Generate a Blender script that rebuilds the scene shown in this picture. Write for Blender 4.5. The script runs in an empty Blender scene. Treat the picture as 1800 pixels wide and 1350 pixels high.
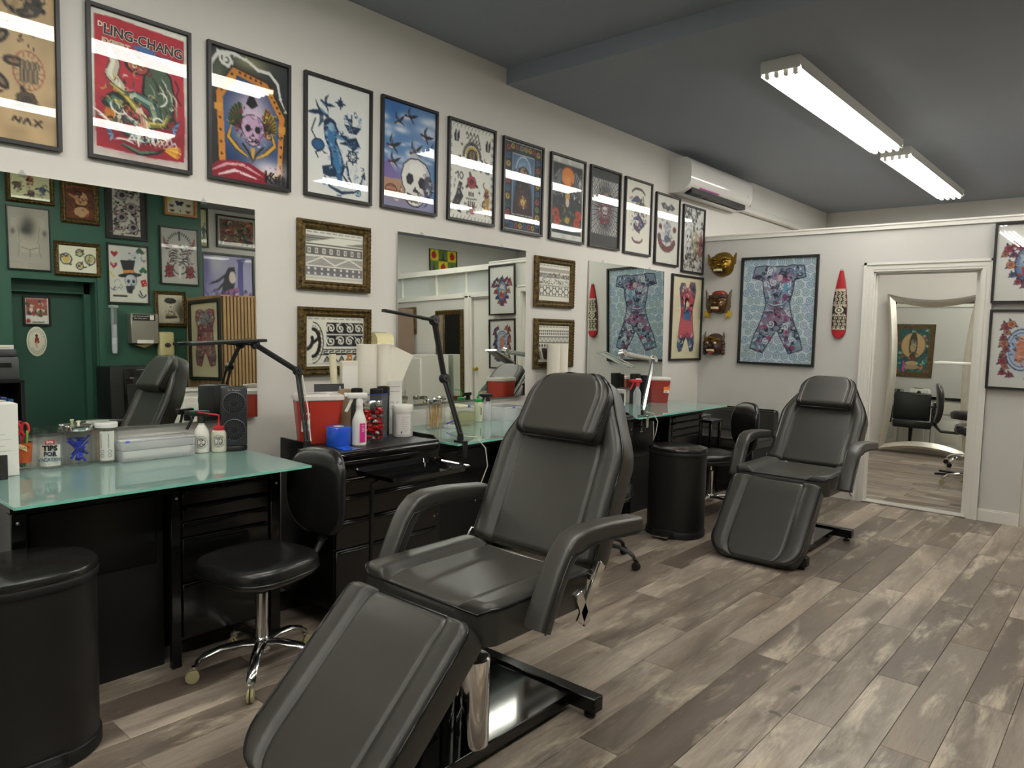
import bpy, bmesh, math, random
import numpy as np
from mathutils import Vector, Matrix

# ------------------------------------------------------------------ camera, world, exposure
scene = bpy.context.scene
COL = scene.collection
CAM = Vector((3.495, 0.0, 1.453))
_yaw, _pitch, _roll, _f = 0.71632, 0.07348, -0.023435, 1284.4
_fw = Vector((-math.sin(_yaw)*math.cos(_pitch), math.cos(_yaw)*math.cos(_pitch), -math.sin(_pitch)))
_r = Vector((math.cos(_yaw), math.sin(_yaw), 0)); _d = _fw.cross(_r)
_r2 = math.cos(_roll)*_r + math.sin(_roll)*_d
_d2 = -math.sin(_roll)*_r + math.cos(_roll)*_d
cam_data = bpy.data.cameras.new('camera'); cam = bpy.data.objects.new('camera', cam_data); COL.objects.link(cam)
mw = Matrix((( _r2.x, -_d2.x, -_fw.x, CAM.x), (_r2.y, -_d2.y, -_fw.y, CAM.y), (_r2.z, -_d2.z, -_fw.z, CAM.z), (0, 0, 0, 1)))
cam.matrix_world = mw
cam_data.sensor_fit = 'HORIZONTAL'; cam_data.sensor_width = 36.0; cam_data.lens = _f/1800*36.0
cam_data.clip_start = 0.05
scene.camera = cam
vs = scene.view_settings
vs.view_transform = 'Standard'; vs.look = 'None'; vs.exposure = 0.2; vs.gamma = 1.0; vs.use_curve_mapping = False
world = bpy.data.worlds.new('world'); scene.world = world; world.use_nodes = True
_bg = world.node_tree.nodes['Background']
_bg.inputs[0].default_value = (0.9, 0.93, 1.0, 1); _bg.inputs[1].default_value = 0.25
scene.cycles.max_bounces = 8; scene.cycles.glossy_bounces = 6; scene.cycles.transparent_max_bounces = 16
scene.cycles.use_adaptive_sampling = True; scene.cycles.adaptive_threshold = .025; scene.cycles.diffuse_bounces = 3; scene.cycles.sample_clamp_indirect = 6.0
TUBE_EMIT = 22.0          # fluorescent tubes of the ceiling lamps
TUBE_COL = (1.0, 0.98, 0.925)

# ------------------------------------------------------------------ materials
def lin(c):
    return tuple((x/12.92 if x <= 0.04045 else ((x+0.055)/1.055)**2.4) for x in c)
def hx(s):
    return lin(tuple(int(s[i:i+2], 16)/255 for i in (0, 2, 4)))
_M = {}
def mat(name, color=(.5, .5, .5), rough=.5, metal=0., spec=.5, coat=0., bump=0., bscale=60., var=0., vscale=6., emit=0., ecol=None, trans=0., alpha=1.):
    if name in _M: return _M[name]
    m = bpy.data.materials.new(name); m.use_nodes = True
    nt = m.node_tree; b = nt.nodes['Principled BSDF']
    b.inputs['Base Color'].default_value = (*color, 1); b.inputs['Roughness'].default_value = rough
    b.inputs['Metallic'].default_value = metal; b.inputs['Specular IOR Level'].default_value = spec
    b.inputs['Coat Weight'].default_value = coat; b.inputs['Coat Roughness'].default_value = .05
    b.inputs['Transmission Weight'].default_value = trans; b.inputs['Alpha'].default_value = alpha
    if emit:
        b.inputs['Emission Color'].default_value = (*(ecol or color), 1); b.inputs['Emission Strength'].default_value = emit
    if bump or var:
        tc = nt.nodes.new('ShaderNodeTexCoord')
        if bump:
            n = nt.nodes.new('ShaderNodeTexNoise'); n.inputs['Scale'].default_value = bscale; n.inputs['Detail'].default_value = 4
            nt.links.new(tc.outputs['Object'], n.inputs['Vector'])
            bp = nt.nodes.new('ShaderNodeBump'); bp.inputs['Strength'].default_value = bump; bp.inputs['Distance'].default_value = .004
            nt.links.new(n.outputs['Fac'], bp.inputs['Height']); nt.links.new(bp.outputs['Normal'], b.inputs['Normal'])
        if var:
            n2 = nt.nodes.new('ShaderNodeTexNoise'); n2.inputs['Scale'].default_value = vscale; n2.inputs['Detail'].default_value = 5
            nt.links.new(tc.outputs['Object'], n2.inputs['Vector'])
            mx = nt.nodes.new('ShaderNodeMix'); mx.data_type = 'RGBA'
            mx.inputs[6].default_value = (*[c*(1-var) for c in color], 1); mx.inputs[7].default_value = (*[min(1, c*(1+var)) for c in color], 1)
            nt.links.new(n2.outputs['Fac'], mx.inputs[0]); nt.links.new(mx.outputs[2], b.inputs['Base Color'])
    _M[name] = m
    return m

def clear_mat(name, tint=(1, 1, 1), ior=1.45, rough=.0, haze=0., hcol=(.8, .85, .85)):
    """thin clear pane: light passes straight through, the surface mirrors by Fresnel"""
    if name in _M: return _M[name]
    m = bpy.data.materials.new(name); m.use_nodes = True; nt = m.node_tree; nt.nodes.clear()
    out = nt.nodes.new('ShaderNodeOutputMaterial'); tr = nt.nodes.new('ShaderNodeBsdfTransparent'); tr.inputs[0].default_value = (*tint, 1)
    gl = nt.nodes.new('ShaderNodeBsdfGlossy'); gl.inputs['Roughness'].default_value = rough
    lw = nt.nodes.new('ShaderNodeLayerWeight'); lw.inputs['Blend'].default_value = .5
    pw_ = nt.nodes.new('ShaderNodeMath'); pw_.operation = 'POWER'; pw_.inputs[1].default_value = 5.0
    f0 = ((ior-1)/(ior+1))**2*1.25
    fr = nt.nodes.new('ShaderNodeMath'); fr.operation = 'MULTIPLY_ADD'; fr.inputs[1].default_value = 1-f0; fr.inputs[2].default_value = f0; fr.use_clamp = True
    nt.links.new(lw.outputs['Facing'], pw_.inputs[0]); nt.links.new(pw_.outputs[0], fr.inputs[0])
    mx = nt.nodes.new('ShaderNodeMixShader')
    nt.links.new(fr.outputs[0], mx.inputs[0]); nt.links.new(gl.outputs[0], mx.inputs[2])
    if haze:
        df = nt.nodes.new('ShaderNodeBsdfDiffuse'); df.inputs[0].default_value = (*hcol, 1)
        m2 = nt.nodes.new('ShaderNodeMixShader'); m2.inputs[0].default_value = haze
        nt.links.new(tr.outputs[0], m2.inputs[1]); nt.links.new(df.outputs[0], m2.inputs[2]); nt.links.new(m2.outputs[0], mx.inputs[1])
    else:
        nt.links.new(tr.outputs[0], mx.inputs[1])
    nt.links.new(mx.outputs[0], out.inputs[0])
    _M[name] = m
    return m

def mirror_mat():
    if 'mirror_glass' in _M: return _M['mirror_glass']
    m = bpy.data.materials.new('mirror_glass'); m.use_nodes = True; nt = m.node_tree; nt.nodes.clear()
    out = nt.nodes.new('ShaderNodeOutputMaterial'); gl = nt.nodes.new('ShaderNodeBsdfGlossy')
    gl.inputs['Roughness'].default_value = 0.0; gl.inputs[0].default_value = (.80, .84, .79, 1)
    nt.links.new(gl.outputs[0], out.inputs[0]); _M['mirror_glass'] = m
    return m

WALL = mat('wall_paint', hx('dcd8d0'), .62, spec=.3, bump=.06, bscale=220, var=.012, vscale=3)
WALLG = mat('partition_paint', hx('cfcdc8'), .6, spec=.3, bump=.06, bscale=220, var=.012, vscale=3)
TRIM = mat('trim_paint', hx('e9e6de'), .38, spec=.5)
CEIL = mat('ceiling_paint', hx('999fa9'), .75, spec=.25, bump=.12, bscale=150, var=.05, vscale=1.5)
GREEN = mat('green_paint', hx('2f5747'), .5, spec=.4, var=.03, vscale=3)
LEATHER = mat('black_leather', hx('383632'), .37, spec=.5, bump=.10, bscale=420, var=.12, vscale=7)
LEATHER2 = mat('black_leather_stool', hx('1b1b1b'), .26, spec=.5, bump=.08, bscale=420)
PIPING = mat('black_piping', hx('101010'), .3)
BLACK = mat('black_metal', hx('121212'), .22, spec=.5, bump=.03, bscale=90)
BLACKM = mat('black_matte', hx('171717'), .5, spec=.4)
BLACKF = mat('black_frame', hx('232120'), .4, spec=.4)
BLACKG = mat('black_gloss', hx('0c0d0e'), .07, spec=.6, bump=.015, bscale=12)
BINM = mat('bin_coating', hx('1d1b1a'), .42, spec=.45, bump=.03, bscale=500)
CHROME = mat('chrome', (.86, .85, .83), .07, metal=1.)
ALU = mat('polished_aluminium', (.72, .71, .69), .16, metal=1., bump=.02, bscale=40)
STEEL = mat('brushed_steel', (.6, .59, .57), .3, metal=1.)
BRASS = mat('brass', (.75, .55, .18), .2, metal=1.)
WHITEP = mat('white_plastic', hx('efece4'), .35)
WHITEG = mat('white_gloss', hx('eceae4'), .12, coat=.3)
PAPER = mat('white_paper', hx('f2efe6'), .8, bump=.04, bscale=70)
RED = mat('red_plastic', hx('bb3a29'), .35)
REDD = mat('dark_red_plastic', hx('96332a'), .35)
GLASS = clear_mat('clear_glass', (.985, .99, .985), 1.30)
JARG = clear_mat('jar_glass', (.975, .985, .98), 1.45)
ACRYL = clear_mat('acrylic', (.95, .96, .97), 1.45, haze=.06)
MILKY = clear_mat('milky_plastic', (.93, .95, .95), 1.45, rough=.05, haze=.32, hcol=(.92, .94, .94))
FROST = clear_mat('frosted_glass', (.9, .92, .91), 1.45, rough=.1, haze=.5, hcol=(.72, .75, .74))
MIRROR = mirror_mat()

def gilt_mat():
    m = mat('gilt_wood', hx('6b5222'), .42, metal=.55, spec=.5)
    nt = m.node_tree; b = nt.nodes['Principled BSDF']; tc = nt.nodes.new('ShaderNodeTexCoord')
    n = nt.nodes.new('ShaderNodeTexNoise'); n.inputs['Scale'].default_value = 45; n.inputs['Detail'].default_value = 6
    cr = nt.nodes.new('ShaderNodeValToRGB'); cr.color_ramp.elements[0].position = .3; cr.color_ramp.elements[0].color = (*hx('1c1509'), 1)
    cr.color_ramp.elements[1].position = .72; cr.color_ramp.elements[1].color = (*hx('7d6431'), 1)
    bp = nt.nodes.new('ShaderNodeBump'); bp.inputs['Strength'].default_value = .5; bp.inputs['Distance'].default_value = .004
    nt.links.new(tc.outputs['Object'], n.inputs['Vector']); nt.links.new(n.outputs['Fac'], cr.inputs[0])
    nt.links.new(cr.outputs[0], b.inputs['Base Color']); nt.links.new(n.outputs['Fac'], bp.inputs['Height']); nt.links.new(bp.outputs['Normal'], b.inputs['Normal'])
    return m
GILT = gilt_mat()

def print_mat(name, rough=.45):
    if name in _M: return _M[name]
    m = bpy.data.materials.new(name); m.use_nodes = True; nt = m.node_tree
    at = nt.nodes.new('ShaderNodeAttribute'); at.attribute_name = 'ink'
    b = nt.nodes['Principled BSDF']; b.inputs['Roughness'].default_value = rough; b.inputs['Specular IOR Level'].default_value = .3
    nt.links.new(at.outputs['Color'], b.inputs['Base Color']); _M[name] = m
    return m
PRINT = print_mat('printed_paper')

def plank_mat(name, axis='y', tone=1.0):
    """grey-brown vinyl oak: tone by plank, long streaks, pale weathered patches, fine grain, knots"""
    m = bpy.data.materials.new(name); m.use_nodes = True; nt = m.node_tree; N = nt.nodes.new; L = nt.links.new
    b = nt.nodes['Principled BSDF']; b.inputs['Roughness'].default_value = .36; b.inputs['Specular IOR Level'].default_value = .42
    oi = N('ShaderNodeObjectInfo'); geo = N('ShaderNodeNewGeometry')
    off = N('ShaderNodeVectorMath'); off.operation = 'SCALE'; off.inputs[0].default_value = (37.0, 71.0, 13.0); L(oi.outputs['Random'], off.inputs['Scale'])
    add = N('ShaderNodeVectorMath'); add.operation = 'ADD'; L(geo.outputs['Position'], add.inputs[0]); L(off.outputs[0], add.inputs[1])
    def noise(sx, sy, detail, dist=0., rough=.6):
        mp = N('ShaderNodeMapping'); mp.inputs['Scale'].default_value = (sx, sy, 1) if axis == 'y' else (sy, sx, 1)
        L(add.outputs[0], mp.inputs[0]); n = N('ShaderNodeTexNoise'); n.inputs['Scale'].default_value = 1.0
        n.inputs['Detail'].default_value = detail; n.inputs['Distortion'].default_value = dist; n.inputs['Roughness'].default_value = rough
        L(mp.outputs[0], n.inputs['Vector']); return n.outputs['Fac']
    def mixc(fac, a, c):
        mx = N('ShaderNodeMix'); mx.data_type = 'RGBA'
        if isinstance(fac, float): mx.inputs[0].default_value = fac
        else: L(fac, mx.inputs[0])
        for i, s in ((6, a), (7, c)):
            if isinstance(s, tuple): mx.inputs[i].default_value = (*s, 1)
            else: L(s, mx.inputs[i])
        return mx.outputs[2]
    def ramp(fac, p0, p1, v0=0., v1=1.):
        mr = N('ShaderNodeMapRange'); L(fac, mr.inputs[0]); mr.interpolation_type = 'SMOOTHSTEP'
        for i, v in zip((1, 2, 3, 4), (p0, p1, v0, v1)): mr.inputs[i].default_value = v
        return mr.outputs[0]
    T = lambda h: tuple(c*tone for c in hx(h))
    base = mixc(oi.outputs['Random'], T('493f38'), T('958a7e'))
    streak = noise(7, 1.1, 5, .6)
    base = mixc(ramp(streak, .36, .68, 0, .85), base, T('4a4038'))
    pale = noise(8, 2.0, 7, .35, .66)
    base = mixc(ramp(pale, .50, .70, 0, .75), base, T('aba08e'))
    warm = noise(3.5, .8, 3)
    base = mixc(ramp(warm, .5, .75, 0, .35), base, T('85735f'))
    grain = noise(95, 5, 8, 1.8, .7)
    base = mixc(ramp(grain, .42, .66, 0, .33), base, T('463c34'))
    knots = noise(14, 7, 2, .8)
    base = mixc(ramp(knots, .70, .78, 0, .7), base, T('33291f'))
    L(base, b.inputs['Base Color'])
    bp = N('ShaderNodeBump'); bp.inputs['Strength'].default_value = .10; bp.inputs['Distance'].default_value = .002
    L(grain, bp.inputs['Height']); L(bp.outputs[0], b.inputs['Normal'])
    _M[name] = m
    return m

# ------------------------------------------------------------------ mesh helpers
I4 = Matrix.Identity(4)
def T3(x, y, z): return Matrix.Translation((x, y, z))
def RX(a): return Matrix.Rotation(a, 4, 'X')
def RY(a): return Matrix.Rotation(a, 4, 'Y')
def RZ(a): return Matrix.Rotation(a, 4, 'Z')
class MB:
    def __init__(s): s.v = []; s.f = []
    def add(s, vs, fs, M=None):
        o = len(s.v)
        s.v += [tuple(M @ Vector(p)) for p in vs] if M is not None else [tuple(p) for p in vs]
        s.f += [tuple(i+o for i in f) for f in fs]
        return s
    def box(s, x0, x1, y0, y1, z0, z1, M=None):
        return s.add([(x0,y0,z0),(x1,y0,z0),(x1,y1,z0),(x0,y1,z0),(x0,y0,z1),(x1,y0,z1),(x1,y1,z1),(x0,y1,z1)],
              [(3,2,1,0),(4,5,6,7),(0,1,5,4),(1,2,6,5),(2,3,7,6),(3,0,4,7)], M)
    def rbox(s, x0, x1, y0, y1, z0, z1, r=.005, seg=2, M=None):
        bm = bmesh.new(); bmesh.ops.create_cube(bm, size=1)
        for v in bm.verts: v.co = ((x0+x1)/2+v.co.x*(x1-x0), (y0+y1)/2+v.co.y*(y1-y0), (z0+z1)/2+v.co.z*(z1-z0))
        r = min(r, .49*min(x1-x0, y1-y0, z1-z0))
        bmesh.ops.bevel(bm, geom=bm.edges[:], offset=r, segments=seg, profile=.5, affect='EDGES')
        bm.verts.index_update(); s.add([v.co[:] for v in bm.verts], [tuple(v.index for v in f.verts) for f in bm.faces], M); bm.free(); return s
    def lathe(s, prof, n=24, M=None, sx=1., sy=1., cap=True):
        vs, fs = [], []
        for (r, z) in prof:
            for k in range(n):
                a = 2*math.pi*k/n; vs.append((r*sx*math.cos(a), r*sy*math.sin(a), z))
        for j in range(len(prof)-1):
            for k in range(n): fs.append((j*n+k, j*n+(k+1) % n, (j+1)*n+(k+1) % n, (j+1)*n+k))
        if cap:
            if prof[0][0] > 1e-6: fs.append(tuple(reversed(range(n))))
            if prof[-1][0] > 1e-6: fs.append(tuple((len(prof)-1)*n+k for k in range(n)))
        return s.add(vs, fs, M)
    def cyl(s, p0, p1, r0, r1=None, n=16, M=None):
        p0 = Vector(p0); p1 = Vector(p1); d = p1-p0; q = d.to_track_quat('Z', 'Y').to_matrix().to_4x4()
        MM = T3(*p0) @ q
        if M is not None: MM = M @ MM
        return s.lathe([(r0, 0), (r0 if r1 is None else r1, d.length)], n, MM)
    def tube(s, pts, r, n=8, closed=False, M=None, sq=None):
        pts = [Vector(p) for p in pts]; m = len(pts); vs, fs = [], []
        rs = r if isinstance(r, (list, tuple)) else [r]*m
        up = None
        for i, p in enumerate(pts):
            if closed: t = pts[(i+1) % m]-pts[i-1]
            else: t = pts[min(i+1, m-1)]-pts[max(i-1, 0)]
            if t.length < 1e-9: t = Vector((0, 0, 1))
            t.normalize()
            if up is None:
                up = Vector((0, 0, 1)) if abs(t.z) < .9 else Vector((1, 0, 0))
            b = t.cross(up)
            if b.length < 1e-6: b = t.cross(Vector((0, 1, 0)))
            b.normalize(); up = b.cross(t).normalized()
            for k in range(n):
                a = 2*math.pi*(k+.5)/n
                if sq: # rounded rectangle section: sq = (half width along b, half height along up)
                    c, sn = math.cos(a), math.sin(a); e = .42
                    vs.append(p + b*sq[0]*math.copysign(abs(c)**e, c) + up*sq[1]*math.copysign(abs(sn)**e, sn))
                else: vs.append(p + (b*math.cos(a)+up*math.sin(a))*rs[i])
        for i in range(m if closed else m-1):
            j = (i+1) % m
            for k in range(n): fs.append((i*n+k, i*n+(k+1) % n, j*n+(k+1) % n, j*n+k))
        if not closed: fs.append(tuple(reversed(range(n)))); fs.append(tuple((m-1)*n+k for k in range(n)))
        fs = [tuple(reversed(f)) for f in fs]
        return s.add(vs, fs, M)
    def prism(s, pts, z0, z1, M=None):
        n = len(pts); vs = [(x, y, z0) for x, y in pts]+[(x, y, z1) for x, y in pts]
        fs = [tuple(reversed(range(n))), tuple(range(n, 2*n))]+[(i, (i+1) % n, n+(i+1) % n, n+i) for i in range(n)]
        return s.add(vs, fs, M)
    def ball(s, c, rx, ry=None, rz=None, n=12, m=8, M=None):
        ry = rx if ry is None else ry; rz = rx if rz is None else rz; vs, fs = [], []
        for j in range(m+1):
            t = math.pi*j/m
            for k in range(n):
                a = 2*math.pi*k/n; vs.append((c[0]+rx*math.sin(t)*math.cos(a), c[1]+ry*math.sin(t)*math.sin(a), c[2]-rz*math.cos(t)))
        for j in range(m):
            for k in range(n): fs.append((j*n+k, j*n+(k+1) % n, (j+1)*n+(k+1) % n, (j+1)*n+k))
        return s.add(vs, fs, M)
    def grid(s, fn, nu, nv, M=None, flip=False):
        vs = [fn(i/nu, j/nv) for j in range(nv+1) for i in range(nu+1)]
        fs = [(j*(nu+1)+i, j*(nu+1)+i+1, (j+1)*(nu+1)+i+1, (j+1)*(nu+1)+i) for j in range(nv) for i in range(nu)]
        if flip: fs = [tuple(reversed(f)) for f in fs]
        return s.add(vs, fs, M)
    def mesh(s, name, m, smooth=35):
        me = bpy.data.meshes.new(name); me.from_pydata(s.v, [], s.f); me.materials.append(m); me.validate(clean_customdata=False)
        if smooth:
            me.shade_smooth(); me.set_sharp_from_angle(angle=math.radians(smooth))
        me.update(); return me
    def build(s, name, m, parent=None, smooth=35):
        o = bpy.data.objects.new(name, s.mesh(name, m, smooth)); COL.objects.link(o)
        if parent is not None: o.parent = parent
        return o
def tag(o, label=None, cat=None, group=None, kind=None):
    if label: o['label'] = label
    if cat: o['category'] = cat
    if group: o['group'] = group
    if kind: o['kind'] = kind
    return o
def thing(name, label, cat, loc=(0, 0, 0), rz=0., group=None, kind=None):
    o = bpy.data.objects.new(name, None); COL.objects.link(o); o.empty_display_size = .05
    o.location = loc; o.rotation_euler = (0, 0, rz)
    return tag(o, label, cat, group, kind)
def struct(name, mb, m, parent=None, smooth=0):
    o = mb.build(name, m, parent, smooth)
    if parent is None: o['kind'] = 'structure'
    return o
def inst(name, me, parent, loc=(0, 0, 0), rot=(0, 0, 0)):
    o = bpy.data.objects.new(name, me); COL.objects.link(o); o.parent = parent; o.location = loc; o.rotation_euler = rot
    return o
def copy_tree(root, loc, rz, label, group=None):
    def cp(o, par):
        c = o.copy(); COL.objects.link(c); c.parent = par
        for ch in list(o.children): cp(ch, c)
        return c
    kids = list(root.children); c = root.copy(); COL.objects.link(c); c.location = loc; c.rotation_euler = (0, 0, rz)
    c['label'] = label
    if group: c['group'] = group
    for k in kids: cp(k, c)
    return c
def text(name, body, size, m, parent, loc, rot=(math.pi/2, 0, 0), align='CENTER', ext=.0004, sx=1., bold=0.):
    cu = bpy.data.curves.new(name, 'FONT'); cu.body = body; cu.size = size; cu.align_x = align; cu.align_y = 'CENTER'
    cu.extrude = ext; cu.resolution_u = 2; cu.offset = bold
    tmp = bpy.data.objects.new('tmp', cu); COL.objects.link(tmp)
    me = bpy.data.meshes.new_from_object(tmp.evaluated_get(bpy.context.evaluated_depsgraph_get()))
    bpy.data.objects.remove(tmp); bpy.data.curves.remove(cu)
    me.materials.clear(); me.materials.append(m); me.name = name
    o = bpy.data.objects.new(name, me); COL.objects.link(o); o.parent = parent; o.location = loc; o.rotation_euler = rot; o.scale = (sx, 1, 1)
    return o
R = math.radians
PI = math.pi
# ------------------------------------------------------------------ room shell
YB = 6.93; YEND = 10.5; XR = 5.2; Y0 = -3.6
struct('wall_left', MB().box(-.15, 0, Y0, YEND, 0, 3.4), WALL)
struct('wall_front', MB().box(-.15, 6.9, Y0-.15, Y0, 0, 3.4), WALL)
struct('wall_end', MB().box(-.15, 6.9, YEND, YEND+.15, 0, 3.4), WALL)
struct('wall_right', MB().box(XR, XR+.12, Y0, 2.235, 0, 3.4).box(XR, XR+.12, 3.05, 4.23, 0, 3.4).box(XR, XR+.12, 2.235, 3.05, 2.10, 3.4).box(XR+.12, 5.75, 4.15, 4.23, 0, 3.4), GREEN)
struct('wall_side', MB().box(5.7, 5.82, 4.23, YEND, 0, 3.4), WALLG)
struct('ceiling', MB().box(-.15, 6.9, Y0, 3.88, 3.265, 3.4).box(-.15, 6.9, 3.88, YEND, 3.155, 3.4), CEIL)
# partition with the doorway
XD0, XD1, ZD = 1.633, 2.44, 2.035
pw = MB().box(0, XD0, YB, YB+.11, 0, 2.43).box(XD1, 2.80, YB, YB+.11, 0, 2.43).box(XD0, XD1, YB, YB+.11, ZD, 2.43)
pw.box(3.30, XR+.5, YB, YB+.11, 0, 2.03).box(2.80, 3.30, YB, YB+.11, 1.99, 2.03).box(2.80, 2.97, YB, YB+.11, 2.03, 2.43)
struct('wall_back', pw, WALLG)
struct('trim_1', MB().box(-.0, 2.97, YB-.016, YB+.126, 2.395, 2.44).box(0, 2.97, YB-.022, YB+.13, 2.43, 2.445), TRIM)
cas = MB()
for x0, x1, z0, z1 in ((XD0-.08, XD0, 0, ZD+.08), (XD1, XD1+.08, 0, ZD+.08), (XD0, XD1, ZD, ZD+.08)):
    cas.box(x0, x1, YB-.016, YB, z0, z1)
cas.box(XD0-.08, XD0-.058, YB-.026, YB, 0, ZD+.08).box(XD1+.058, XD1+.08, YB-.026, YB, 0, ZD+.08).box(XD0-.08, XD1+.08, YB-.026, YB, ZD+.058, ZD+.08)
cas.box(XD0-.03, XD0-.02, YB-.020, YB, 0, ZD+.02).box(XD1+.02, XD1+.03, YB-.020, YB, 0, ZD+.02).box(XD0-.03, XD1+.03, YB-.020, YB, ZD+.02, ZD+.03)
cas.box(XD0-.002, XD0+.012, YB, YB+.11, 0, ZD).box(XD1-.012, XD1+.002, YB, YB+.11, 0, ZD).box(XD0, XD1, YB, YB+.11, ZD-.012, ZD+.002)
cas.box(XD0+.01, XD0+.022, YB+.04, YB+.075, 0, ZD-.012).box(XD0, XD1, YB+.04, YB+.075, ZD-.024, ZD-.01)
struct('trim_2', cas, TRIM)
struct('trim_3', MB().box(XD0, XD1, YB-.012, YB+.115, .004, .012), mat('threshold_metal', (.75, .74, .71), .35, metal=.7))
bb = MB()
for x0, x1 in ((0, XD0-.08), (XD1+.08, 2.80)):
    bb.box(x0, x1, YB-.012, YB, 0, .085).box(x0, x1, YB-.008, YB, .085, .098)
struct('baseboard_back', bb, TRIM)
struct('baseboard_left', MB().box(0, .012, Y0, YB, 0, .095), TRIM)
struct('baseboard_end', MB().box(0, 5.7, YEND-.012, YEND, 0, .10), TRIM)
# the open door leaf in the doorway, folded back into the rear room
d1 = bpy.data.objects.new('door_1', None); COL.objects.link(d1); d1['kind'] = 'structure'
d1['label'] = 'white door leaf standing open into the back room'
MB().box(2.392, 2.428, YB+.075, YB+.83, .012, 2.01).build('leaf', TRIM, d1, 0)
for z in (.32, 1.02, 1.74):
    MB().box(2.4285, 2.4305, YB+.018, YB+.072, z-.048, z+.048).cyl((2.424, YB+.072, z-.05), (2.424, YB+.072, z+.05), .006, n=8).build('hinge', STEEL, d1)
kb = MB().lathe([(.028, 0), (.028, .006), (.010, .010), (.010, .03), (.022, .036), (.027, .050), (.020, .062), (0, .065)], 16, T3(2.392, YB+.77, .96) @ RY(-PI/2))
kb.build('knob', BRASS, d1)
# second, narrow door beside the pictures and the glazed screen above (the wall mirrors show them)
d2 = bpy.data.objects.new('door_2', None); COL.objects.link(d2); d2['kind'] = 'structure'
d2['label'] = 'narrow white closed door beside the two flower prints'
MB().box(2.80, 3.30, YB+.03, YB+.065, 0, 1.99).build('leaf', TRIM, d2, 0)
MB().lathe([(.028, 0), (.028, .006), (.010, .010), (.010, .03), (.022, .036), (.027, .050), (.020, .062), (0, .065)], 16, T3(3.25, YB+.03, 1.07) @ RX(PI/2)).build('knob', BRASS, d2)
MB().box(2.95, 3.03, YB+.022, YB+.03, 1.53, 1.64).build('plate', mat('sign_plate', hx('8f8f95'), .4), d2, 0)
struct('trim_4', MB().box(3.30, 3.42, YB-.018, YB, 0, 2.03).box(3.33, 3.345, YB-.026, YB, 0, 2.03).box(2.97, XR+.5, YB-.018, YB+.12, 2.01, 2.07).box(2.97, XR+.5, YB-.018, YB+.12, 2.35, 2.42), TRIM)
w1 = bpy.data.objects.new('window_1', None); COL.objects.link(w1); w1['kind'] = 'structure'; w1['label'] = 'frosted glass screen between rails on top of the partition'
for i, (x0, x1) in enumerate(((2.98, 3.42), (3.44, 4.0), (4.02, 4.72), (4.74, 5.68))):
    MB().box(x0, x1, YB+.045, YB+.053, 2.07, 2.35).build('pane', FROST, w1, 0)
mu = MB()
for x in (3.43, 4.01, 4.73): mu.box(x-.012, x+.012, YB+.03, YB+.07, 2.07, 2.35)
mu.build('mullion', TRIM, w1, 0)
# bulkhead line cover that runs on from the air conditioner
struct('trim_5', MB().rbox(0, .075, 6.9, 10.45, 2.80, 2.875, .018, 2).rbox(0, .04, 7.95, 10.45, 2.875, 3.155, .012, 2), TRIM, smooth=40)

# ------------------------------------------------------------------ floor: each plank is a piece of the floor
floor = struct('floor', MB().box(-.1, 6.8, Y0, YEND, -.06, -.004), mat('floor_joint', hx('2a2522'), .7))
PL = plank_mat('vinyl_oak', 'y', 1.5); PL2 = plank_mat('vinyl_oak_rear', 'x', 1.5)
rnd = random.Random(11)
PWID = .163; px0 = 3.02-19*PWID
def plank(x0, x1, y0, y1, m, z=0.):
    g = .0009; bv = .0012
    mb = MB().add([(x0+g, y0+g, -.004), (x1-g, y0+g, -.004), (x1-g, y1-g, -.004), (x0+g, y1-g, -.004),
                   (x0+g, y0+g, z-bv), (x1-g, y0+g, z-bv), (x1-g, y1-g, z-bv), (x0+g, y1-g, z-bv),
                   (x0+g+bv, y0+g+bv, z), (x1-g-bv, y0+g+bv, z), (x1-g-bv, y1-g-bv, z), (x0+g+bv, y1-g-bv, z)],
                  [(0,1,5,4),(1,2,6,5),(2,3,7,6),(3,0,4,7),(4,5,9,8),(5,6,10,9),(6,7,11,10),(7,4,8,11),(8,9,10,11)])
    mb.build('plank', m, floor, 0)
cuts0 = {c: ((3.385 if c % 2 else 2.79) + (0 if c in (10, 12, 15, 16, 17, 18, 19) else rnd.uniform(-.22, .22))) for c in range(34)}; cuts0[14] = 3.21
for c in range(0, 34):
    x0 = px0+c*PWID; x1 = x0+PWID
    if x1 < .35 or x0 > XR: continue
    x0 = max(x0, 0)
    L_ = 1.215
    y = (cuts0.get(c, None) if c in cuts0 else rnd.uniform(0, L_)); y = y - math.ceil((y+.6)/L_)*L_
    lim0 = .3 if x0 < 3.6 else -.6
    if c % 2 and c not in cuts0: pass
    while y < YB+.05:
        y1 = y+L_
        a, b_ = max(y, lim0), min(y1, YB+.05)
        if b_-a > .02: plank(x0, min(x1, XR), a, b_, PL)
        y = y1
for r_ in range(0, 22):
    y0 = YB+.05+r_*.163
    if y0 > YEND-.05: break
    x = rnd.uniform(-1.2, 0)
    while x < 2.9:
        a, b_ = max(x, 0), min(x+1.215, 2.9)
        if b_-a > .03: plank(a, b_, y0, min(y0+.163, YEND), PL2)
        x += 1.215

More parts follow.
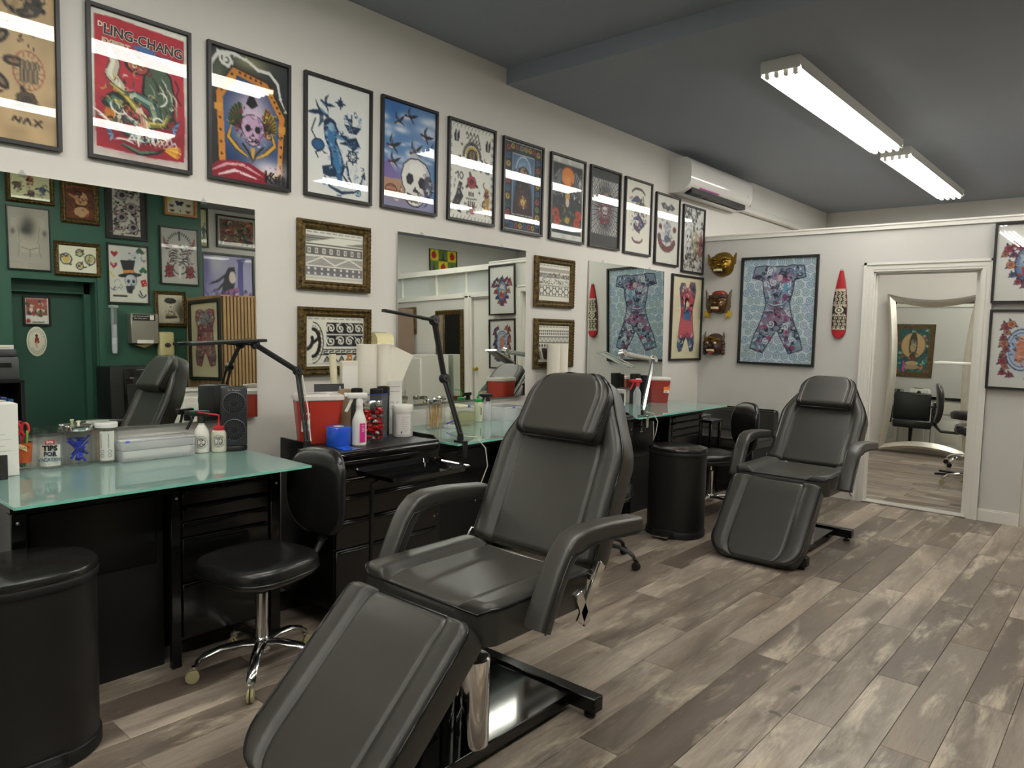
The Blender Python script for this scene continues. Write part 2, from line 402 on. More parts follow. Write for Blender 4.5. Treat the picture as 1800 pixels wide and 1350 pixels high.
# ------------------------------------------------------------------ fluorescent ceiling lamps
TUBE = mat('lit_tube', TUBE_COL, .4, emit=TUBE_EMIT, ecol=TUBE_COL)
def lamp_fixture(label, x, y0, ztop):
    t = thing('fluorescent_lamp', label, 'ceiling lamp', (x, y0, ztop), 0, 'four-tube fluorescent lamps on the ceiling')
    L_ = 2.43; hw = .118
    hb = MB().add([(-hw,0,0),(hw,0,0),(hw,L_,0),(-hw,L_,0),(-hw,0,-.05),(hw,0,-.05),(hw,L_,-.05),(-hw,L_,-.05),(-.07,.0,-.062),(.07,.0,-.062),(.07,L_,-.062),(-.07,L_,-.062)],
        [(0,1,2,3),(4,5,1,0),(5,6,2,1),(6,7,3,2),(7,4,0,3),(8,9,5,4),(9,10,6,5),(10,11,7,6),(11,8,4,7),(11,10,9,8)])
    hb.box(-hw-.004, hw+.004, -.004, .006, -.075, 0).box(-hw-.004, hw+.004, L_-.006, L_+.004, -.075, 0)
    hb.build('housing', mat('lamp_housing', hx('d9d7cf'), .45), t, 0)
    for s in (-1, 1):
        rf = MB().add([(s*hw, .02, -.05), (s*(hw+.012), .02, -.085), (s*(hw+.012), L_-.02, -.085), (s*hw, L_-.02, -.05), (s*(hw-.003), .02, -.05), (s*(hw+.009), .02, -.085), (s*(hw+.009), L_-.02, -.085), (s*(hw-.003), L_-.02, -.05)], [(0,1,2,3),(7,6,5,4),(0,4,5,1),(1,5,6,2),(2,6,7,3),(3,7,4,0)])
        rf.build('reflector', mat('lamp_housing', hx('d9d7cf'), .45), t, 0)
    for dx in (-.087, -.029, .029, .087):
        MB().lathe([(.0145, 0), (.0145, L_-.09)], 6, T3(dx, .045, -.088) @ RX(-PI/2)).build('tube', TUBE, t, 50)
        for yy in (.012, L_-.045): MB().rbox(dx-.014, dx+.014, yy, yy+.033, -.104, -.05, .006, 1).build('socket', WHITEP, t, 40)
    return t
lamp_fixture('four-tube fluorescent ceiling lamp, nearer of the two hanging in view', 1.67, 4.53, 3.155)
lamp_fixture('four-tube fluorescent ceiling lamp, farther one above the back room', 1.67, 7.22, 3.155)
lamp_fixture('four-tube fluorescent ceiling lamp above the armchairs near the black bins', 1.67, .62, 3.265)
lamp_fixture('four-tube fluorescent ceiling lamp over the open floor by the doorway', 3.58, 4.70, 3.155)
lamp_fixture('four-tube fluorescent ceiling lamp over the screened rear corner', 3.58, 7.25, 3.155)
lamp_fixture('four-tube fluorescent ceiling lamp over the floor before the green wall', 3.58, .75, 3.265)
lamp_fixture('unseen four-tube ceiling lamp added behind the camera for even light, mirror side', 1.67, -2.35, 3.265)  # out of view behind the camera, added to even out the light
lamp_fixture('unseen four-tube ceiling lamp added behind the camera for even light, green wall side', 3.58, -2.35, 3.265)  # its unseen partner, added for the same even light
# ------------------------------------------------------------------ upholstered pads
def sstep(a, b, x):
    t = min(1, max(0, (x-a)/(b-a))); return t*t*(3-2*t)
def pad(name, L, W, th, m, parent, M=I4, r0=.04, r1=.04, wfun=None, bolster=.018, groove=.64, edge=.022, sag=0., nv=26, pip=True, nu=15, dip=0.):
    """cushion along +y (0..L), top towards +z; r0 / r1 round the plan corners; side bolsters stand above the middle panel"""
    us = [-1+2*i/(2*nu) for i in range(2*nu+1)]
    us = sorted(set([math.copysign(abs(u)**.8, u) for u in us] + [s*g for s in (-1, 1) for g in (groove-.03, groove, groove+.03, groove+.08, .985)]))
    vs_ = sorted(set([L*i/nv for i in range(nv+1)] + [r0*(1-math.cos(PI/2*i/6)) for i in range(1, 7)] + [L-r1*(1-math.cos(PI/2*i/6)) for i in range(1, 7)]))
    def w(v):
        b = wfun(v) if wfun else W
        if v < r0: b = b-r0+math.sqrt(max(0, r0*r0-(r0-v)**2))
        if v > L-r1: b = b-r1+math.sqrt(max(0, r1*r1-(v-(L-r1))**2))
        return max(b, .02)
    def h(u, v):
        a = abs(u); z = th
        z += bolster*sstep(groove, groove+.14, a)*(1-sstep(.93, 1., a)*.3)
        z -= .006*math.exp(-((a-groove)/.02)**2)
        z -= sag*(1-(a/groove)**2 if a < groove else 0)
        z -= dip*(1-sstep(0, .10, v))*(1-sstep(groove-.05, groove+.12, a))
        e = edge
        da = (1-a)*w(v); dv = min(v, L-v)
        for d in (da, dv):
            if d < e: z -= e-math.sqrt(max(0, e*e-(e-d)**2))
        return z
    rows = []; V = []; F = []
    for v in vs_:
        ww = w(v); row = [(-ww*.985, v, 0), (-ww, v, .01), (-ww, v, h(-1, v)*.55)] + [(u*ww, v, h(u, v)) for u in us] + [(ww, v, h(1, v)*.55), (ww, v, .01), (ww*.985, v, 0)]
        rows.append(row)
    n = len(rows[0])
    for row in rows: V += row
    for j in range(len(rows)-1):
        for i in range(n-1): F.append((j*n+i, j*n+i+1, (j+1)*n+i+1, (j+1)*n+i))
        F.append((j*n+n-1, j*n, (j+1)*n, (j+1)*n+n-1))
    F.append(tuple(range(n-1, -1, -1))); F.append(tuple((len(rows)-1)*n+i for i in range(n)))
    F = [tuple(reversed(f)) for f in F]
    o = MB().add(V, F, M).build(name, m, parent, 50)
    if pip:
        zz = lambda v: h(1, v)+.012
        p = [(-w(v)-.001, v, zz(v)) for v in vs_] + [(w(v)+.001, v, zz(v)) for v in reversed(vs_)]
        MB().tube([M @ Vector(q) for q in p], .0042, 6, closed=True).build('piping', PIPING, o, 60)
    return o

def tattoo_chair(label, loc, leg_ang=44., U=I4, recline=25., off=(0, 0), leg_len=.645, lift=0.):
    """U places the upholstered upper part on its lift, off is the floor frame's offset"""
    t = thing('tattoo_chair', label, 'chair', loc, 0, 'black reclining tattoo chairs'); B = T3(off[0], off[1], 0)
    MB().rbox(-.20, .20, -.53, .36, .028, .072, .004, 1, B).build('base_plate', BLACKG, t, 40)
    for y in (-.545, .36):
        b = MB().rbox(-.31, .31, y-.028, y+.028, .024, .084, .004, 1, B).build('crossbar', BLACK, t, 40)
        for x in (-.27, .27): MB().lathe([(.022, 0), (.022, .012), (.009, .014), (.009, .026)], 12, B @ T3(x, y, 0)).build('foot', BLACKM, b)
    zf = (U @ Vector((0, 0, .43))).z
    MB().lathe([(.056, .07), (.056, .365), (.05, .372), (.016, .374), (.016, zf)], 28, B @ T3(.155, -.165, 0)).build('lift_cylinder', CHROME, t)
    MB().lathe([(.046, .07), (.046, zf)], 24, B @ T3(.07, -.13, 0)).build('lift_cylinder', CHROME, t)
    MB().rbox(-.15, -.04, -.12, .10, .07, zf+.01, .008, 1, B).build('lift_housing', BLACK, t, 40)
    MB().tube([(.02, -.20, .10), (.03, -.32, .115), (.05, -.40, .10)], .008, 8, M=B).tube([(-.04, -.40, .10), (.12, -.40, .10)], .009, 8, M=B).build('foot_pedal', STEEL, t)
    MB().rbox(-.24, .24, -.24, .26, .43, .475, .006, 1, U).build('seat_frame', BLACK, t, 40)
    pad('seat', .54, .32, .115, LEATHER, t, U @ T3(0, -.27, .472), r0=.05, r1=.04, bolster=.020, groove=.60, sag=.004, dip=.016)
    a = R(leg_ang); ML = U @ T3(0, -.318, .560) @ RZ(PI) @ RX(-a) @ T3(0, 0, -.095)
    leg = pad('leg_rest', leg_len, .298, .095, LEATHER, t, ML, r0=.05, r1=.13, bolster=.014, groove=.62, dip=.010)
    MB().rbox(-.20, .20, .06, leg_len-.15, -.030, .0, .005, 1, ML).build('support_panel', BLACK, leg, 40)
    rec = R(recline)
    def bw(v): return .305-.115*sstep(.40, .70, v)
    Mb = U @ T3(0, .29, .595) @ Matrix(((1, 0, 0, 0), (0, math.sin(rec), -math.cos(rec), 0), (0, math.cos(rec), math.sin(rec), 0), (0, 0, 0, 1)))
    back = pad('backrest', .765, .305, .105, LEATHER, t, Mb @ T3(0, 0, -.105), r0=.03, r1=.15, wfun=bw, bolster=.014, groove=.66, edge=.028)
    pad('head_pillow', .285, .200, .075, LEATHER, t, Mb @ T3(0, .455, .006) @ RX(R(-7)), r0=.03, r1=.13, bolster=0., groove=.8, edge=.03, nu=12)
    MB().rbox(-.20, .20, .05, .55, -.13, -.105, .006, 1, Mb).build('back_panel', BLACKM, back, 40)
    for s in (-1, 1):
        pts = [(s*.385, .43, .752), (s*.385, .34, .760), (s*.385, .22, .770), (s*.385, .10, .770), (s*.384, .045, .758), (s*.383, .01, .730), (s*.382, -.02, .690), (s*.380, -.06, .615), (s*.378, -.105, .52), (s*.378, -.112, .505)]
        ar = MB().tube(pts, .04, 20, sq=(.043, .031), M=U).build('armrest', LEATHER, t, 60)
        for e in (-1, 1):
            pp = [(p[0]+e*.044, p[1]-.012 if i > 4 else p[1], p[2]-.0 if i > 4 else p[2]-.026) for i, p in enumerate(pts)]
            MB().tube(pp, .0035, 6, M=U).build('piping', PIPING, ar, 60)
        MB().rbox(-.006, .006, -.022, .022, -.13, .10, .003, 1, U @ T3(s*.325, .27, .53) @ RX(R(-35))).rbox(-.006, .006, -.02, .02, -.10, .04, .003, 1, U @ T3(s*.325, .20, .50) @ RX(R(25))).build('hinge_bracket', CHROME, t, 40)
    MB().tube([(-.33, .26, .575), (.33, .26, .575)], .011, 10, M=U).build('hinge_rod', CHROME, t)
    return t
_sc = .935
tattoo_chair('large black reclining tattoo chair in front, leg rest stretched toward the camera', (3.495-_sc*1.785, _sc*1.875, 0), 44,
             T3(0, 0, 1.453*(1-_sc)) @ Matrix.Diagonal((_sc, _sc, _sc, 1)), 25., (1.71-(3.495-_sc*1.785), 1.875*(1-_sc)))
tattoo_chair('black reclining tattoo chair beside the doorway, leg rest hanging down', (1.665, 5.14, 0), 51, T3(0, 0, -.055), 36., leg_len=.60)

# ------------------------------------------------------------------ rolling stools
def star_base(t, r=.27, m=ALU, n=5, a0=0., wheel=None):
    wheel = wheel or mat('caster_rubber', hx('a39a72'), .4)
    hub = MB().lathe([(.03, .085), (.038, .10), (.036, .135), (.026, .15)], 16).build('hub', m, t)
    for k in range(n):
        a = a0+2*PI*k/n; c, s = math.cos(a), math.sin(a)
        pts = [(q*r, z) for q, z in ((.08, .125), (.3, .132), (.6, .125), (.85, .102), (.95, .080), (.965, .066))]
        mb = MB(); P = []
        wd = [.026, .024, .021, .019, .019, .015]; hd = [.016, .013, .012, .012, .013, .01]
        vs_, fs = [], []
        for (q, z), w_, h_ in zip(pts, wd, hd):
            for i in range(8):
                b = 2*PI*i/8; lat = w_*math.cos(b); up = h_*math.sin(b)
                vs_.append((q*c-lat*s, q*s+lat*c, z+up))
        for j in range(len(pts)-1):
            for i in range(8): fs.append((j*8+i, j*8+(i+1) % 8, (j+1)*8+(i+1) % 8, (j+1)*8+i))
        fs.append(tuple(range(8))); fs.append(tuple(5*8+i for i in range(7, -1, -1)))
        arm = mb.add(vs_, fs).build('base_arm', m, t, 60)
        x, y = r*.965*c, r*.965*s
        cs = MB().lathe([(.010, .058), (.013, .062), (.013, .070)], 10, T3(x, y, 0))
        tx, ty = -s, c
        cs.add([(x+c*-.012, y+s*-.012, .064), (x+c*.02, y+s*.02, .064), (x+c*.03+tx*.004, y+s*.03+ty*.004, .04), (x+c*.02, y+s*.02, .022), (x+c*-.002, y+s*-.002, .05)], [(0, 1, 2, 3, 4)])
        cs.build('caster', m, arm)
        for e in (-1, 1):
            MB().lathe([(.010, -.005), (.0255, -.0045), (.027, 0), (.0255, .0045), (.010, .005)], 18, T3(x+c*.010+tx*.0075*e, y+s*.010+ty*.0075*e, .027) @ RZ(a) @ RX(PI/2)).build('wheel', wheel, arm)
def work_stool(label, loc, rz, seat_z=.505, back=True, bm=None):
    t = thing('work_stool', label, 'stool', loc, rz, 'black work stools on five-star bases')
    star_base(t, a0=R(20), m=bm or ALU, wheel=bm)
    MB().lathe([(.026, .14), (.027, .34), (.022, .345)], 20).build('column_sleeve', bm or ALU, t)
    MB().lathe([(.013, .34), (.013, seat_z-.085)], 14).build('gas_lift', CHROME, t)
    def soft(u, v, hx_, hy_, z0, h_, e=.55):
        pass
    # seat: rounded shell, front edge waterfall
    def ring(scale, z, n=40):
        out = []
        for k in range(n):
            a = 2*PI*k/n; c, s = math.cos(a), math.sin(a); e = .62
            out.append((.215*scale*math.copysign(abs(c)**e, c), .215*scale*math.copysign(abs(s)**e, s)-.02*scale, z))
        return out
    prof = [(.80, seat_z-.085), (.93, seat_z-.082), (.99, seat_z-.066), (1.0, seat_z-.045), (.985, seat_z-.022), (.94, seat_z-.006), (.85, seat_z), (.6, seat_z-.004), (.3, seat_z-.010), (.02, seat_z-.012)]
    vs_, fs = [], []
    for sc, z in prof: vs_ += ring(sc, z)
    n = 40
    for j in range(len(prof)-1):
        for k in range(n): fs.append((j*n+k, j*n+(k+1) % n, (j+1)*n+(k+1) % n, (j+1)*n+k))
    fs.append(tuple(reversed(range(n)))); fs.append(tuple((len(prof)-1)*n+k for k in range(n)))
    st = MB().add(vs_, fs).build('seat', LEATHER2, t, 60)
    MB().tube([(p[0]*1.002, p[1], p[2]) for p in ring(.995, seat_z-.058)], .004, 6, closed=True).build('piping', PIPING, st, 60)
    MB().rbox(-.13, .13, -.11, .11, seat_z-.10, seat_z-.083, .006, 1).build('seat_plate', BLACKM, t, 40)
    if back:
        # bellows-covered back bar and curved pad
        pts = [(0, .15, seat_z-.09), (0, .31, seat_z-.085), (0, .362, seat_z-.03), (0, .372, seat_z+.06), (0, .374, seat_z+.20)]
        MB().tube(pts, [.014, .014, .016, .018, .014], 10).build('back_bar', BLACKM, t)
        for k in range(11):
            zz = seat_z-.035+k*.0135; yy = .362+.010*min(1, k/6)
            MB().lathe([(.016, 0), (.0245, .006), (.016, .012)], 14, T3(0, yy, zz)).build('bellows_ring', BLACKM, t)
        vs_, fs = [], []; nn = 40
        pr = [(.55, -.020), (.9, -.020), (.985, -.008), (1., .006), (.97, .022), (.88, .032), (.6, .036), (.02, .036)]
        for sc, d in pr:
            for k in range(nn):
                a = 2*PI*k/nn; c, s = math.cos(a), math.sin(a); e = .66
                x = .172*sc*math.copysign(abs(c)**e, c)*(1-.14*max(0, -s)*sc); z = .205*sc*math.copysign(abs(s)**e, s)
                yb = -d + .9*x*x*-1.0 + .03*((z/.185)**2)*.5
                vs_.append((x, .345+yb, seat_z+.195+z))
        for j in range(len(pr)-1):
            for k in range(nn): fs.append((j*nn+k, j*nn+(k+1) % nn, (j+1)*nn+(k+1) % nn, (j+1)*nn+k))
        fs.append(tuple(reversed(range(nn)))); fs.append(tuple((len(pr)-1)*nn+k for k in range(nn)))
        bk = MB().add(vs_, fs).build('backrest', LEATHER2, t, 60)
        MB().tube([(0, .375, seat_z+.16), (0, .405, seat_z+.16), (0, .415, seat_z+.16)], .012, 8).build('adjust_knob', BLACKM, t)
    return t
work_stool('black work stool with ribbed back bar at the first glass desk', (.765, 1.575, 0), R(13))
work_stool('black work stool at the second desk, hidden behind the front chair but for a caster', (.94, 3.78, 0), R(206), bm=BLACKM)
work_stool('black work stool at the last glass desk, pulled up beside the bin', (.83, 5.57, 0), R(-30), .50)

# ------------------------------------------------------------------ pedal bins
def pedal_bin(label, loc, rz, ax=.20, ay=.235, h=.645):
    t = thing('pedal_bin', label, 'bin', loc, rz, 'black oval pedal bins')
    def oval(sc, z, n=56):
        return [(ax*sc*math.copysign(abs(math.cos(2*PI*k/n))**.86, math.cos(2*PI*k/n)), ay*sc*math.copysign(abs(math.sin(2*PI*k/n))**.86, math.sin(2*PI*k/n)), z) for k in range(n)]
    def stack(pr):
        vs_, fs = [], []; n = 56
        for sc, z in pr: vs_ += oval(sc, z)
        for j in range(len(pr)-1):
            for k in range(n): fs.append((j*n+k, j*n+(k+1) % n, (j+1)*n+(k+1) % n, (j+1)*n+k))
        fs.append(tuple(reversed(range(n)))); fs.append(tuple((len(pr)-1)*n+k for k in range(n)))
        return MB().add(vs_, fs)
    stack([(.985, 0), (1.02, .004), (1.02, .045), (1.0, .05)]).build('foot_ring', BLACKM, t, 40)
    stack([(.99, .05), (.985, h-.05)]).build('body', BINM, t, 40)
    stack([(1.005, h-.05), (1.01, h-.047), (1.01, h-.028), (1.0, h-.025)]).build('rim', BLACKM, t, 40)
    stack([(1.0, h-.024), (1.01, h-.02), (1.01, h-.008), (.99, h), (.8, h+.007), (.5, h+.012), (.02, h+.014)]).build('lid', mat('bin_lid', hx('232221'), .16, spec=.6), t, 30)
    MB().rbox(ax*1.0, ax*1.0+.075, -.065, .065, .018, .034, .007, 2).rbox(ax*.9, ax*1.02, -.03, .03, .016, .03, .003, 1).build('pedal', ALU, t, 40)
    MB().rbox(ax*.99, ax*1.03, -.085, .085, .008, .06, .006, 1).build('pedal_recess', BLACKM, t, 40)
    return t
pedal_bin('large black pedal bin cut by the lower left corner of the picture', (.742, .705, 0), R(0))
pedal_bin('black pedal bin standing between the two tattoo chairs by the last desk', (.955, 4.775, 0), R(-88), .185, .205, .64)

# ------------------------------------------------------------------ glass desks, drawers, roller cabinets
def glass_mat():
    m = mat('aqua_glass', hx('83a29a'), .015, spec=.5); b = m.node_tree.nodes['Principled BSDF']
    b.inputs['IOR'].default_value = 2.0; b.inputs['Specular IOR Level'].default_value = .75
    return m
AQUA = glass_mat(); AQEDGE = mat('aqua_glass_edge', hx('7fc9b5'), .15)
ZC = .835
def desk(label, y0, y1, depth, drawers, group='black steel desks with aqua glass tops', n_left=True):
    t = thing('glass_desk', label, 'desk', (0, y0, 0), 0, group)
    L_ = y1-y0
    g = MB().rbox(.012, depth, 0, L_, ZC-.011, ZC, .0015, 1).build('glass_top', AQUA, t, 30)
    ed = MB().box(depth-.0005, depth+.0012, .002, L_-.002, ZC-.0105, ZC-.0008).box(.012, depth, -.0012, .0005, ZC-.0105, ZC-.0008).box(.012, depth, L_-.0005, L_+.0012, ZC-.0105, ZC-.0008)
    ed.build('glass_edge', AQEDGE, g, 0)
    fx = .50
    MB().rbox(.03, fx, .045, L_-.015, ZC-.075, ZC-.0115, .003, 1).build('apron', BLACK, t, 40)
    # end frames: posts and side sheet
    for y in (.045, L_-.066):
        MB().rbox(fx-.05, fx, y, y+.05, 0, ZC-.0755, .003, 1).build('post', BLACK, t, 40)
        MB().rbox(.04, .09, y, y+.05, 0, ZC-.0755, .003, 1).build('post', BLACK, t, 40)
        MB().box(.09, fx-.05, y+.02, y+.03, .06, ZC-.0755).build('side_sheet', BLACK, t, 0)
    MB().box(fx-.09, fx-.08, .095, drawers[0]-y0-.04, .0, ZC-.0755).build('modesty_sheet', BLACKM, t, 0)
    MB().rbox(fx-.082, fx-.072, .12, drawers[0]-y0-.07, .45, ZC-.10, .003, 1).build('modesty_panel', BLACK, t, 40)
    for y, z in ((.055, ZC-.05), (.055, ZC-.11), (L_-.05, ZC-.05), (L_-.05, ZC-.11), (.055, .40), (drawers[0]-y0-.03, ZC-.05), (drawers[0]-y0-.03, ZC-.11)):
        MB().lathe([(.006, 0), (.006, .002), (.003, .004)], 8, T3(fx, y+.012, z) @ RY(PI/2)).build('bolt', STEEL, t)
    # drawer unit
    d0, d1 = drawers[0]-y0, drawers[1]-y0
    dz = drawers[2]
    MB().box(.10, fx-.012, d0, d1, dz[-1][0]-.01, ZC-.0755).build('drawer_case', BLACK, t, 0)
    MB().rbox(fx-.03, fx, d0-.04, d0, .0, ZC-.0755, .003, 1).build('post', BLACK, t, 40)
    for (za, zb) in dz:
        dr = MB().rbox(fx-.011, fx+.004, d0+.006, d1-.006, za+.003, zb-.003, .002, 1).build('drawer', BLACK, t, 40)
        MB().tube([(fx+.005, d0+.012, zb-.012), (fx+.016, d0+.014, zb-.010), (fx+.018, d0+.03, zb-.008), (fx+.018, d1-.03, zb-.008), (fx+.016, d1-.014, zb-.010), (fx+.005, d1-.012, zb-.012)], .0045, 8).build('pull', BLACKG, dr)
    return t
desk('black steel desk with aqua glass top under the first mirror, drawers at its far end', .712, 1.84, .725, (1.36, 1.765, [(.690, .757), (.622, .688), (.555, .620), (.36, .553), (.12, .358)]))
desk('black steel desk with aqua glass top under the second mirror, behind the front chair', 2.75, 3.95, .725, (3.42, 3.86, [(.690, .757), (.622, .688), (.555, .620), (.36, .553), (.12, .358)]))
desk('black steel desk with aqua glass top in the far corner, under the third mirror', 4.62, 6.09, .715, (5.50, 6.00, [(.705, .757), (.645, .703), (.585, .643), (.36, .583), (.12, .358)]))

def roller_cabinet(label, x0, x1, y0, y1, zt=.862):
    t = thing('roller_cabinet', label, 'cabinet', (0, y0, 0), 0, 'black steel roller cabinets between the desks')
    w = y1-y0
    MB().box(x0, x1-.012, .004, w-.004, .10, zt-.03).build('body', BLACK, t, 0)
    MB().rbox(x0, x1, .012, w-.012, zt-.03, zt, .003, 1).build('deck', mat('deck_rubber', hx('1c1c1d'), .45, bump=.05, bscale=300), t, 40)
    for y in (0, w-.012):
        MB().prism([(x0, zt-.09), (x1-.02, zt-.09), (x1, zt-.02), (x1-.06, zt+.018), (x0, zt+.022)], 0, .012, T3(0, y+.012, 0) @ RX(PI/2)).build('side_lip', BLACK, t, 0)
    MB().tube([(x1-.005, .03, zt-.02), (x1+.022, .035, zt-.018), (x1+.026, .06, zt-.016), (x1+.026, w-.06, zt-.016), (x1+.022, w-.035, zt-.018), (x1-.005, w-.03, zt-.02)], .009, 10).build('front_rail', BLACKG, t)
    zs = [zt-.045, zt-.13, zt-.215, zt-.33, zt-.47, .11]
    for a, b in zip(zs[:-1], zs[1:]):
        dr = MB().rbox(x1-.013, x1, .012, w-.012, b+.003, a-.003, .003, 1).build('drawer', BLACK, t, 40)
        MB().rbox(x1-.002, x1+.010, .03, w-.03, a-.022, a-.010, .003, 1).build('pull', BLACK, dr, 40)
        MB().lathe([(.005, 0), (.005, .003)], 8, T3(x1, w-.04, (a+b)/2-.01) @ RY(PI/2)).build('lock', STEEL, dr)
    for x in (x0+.06, x1-.07):
        for y in (.06, w-.06):
            MB().lathe([(.012, -.012), (.045, -.012), (.048, 0), (.045, .012), (.012, .012)], 16, T3(x, y, .048) @ RX(PI/2)).rbox(x-.022, x+.022, y-.022, y+.022, .085, .10, .003, 1).build('caster', BLACKM, t)
    return t
roller_cabinet('black roller cabinet with drawers and crowded top, left of the second mirror', .20, .665, 2.005, 2.68)
roller_cabinet('black roller cabinet half hidden behind the front chair, beside the last desk', .04, .735, 4.03, 4.52)

# instrument tray on its stand
t = thing('instrument_tray', 'black steel instrument tray on a stand before the roller cabinet', 'tray', (.865, 2.305, 0))
zt_ = .785
tr = MB()
def trp(u, v, z): return (u*.165, v*.24, z)
o_ = [(-.165, -.24), (.165, -.24), (.165, .24), (-.165, .24)]
def rr(hx_, hy_, r, n=5):
    out = []
    for cx, cy, a0 in ((hx_-r, hy_-r, 0), (-hx_+r, hy_-r, 90), (-hx_+r, -hy_+r, 180), (hx_-r, -hy_+r, 270)):
        for k in range(n+1): a = R(a0+90*k/n); out.append((cx+r*math.cos(a), cy+r*math.sin(a)))
    return out
def shell(levels):
    vs_, fs = [], []; n = len(levels[0][0])
    for ring_, z in levels: vs_ += [(x, y, z) for x, y in ring_]
    for j in range(len(levels)-1):
        for k in range(n): fs.append((j*n+k, j*n+(k+1) % n, (j+1)*n+(k+1) % n, (j+1)*n+k))
    fs.append(tuple((len(levels)-1)*n+k for k in range(n))); fs.append(tuple(reversed(range(n))))
    return MB().add(vs_, fs)
shell([(rr(.150, .225, .03), zt_-.024), (rr(.158, .233, .03), zt_-.002), (rr(.172, .247, .035), zt_), (rr(.172, .247, .035), zt_+.002), (rr(.157, .232, .03), zt_), (rr(.149, .224, .03), zt_-.021)]).build('pan', BLACKG, t, 40)
MB().tube([(.0, -.2, zt_-.03), (.0, -.235, zt_-.05), (0, -.24, zt_-.1), (0, -.24, .02)], .011, 10).tube([(0, -.2, zt_-.03), (0, .2, zt_-.03)], .009, 8).build('pole', BLACK, t)
MB().tube([(-.17, -.28, .02), (-.16, -.24, .02), (.16, -.24, .02), (.17, -.28, .02)], .013, 8).tube([(0, -.24, .02), (0, .12, .02)], .012, 8).build('foot', BLACK, t)
# ------------------------------------------------------------------ wall mirrors with clips, air conditioner
TILT = R(1.2)
def wall_mirror(label, y0, y1, z0=.975, z1=2.035):
    t = thing('wall_mirror', label, 'mirror', (.004, y0, z1), 0, 'frameless wall mirrors'); H = z1-z0
    t.rotation_euler = (0, -TILT, 0)
    w = y1-y0
    MB().box(0, .006, 0, w, -H, 0).build('glass', MIRROR, t, 0)
    for y in (w*.16, w*.78):
        MB().rbox(-.002, .012, y-.012, y+.012, -.010, .008, .002, 1).rbox(.0, .010, y-.006, y+.006, .006, .018, .002, 1).build('clip', ACRYL, t, 40)
    return t
wall_mirror('frameless mirror above the first glass desk, showing the green wall', .76, 1.975)
wall_mirror('frameless mirror behind the front chair, showing the glazed screen', 2.915, 4.125)
wall_mirror('frameless mirror near the far corner, above the last glass desk', 4.925, 6.142)

ac = thing('air_conditioner', 'white wall air conditioner high on the wall near the corner', 'air conditioner', (0, 6.19, 2.77))
LA = 1.36
prof = [(0, 0), (.10, -.002), (.165, .03), (.205, .06), (.222, .10), (.226, .17), (.222, .24), (.205, .29), (.17, .312), (0, .315)]
MB().prism(prof, 0, LA, Matrix(((1, 0, 0, 0), (0, 0, 1, 0), (0, 1, 0, 0), (0, 0, 0, 1)))).build('casing', WHITEG, ac, 40)
MB().box(.105, .19, .09, LA-.09, -.0, .052, T3(0, 0, 0)).build('outlet', BLACKM, ac, 0)
for k, (x, z) in enumerate(((.125, .004), (.158, .018))):
    MB().rbox(x-.012, x+.012, .09, LA-.09, z-.004, z+.002, .002, 1, I4).build('louvre', WHITEP, ac, 40)
for y in (.35, .66): MB().box(.11, .186, y-.003, y+.003, -.002, .045).build('louvre_rib', WHITEP, ac, 0)
MB().rbox(.192, .212, .22, .62, .052, .062, .002, 1).build('reflection_strip', mat('pink_strip', hx('e05ac0'), .3), ac, 40)  # pink neon reflection on the flap, put on as a coloured strip
MB().box(.2235, .2265, LA-.12, LA-.10, .12, .135).build('badge', mat('badge_grey', hx('b9b9c4'), .4), ac, 0)

# ------------------------------------------------------------------ swing-arm lamps
def swing_lamp(label, pts, bar, m, bw=.028, crz=0., th=1.):
    """pts: clamp foot, elbow, head joint (world); bar: two ends of the lamp head"""
    t = thing('swing_arm_lamp', label, 'lamp', pts[0], 0, 'clamp-on swing-arm lamps')
    o = Vector(pts[0]); P = [Vector(p)-o for p in pts]; B = [Vector(p)-o for p in bar]
    K_ = RZ(crz)
    MB().rbox(-.035, .043, -.018, .018, .0005, .013, .003, 1, K_).rbox(.031, .043, -.018, .018, -.075, .012, .003, 1, K_).rbox(-.035, .043, -.016, .016, -.080, -.068, .003, 1, K_).cyl((-.01, 0, -.115), (-.01, 0, -.016), .006, M=K_).cyl((-.01, -.02, -.115), (-.01, .02, -.115), .004, n=8, M=K_).lathe([(.018, .012), (.018, .032)], 14).build('clamp', m, t, 40)
    MB().lathe([(.016, .03), (.016, .05), (.012, .055)], 14).build('pivot', m, t)
    for a, b, n in ((P[0]+Vector((0, 0, .05)), P[1], 'lower_arm'), (P[1], P[2], 'upper_arm')):
        d = (b-a).normalized(); s = d.cross(Vector((1, .3, 0))).normalized()*.011
        if n == 'lower_arm': MB().tube([a+s*th, b+s*th], .0065*th, 8).tube([a-s*th, b-s*th], .0065*th, 8).build(n, m, t)
        else: MB().tube([a, b], .010, 8, sq=(.008*th, .013*th)).build(n, m, t)
    for p in P[1:]:
        MB().lathe([(.018*th, -.016*th), (.021*th, -.012*th), (.021*th, .012*th), (.018*th, .016*th)], 14, T3(*p) @ RY(R(75))).lathe([(.007, -.024), (.007, .024)], 8, T3(*p) @ RY(R(75))).build('joint', m, t)
    h = MB().tube([B[0], (B[0]+B[1])/2, B[1]], .01, 12, sq=(bw, .008)).build('lamp_head', m, t, 50)
    MB().tube([P[2], (P[2]+(B[0]+B[1])/2)/2+Vector((0, 0, -.004)), (B[0]*.15+B[1]*.85)] if (P[2]-B[1]).length < .2 else [P[2], (B[0]+B[1])/2], .007, 8).build('head_bracket', m, t)
    return t
l1 = swing_lamp('black swing-arm lamp clamped between the first desk and the roller cabinet', [(.50, 1.965, .855), (.36, 2.001, 1.23), (.10, 1.925, 1.350)], [(.095, 1.59, 1.352), (.10, 1.975, 1.372)], BLACKM, crz=-PI/2)
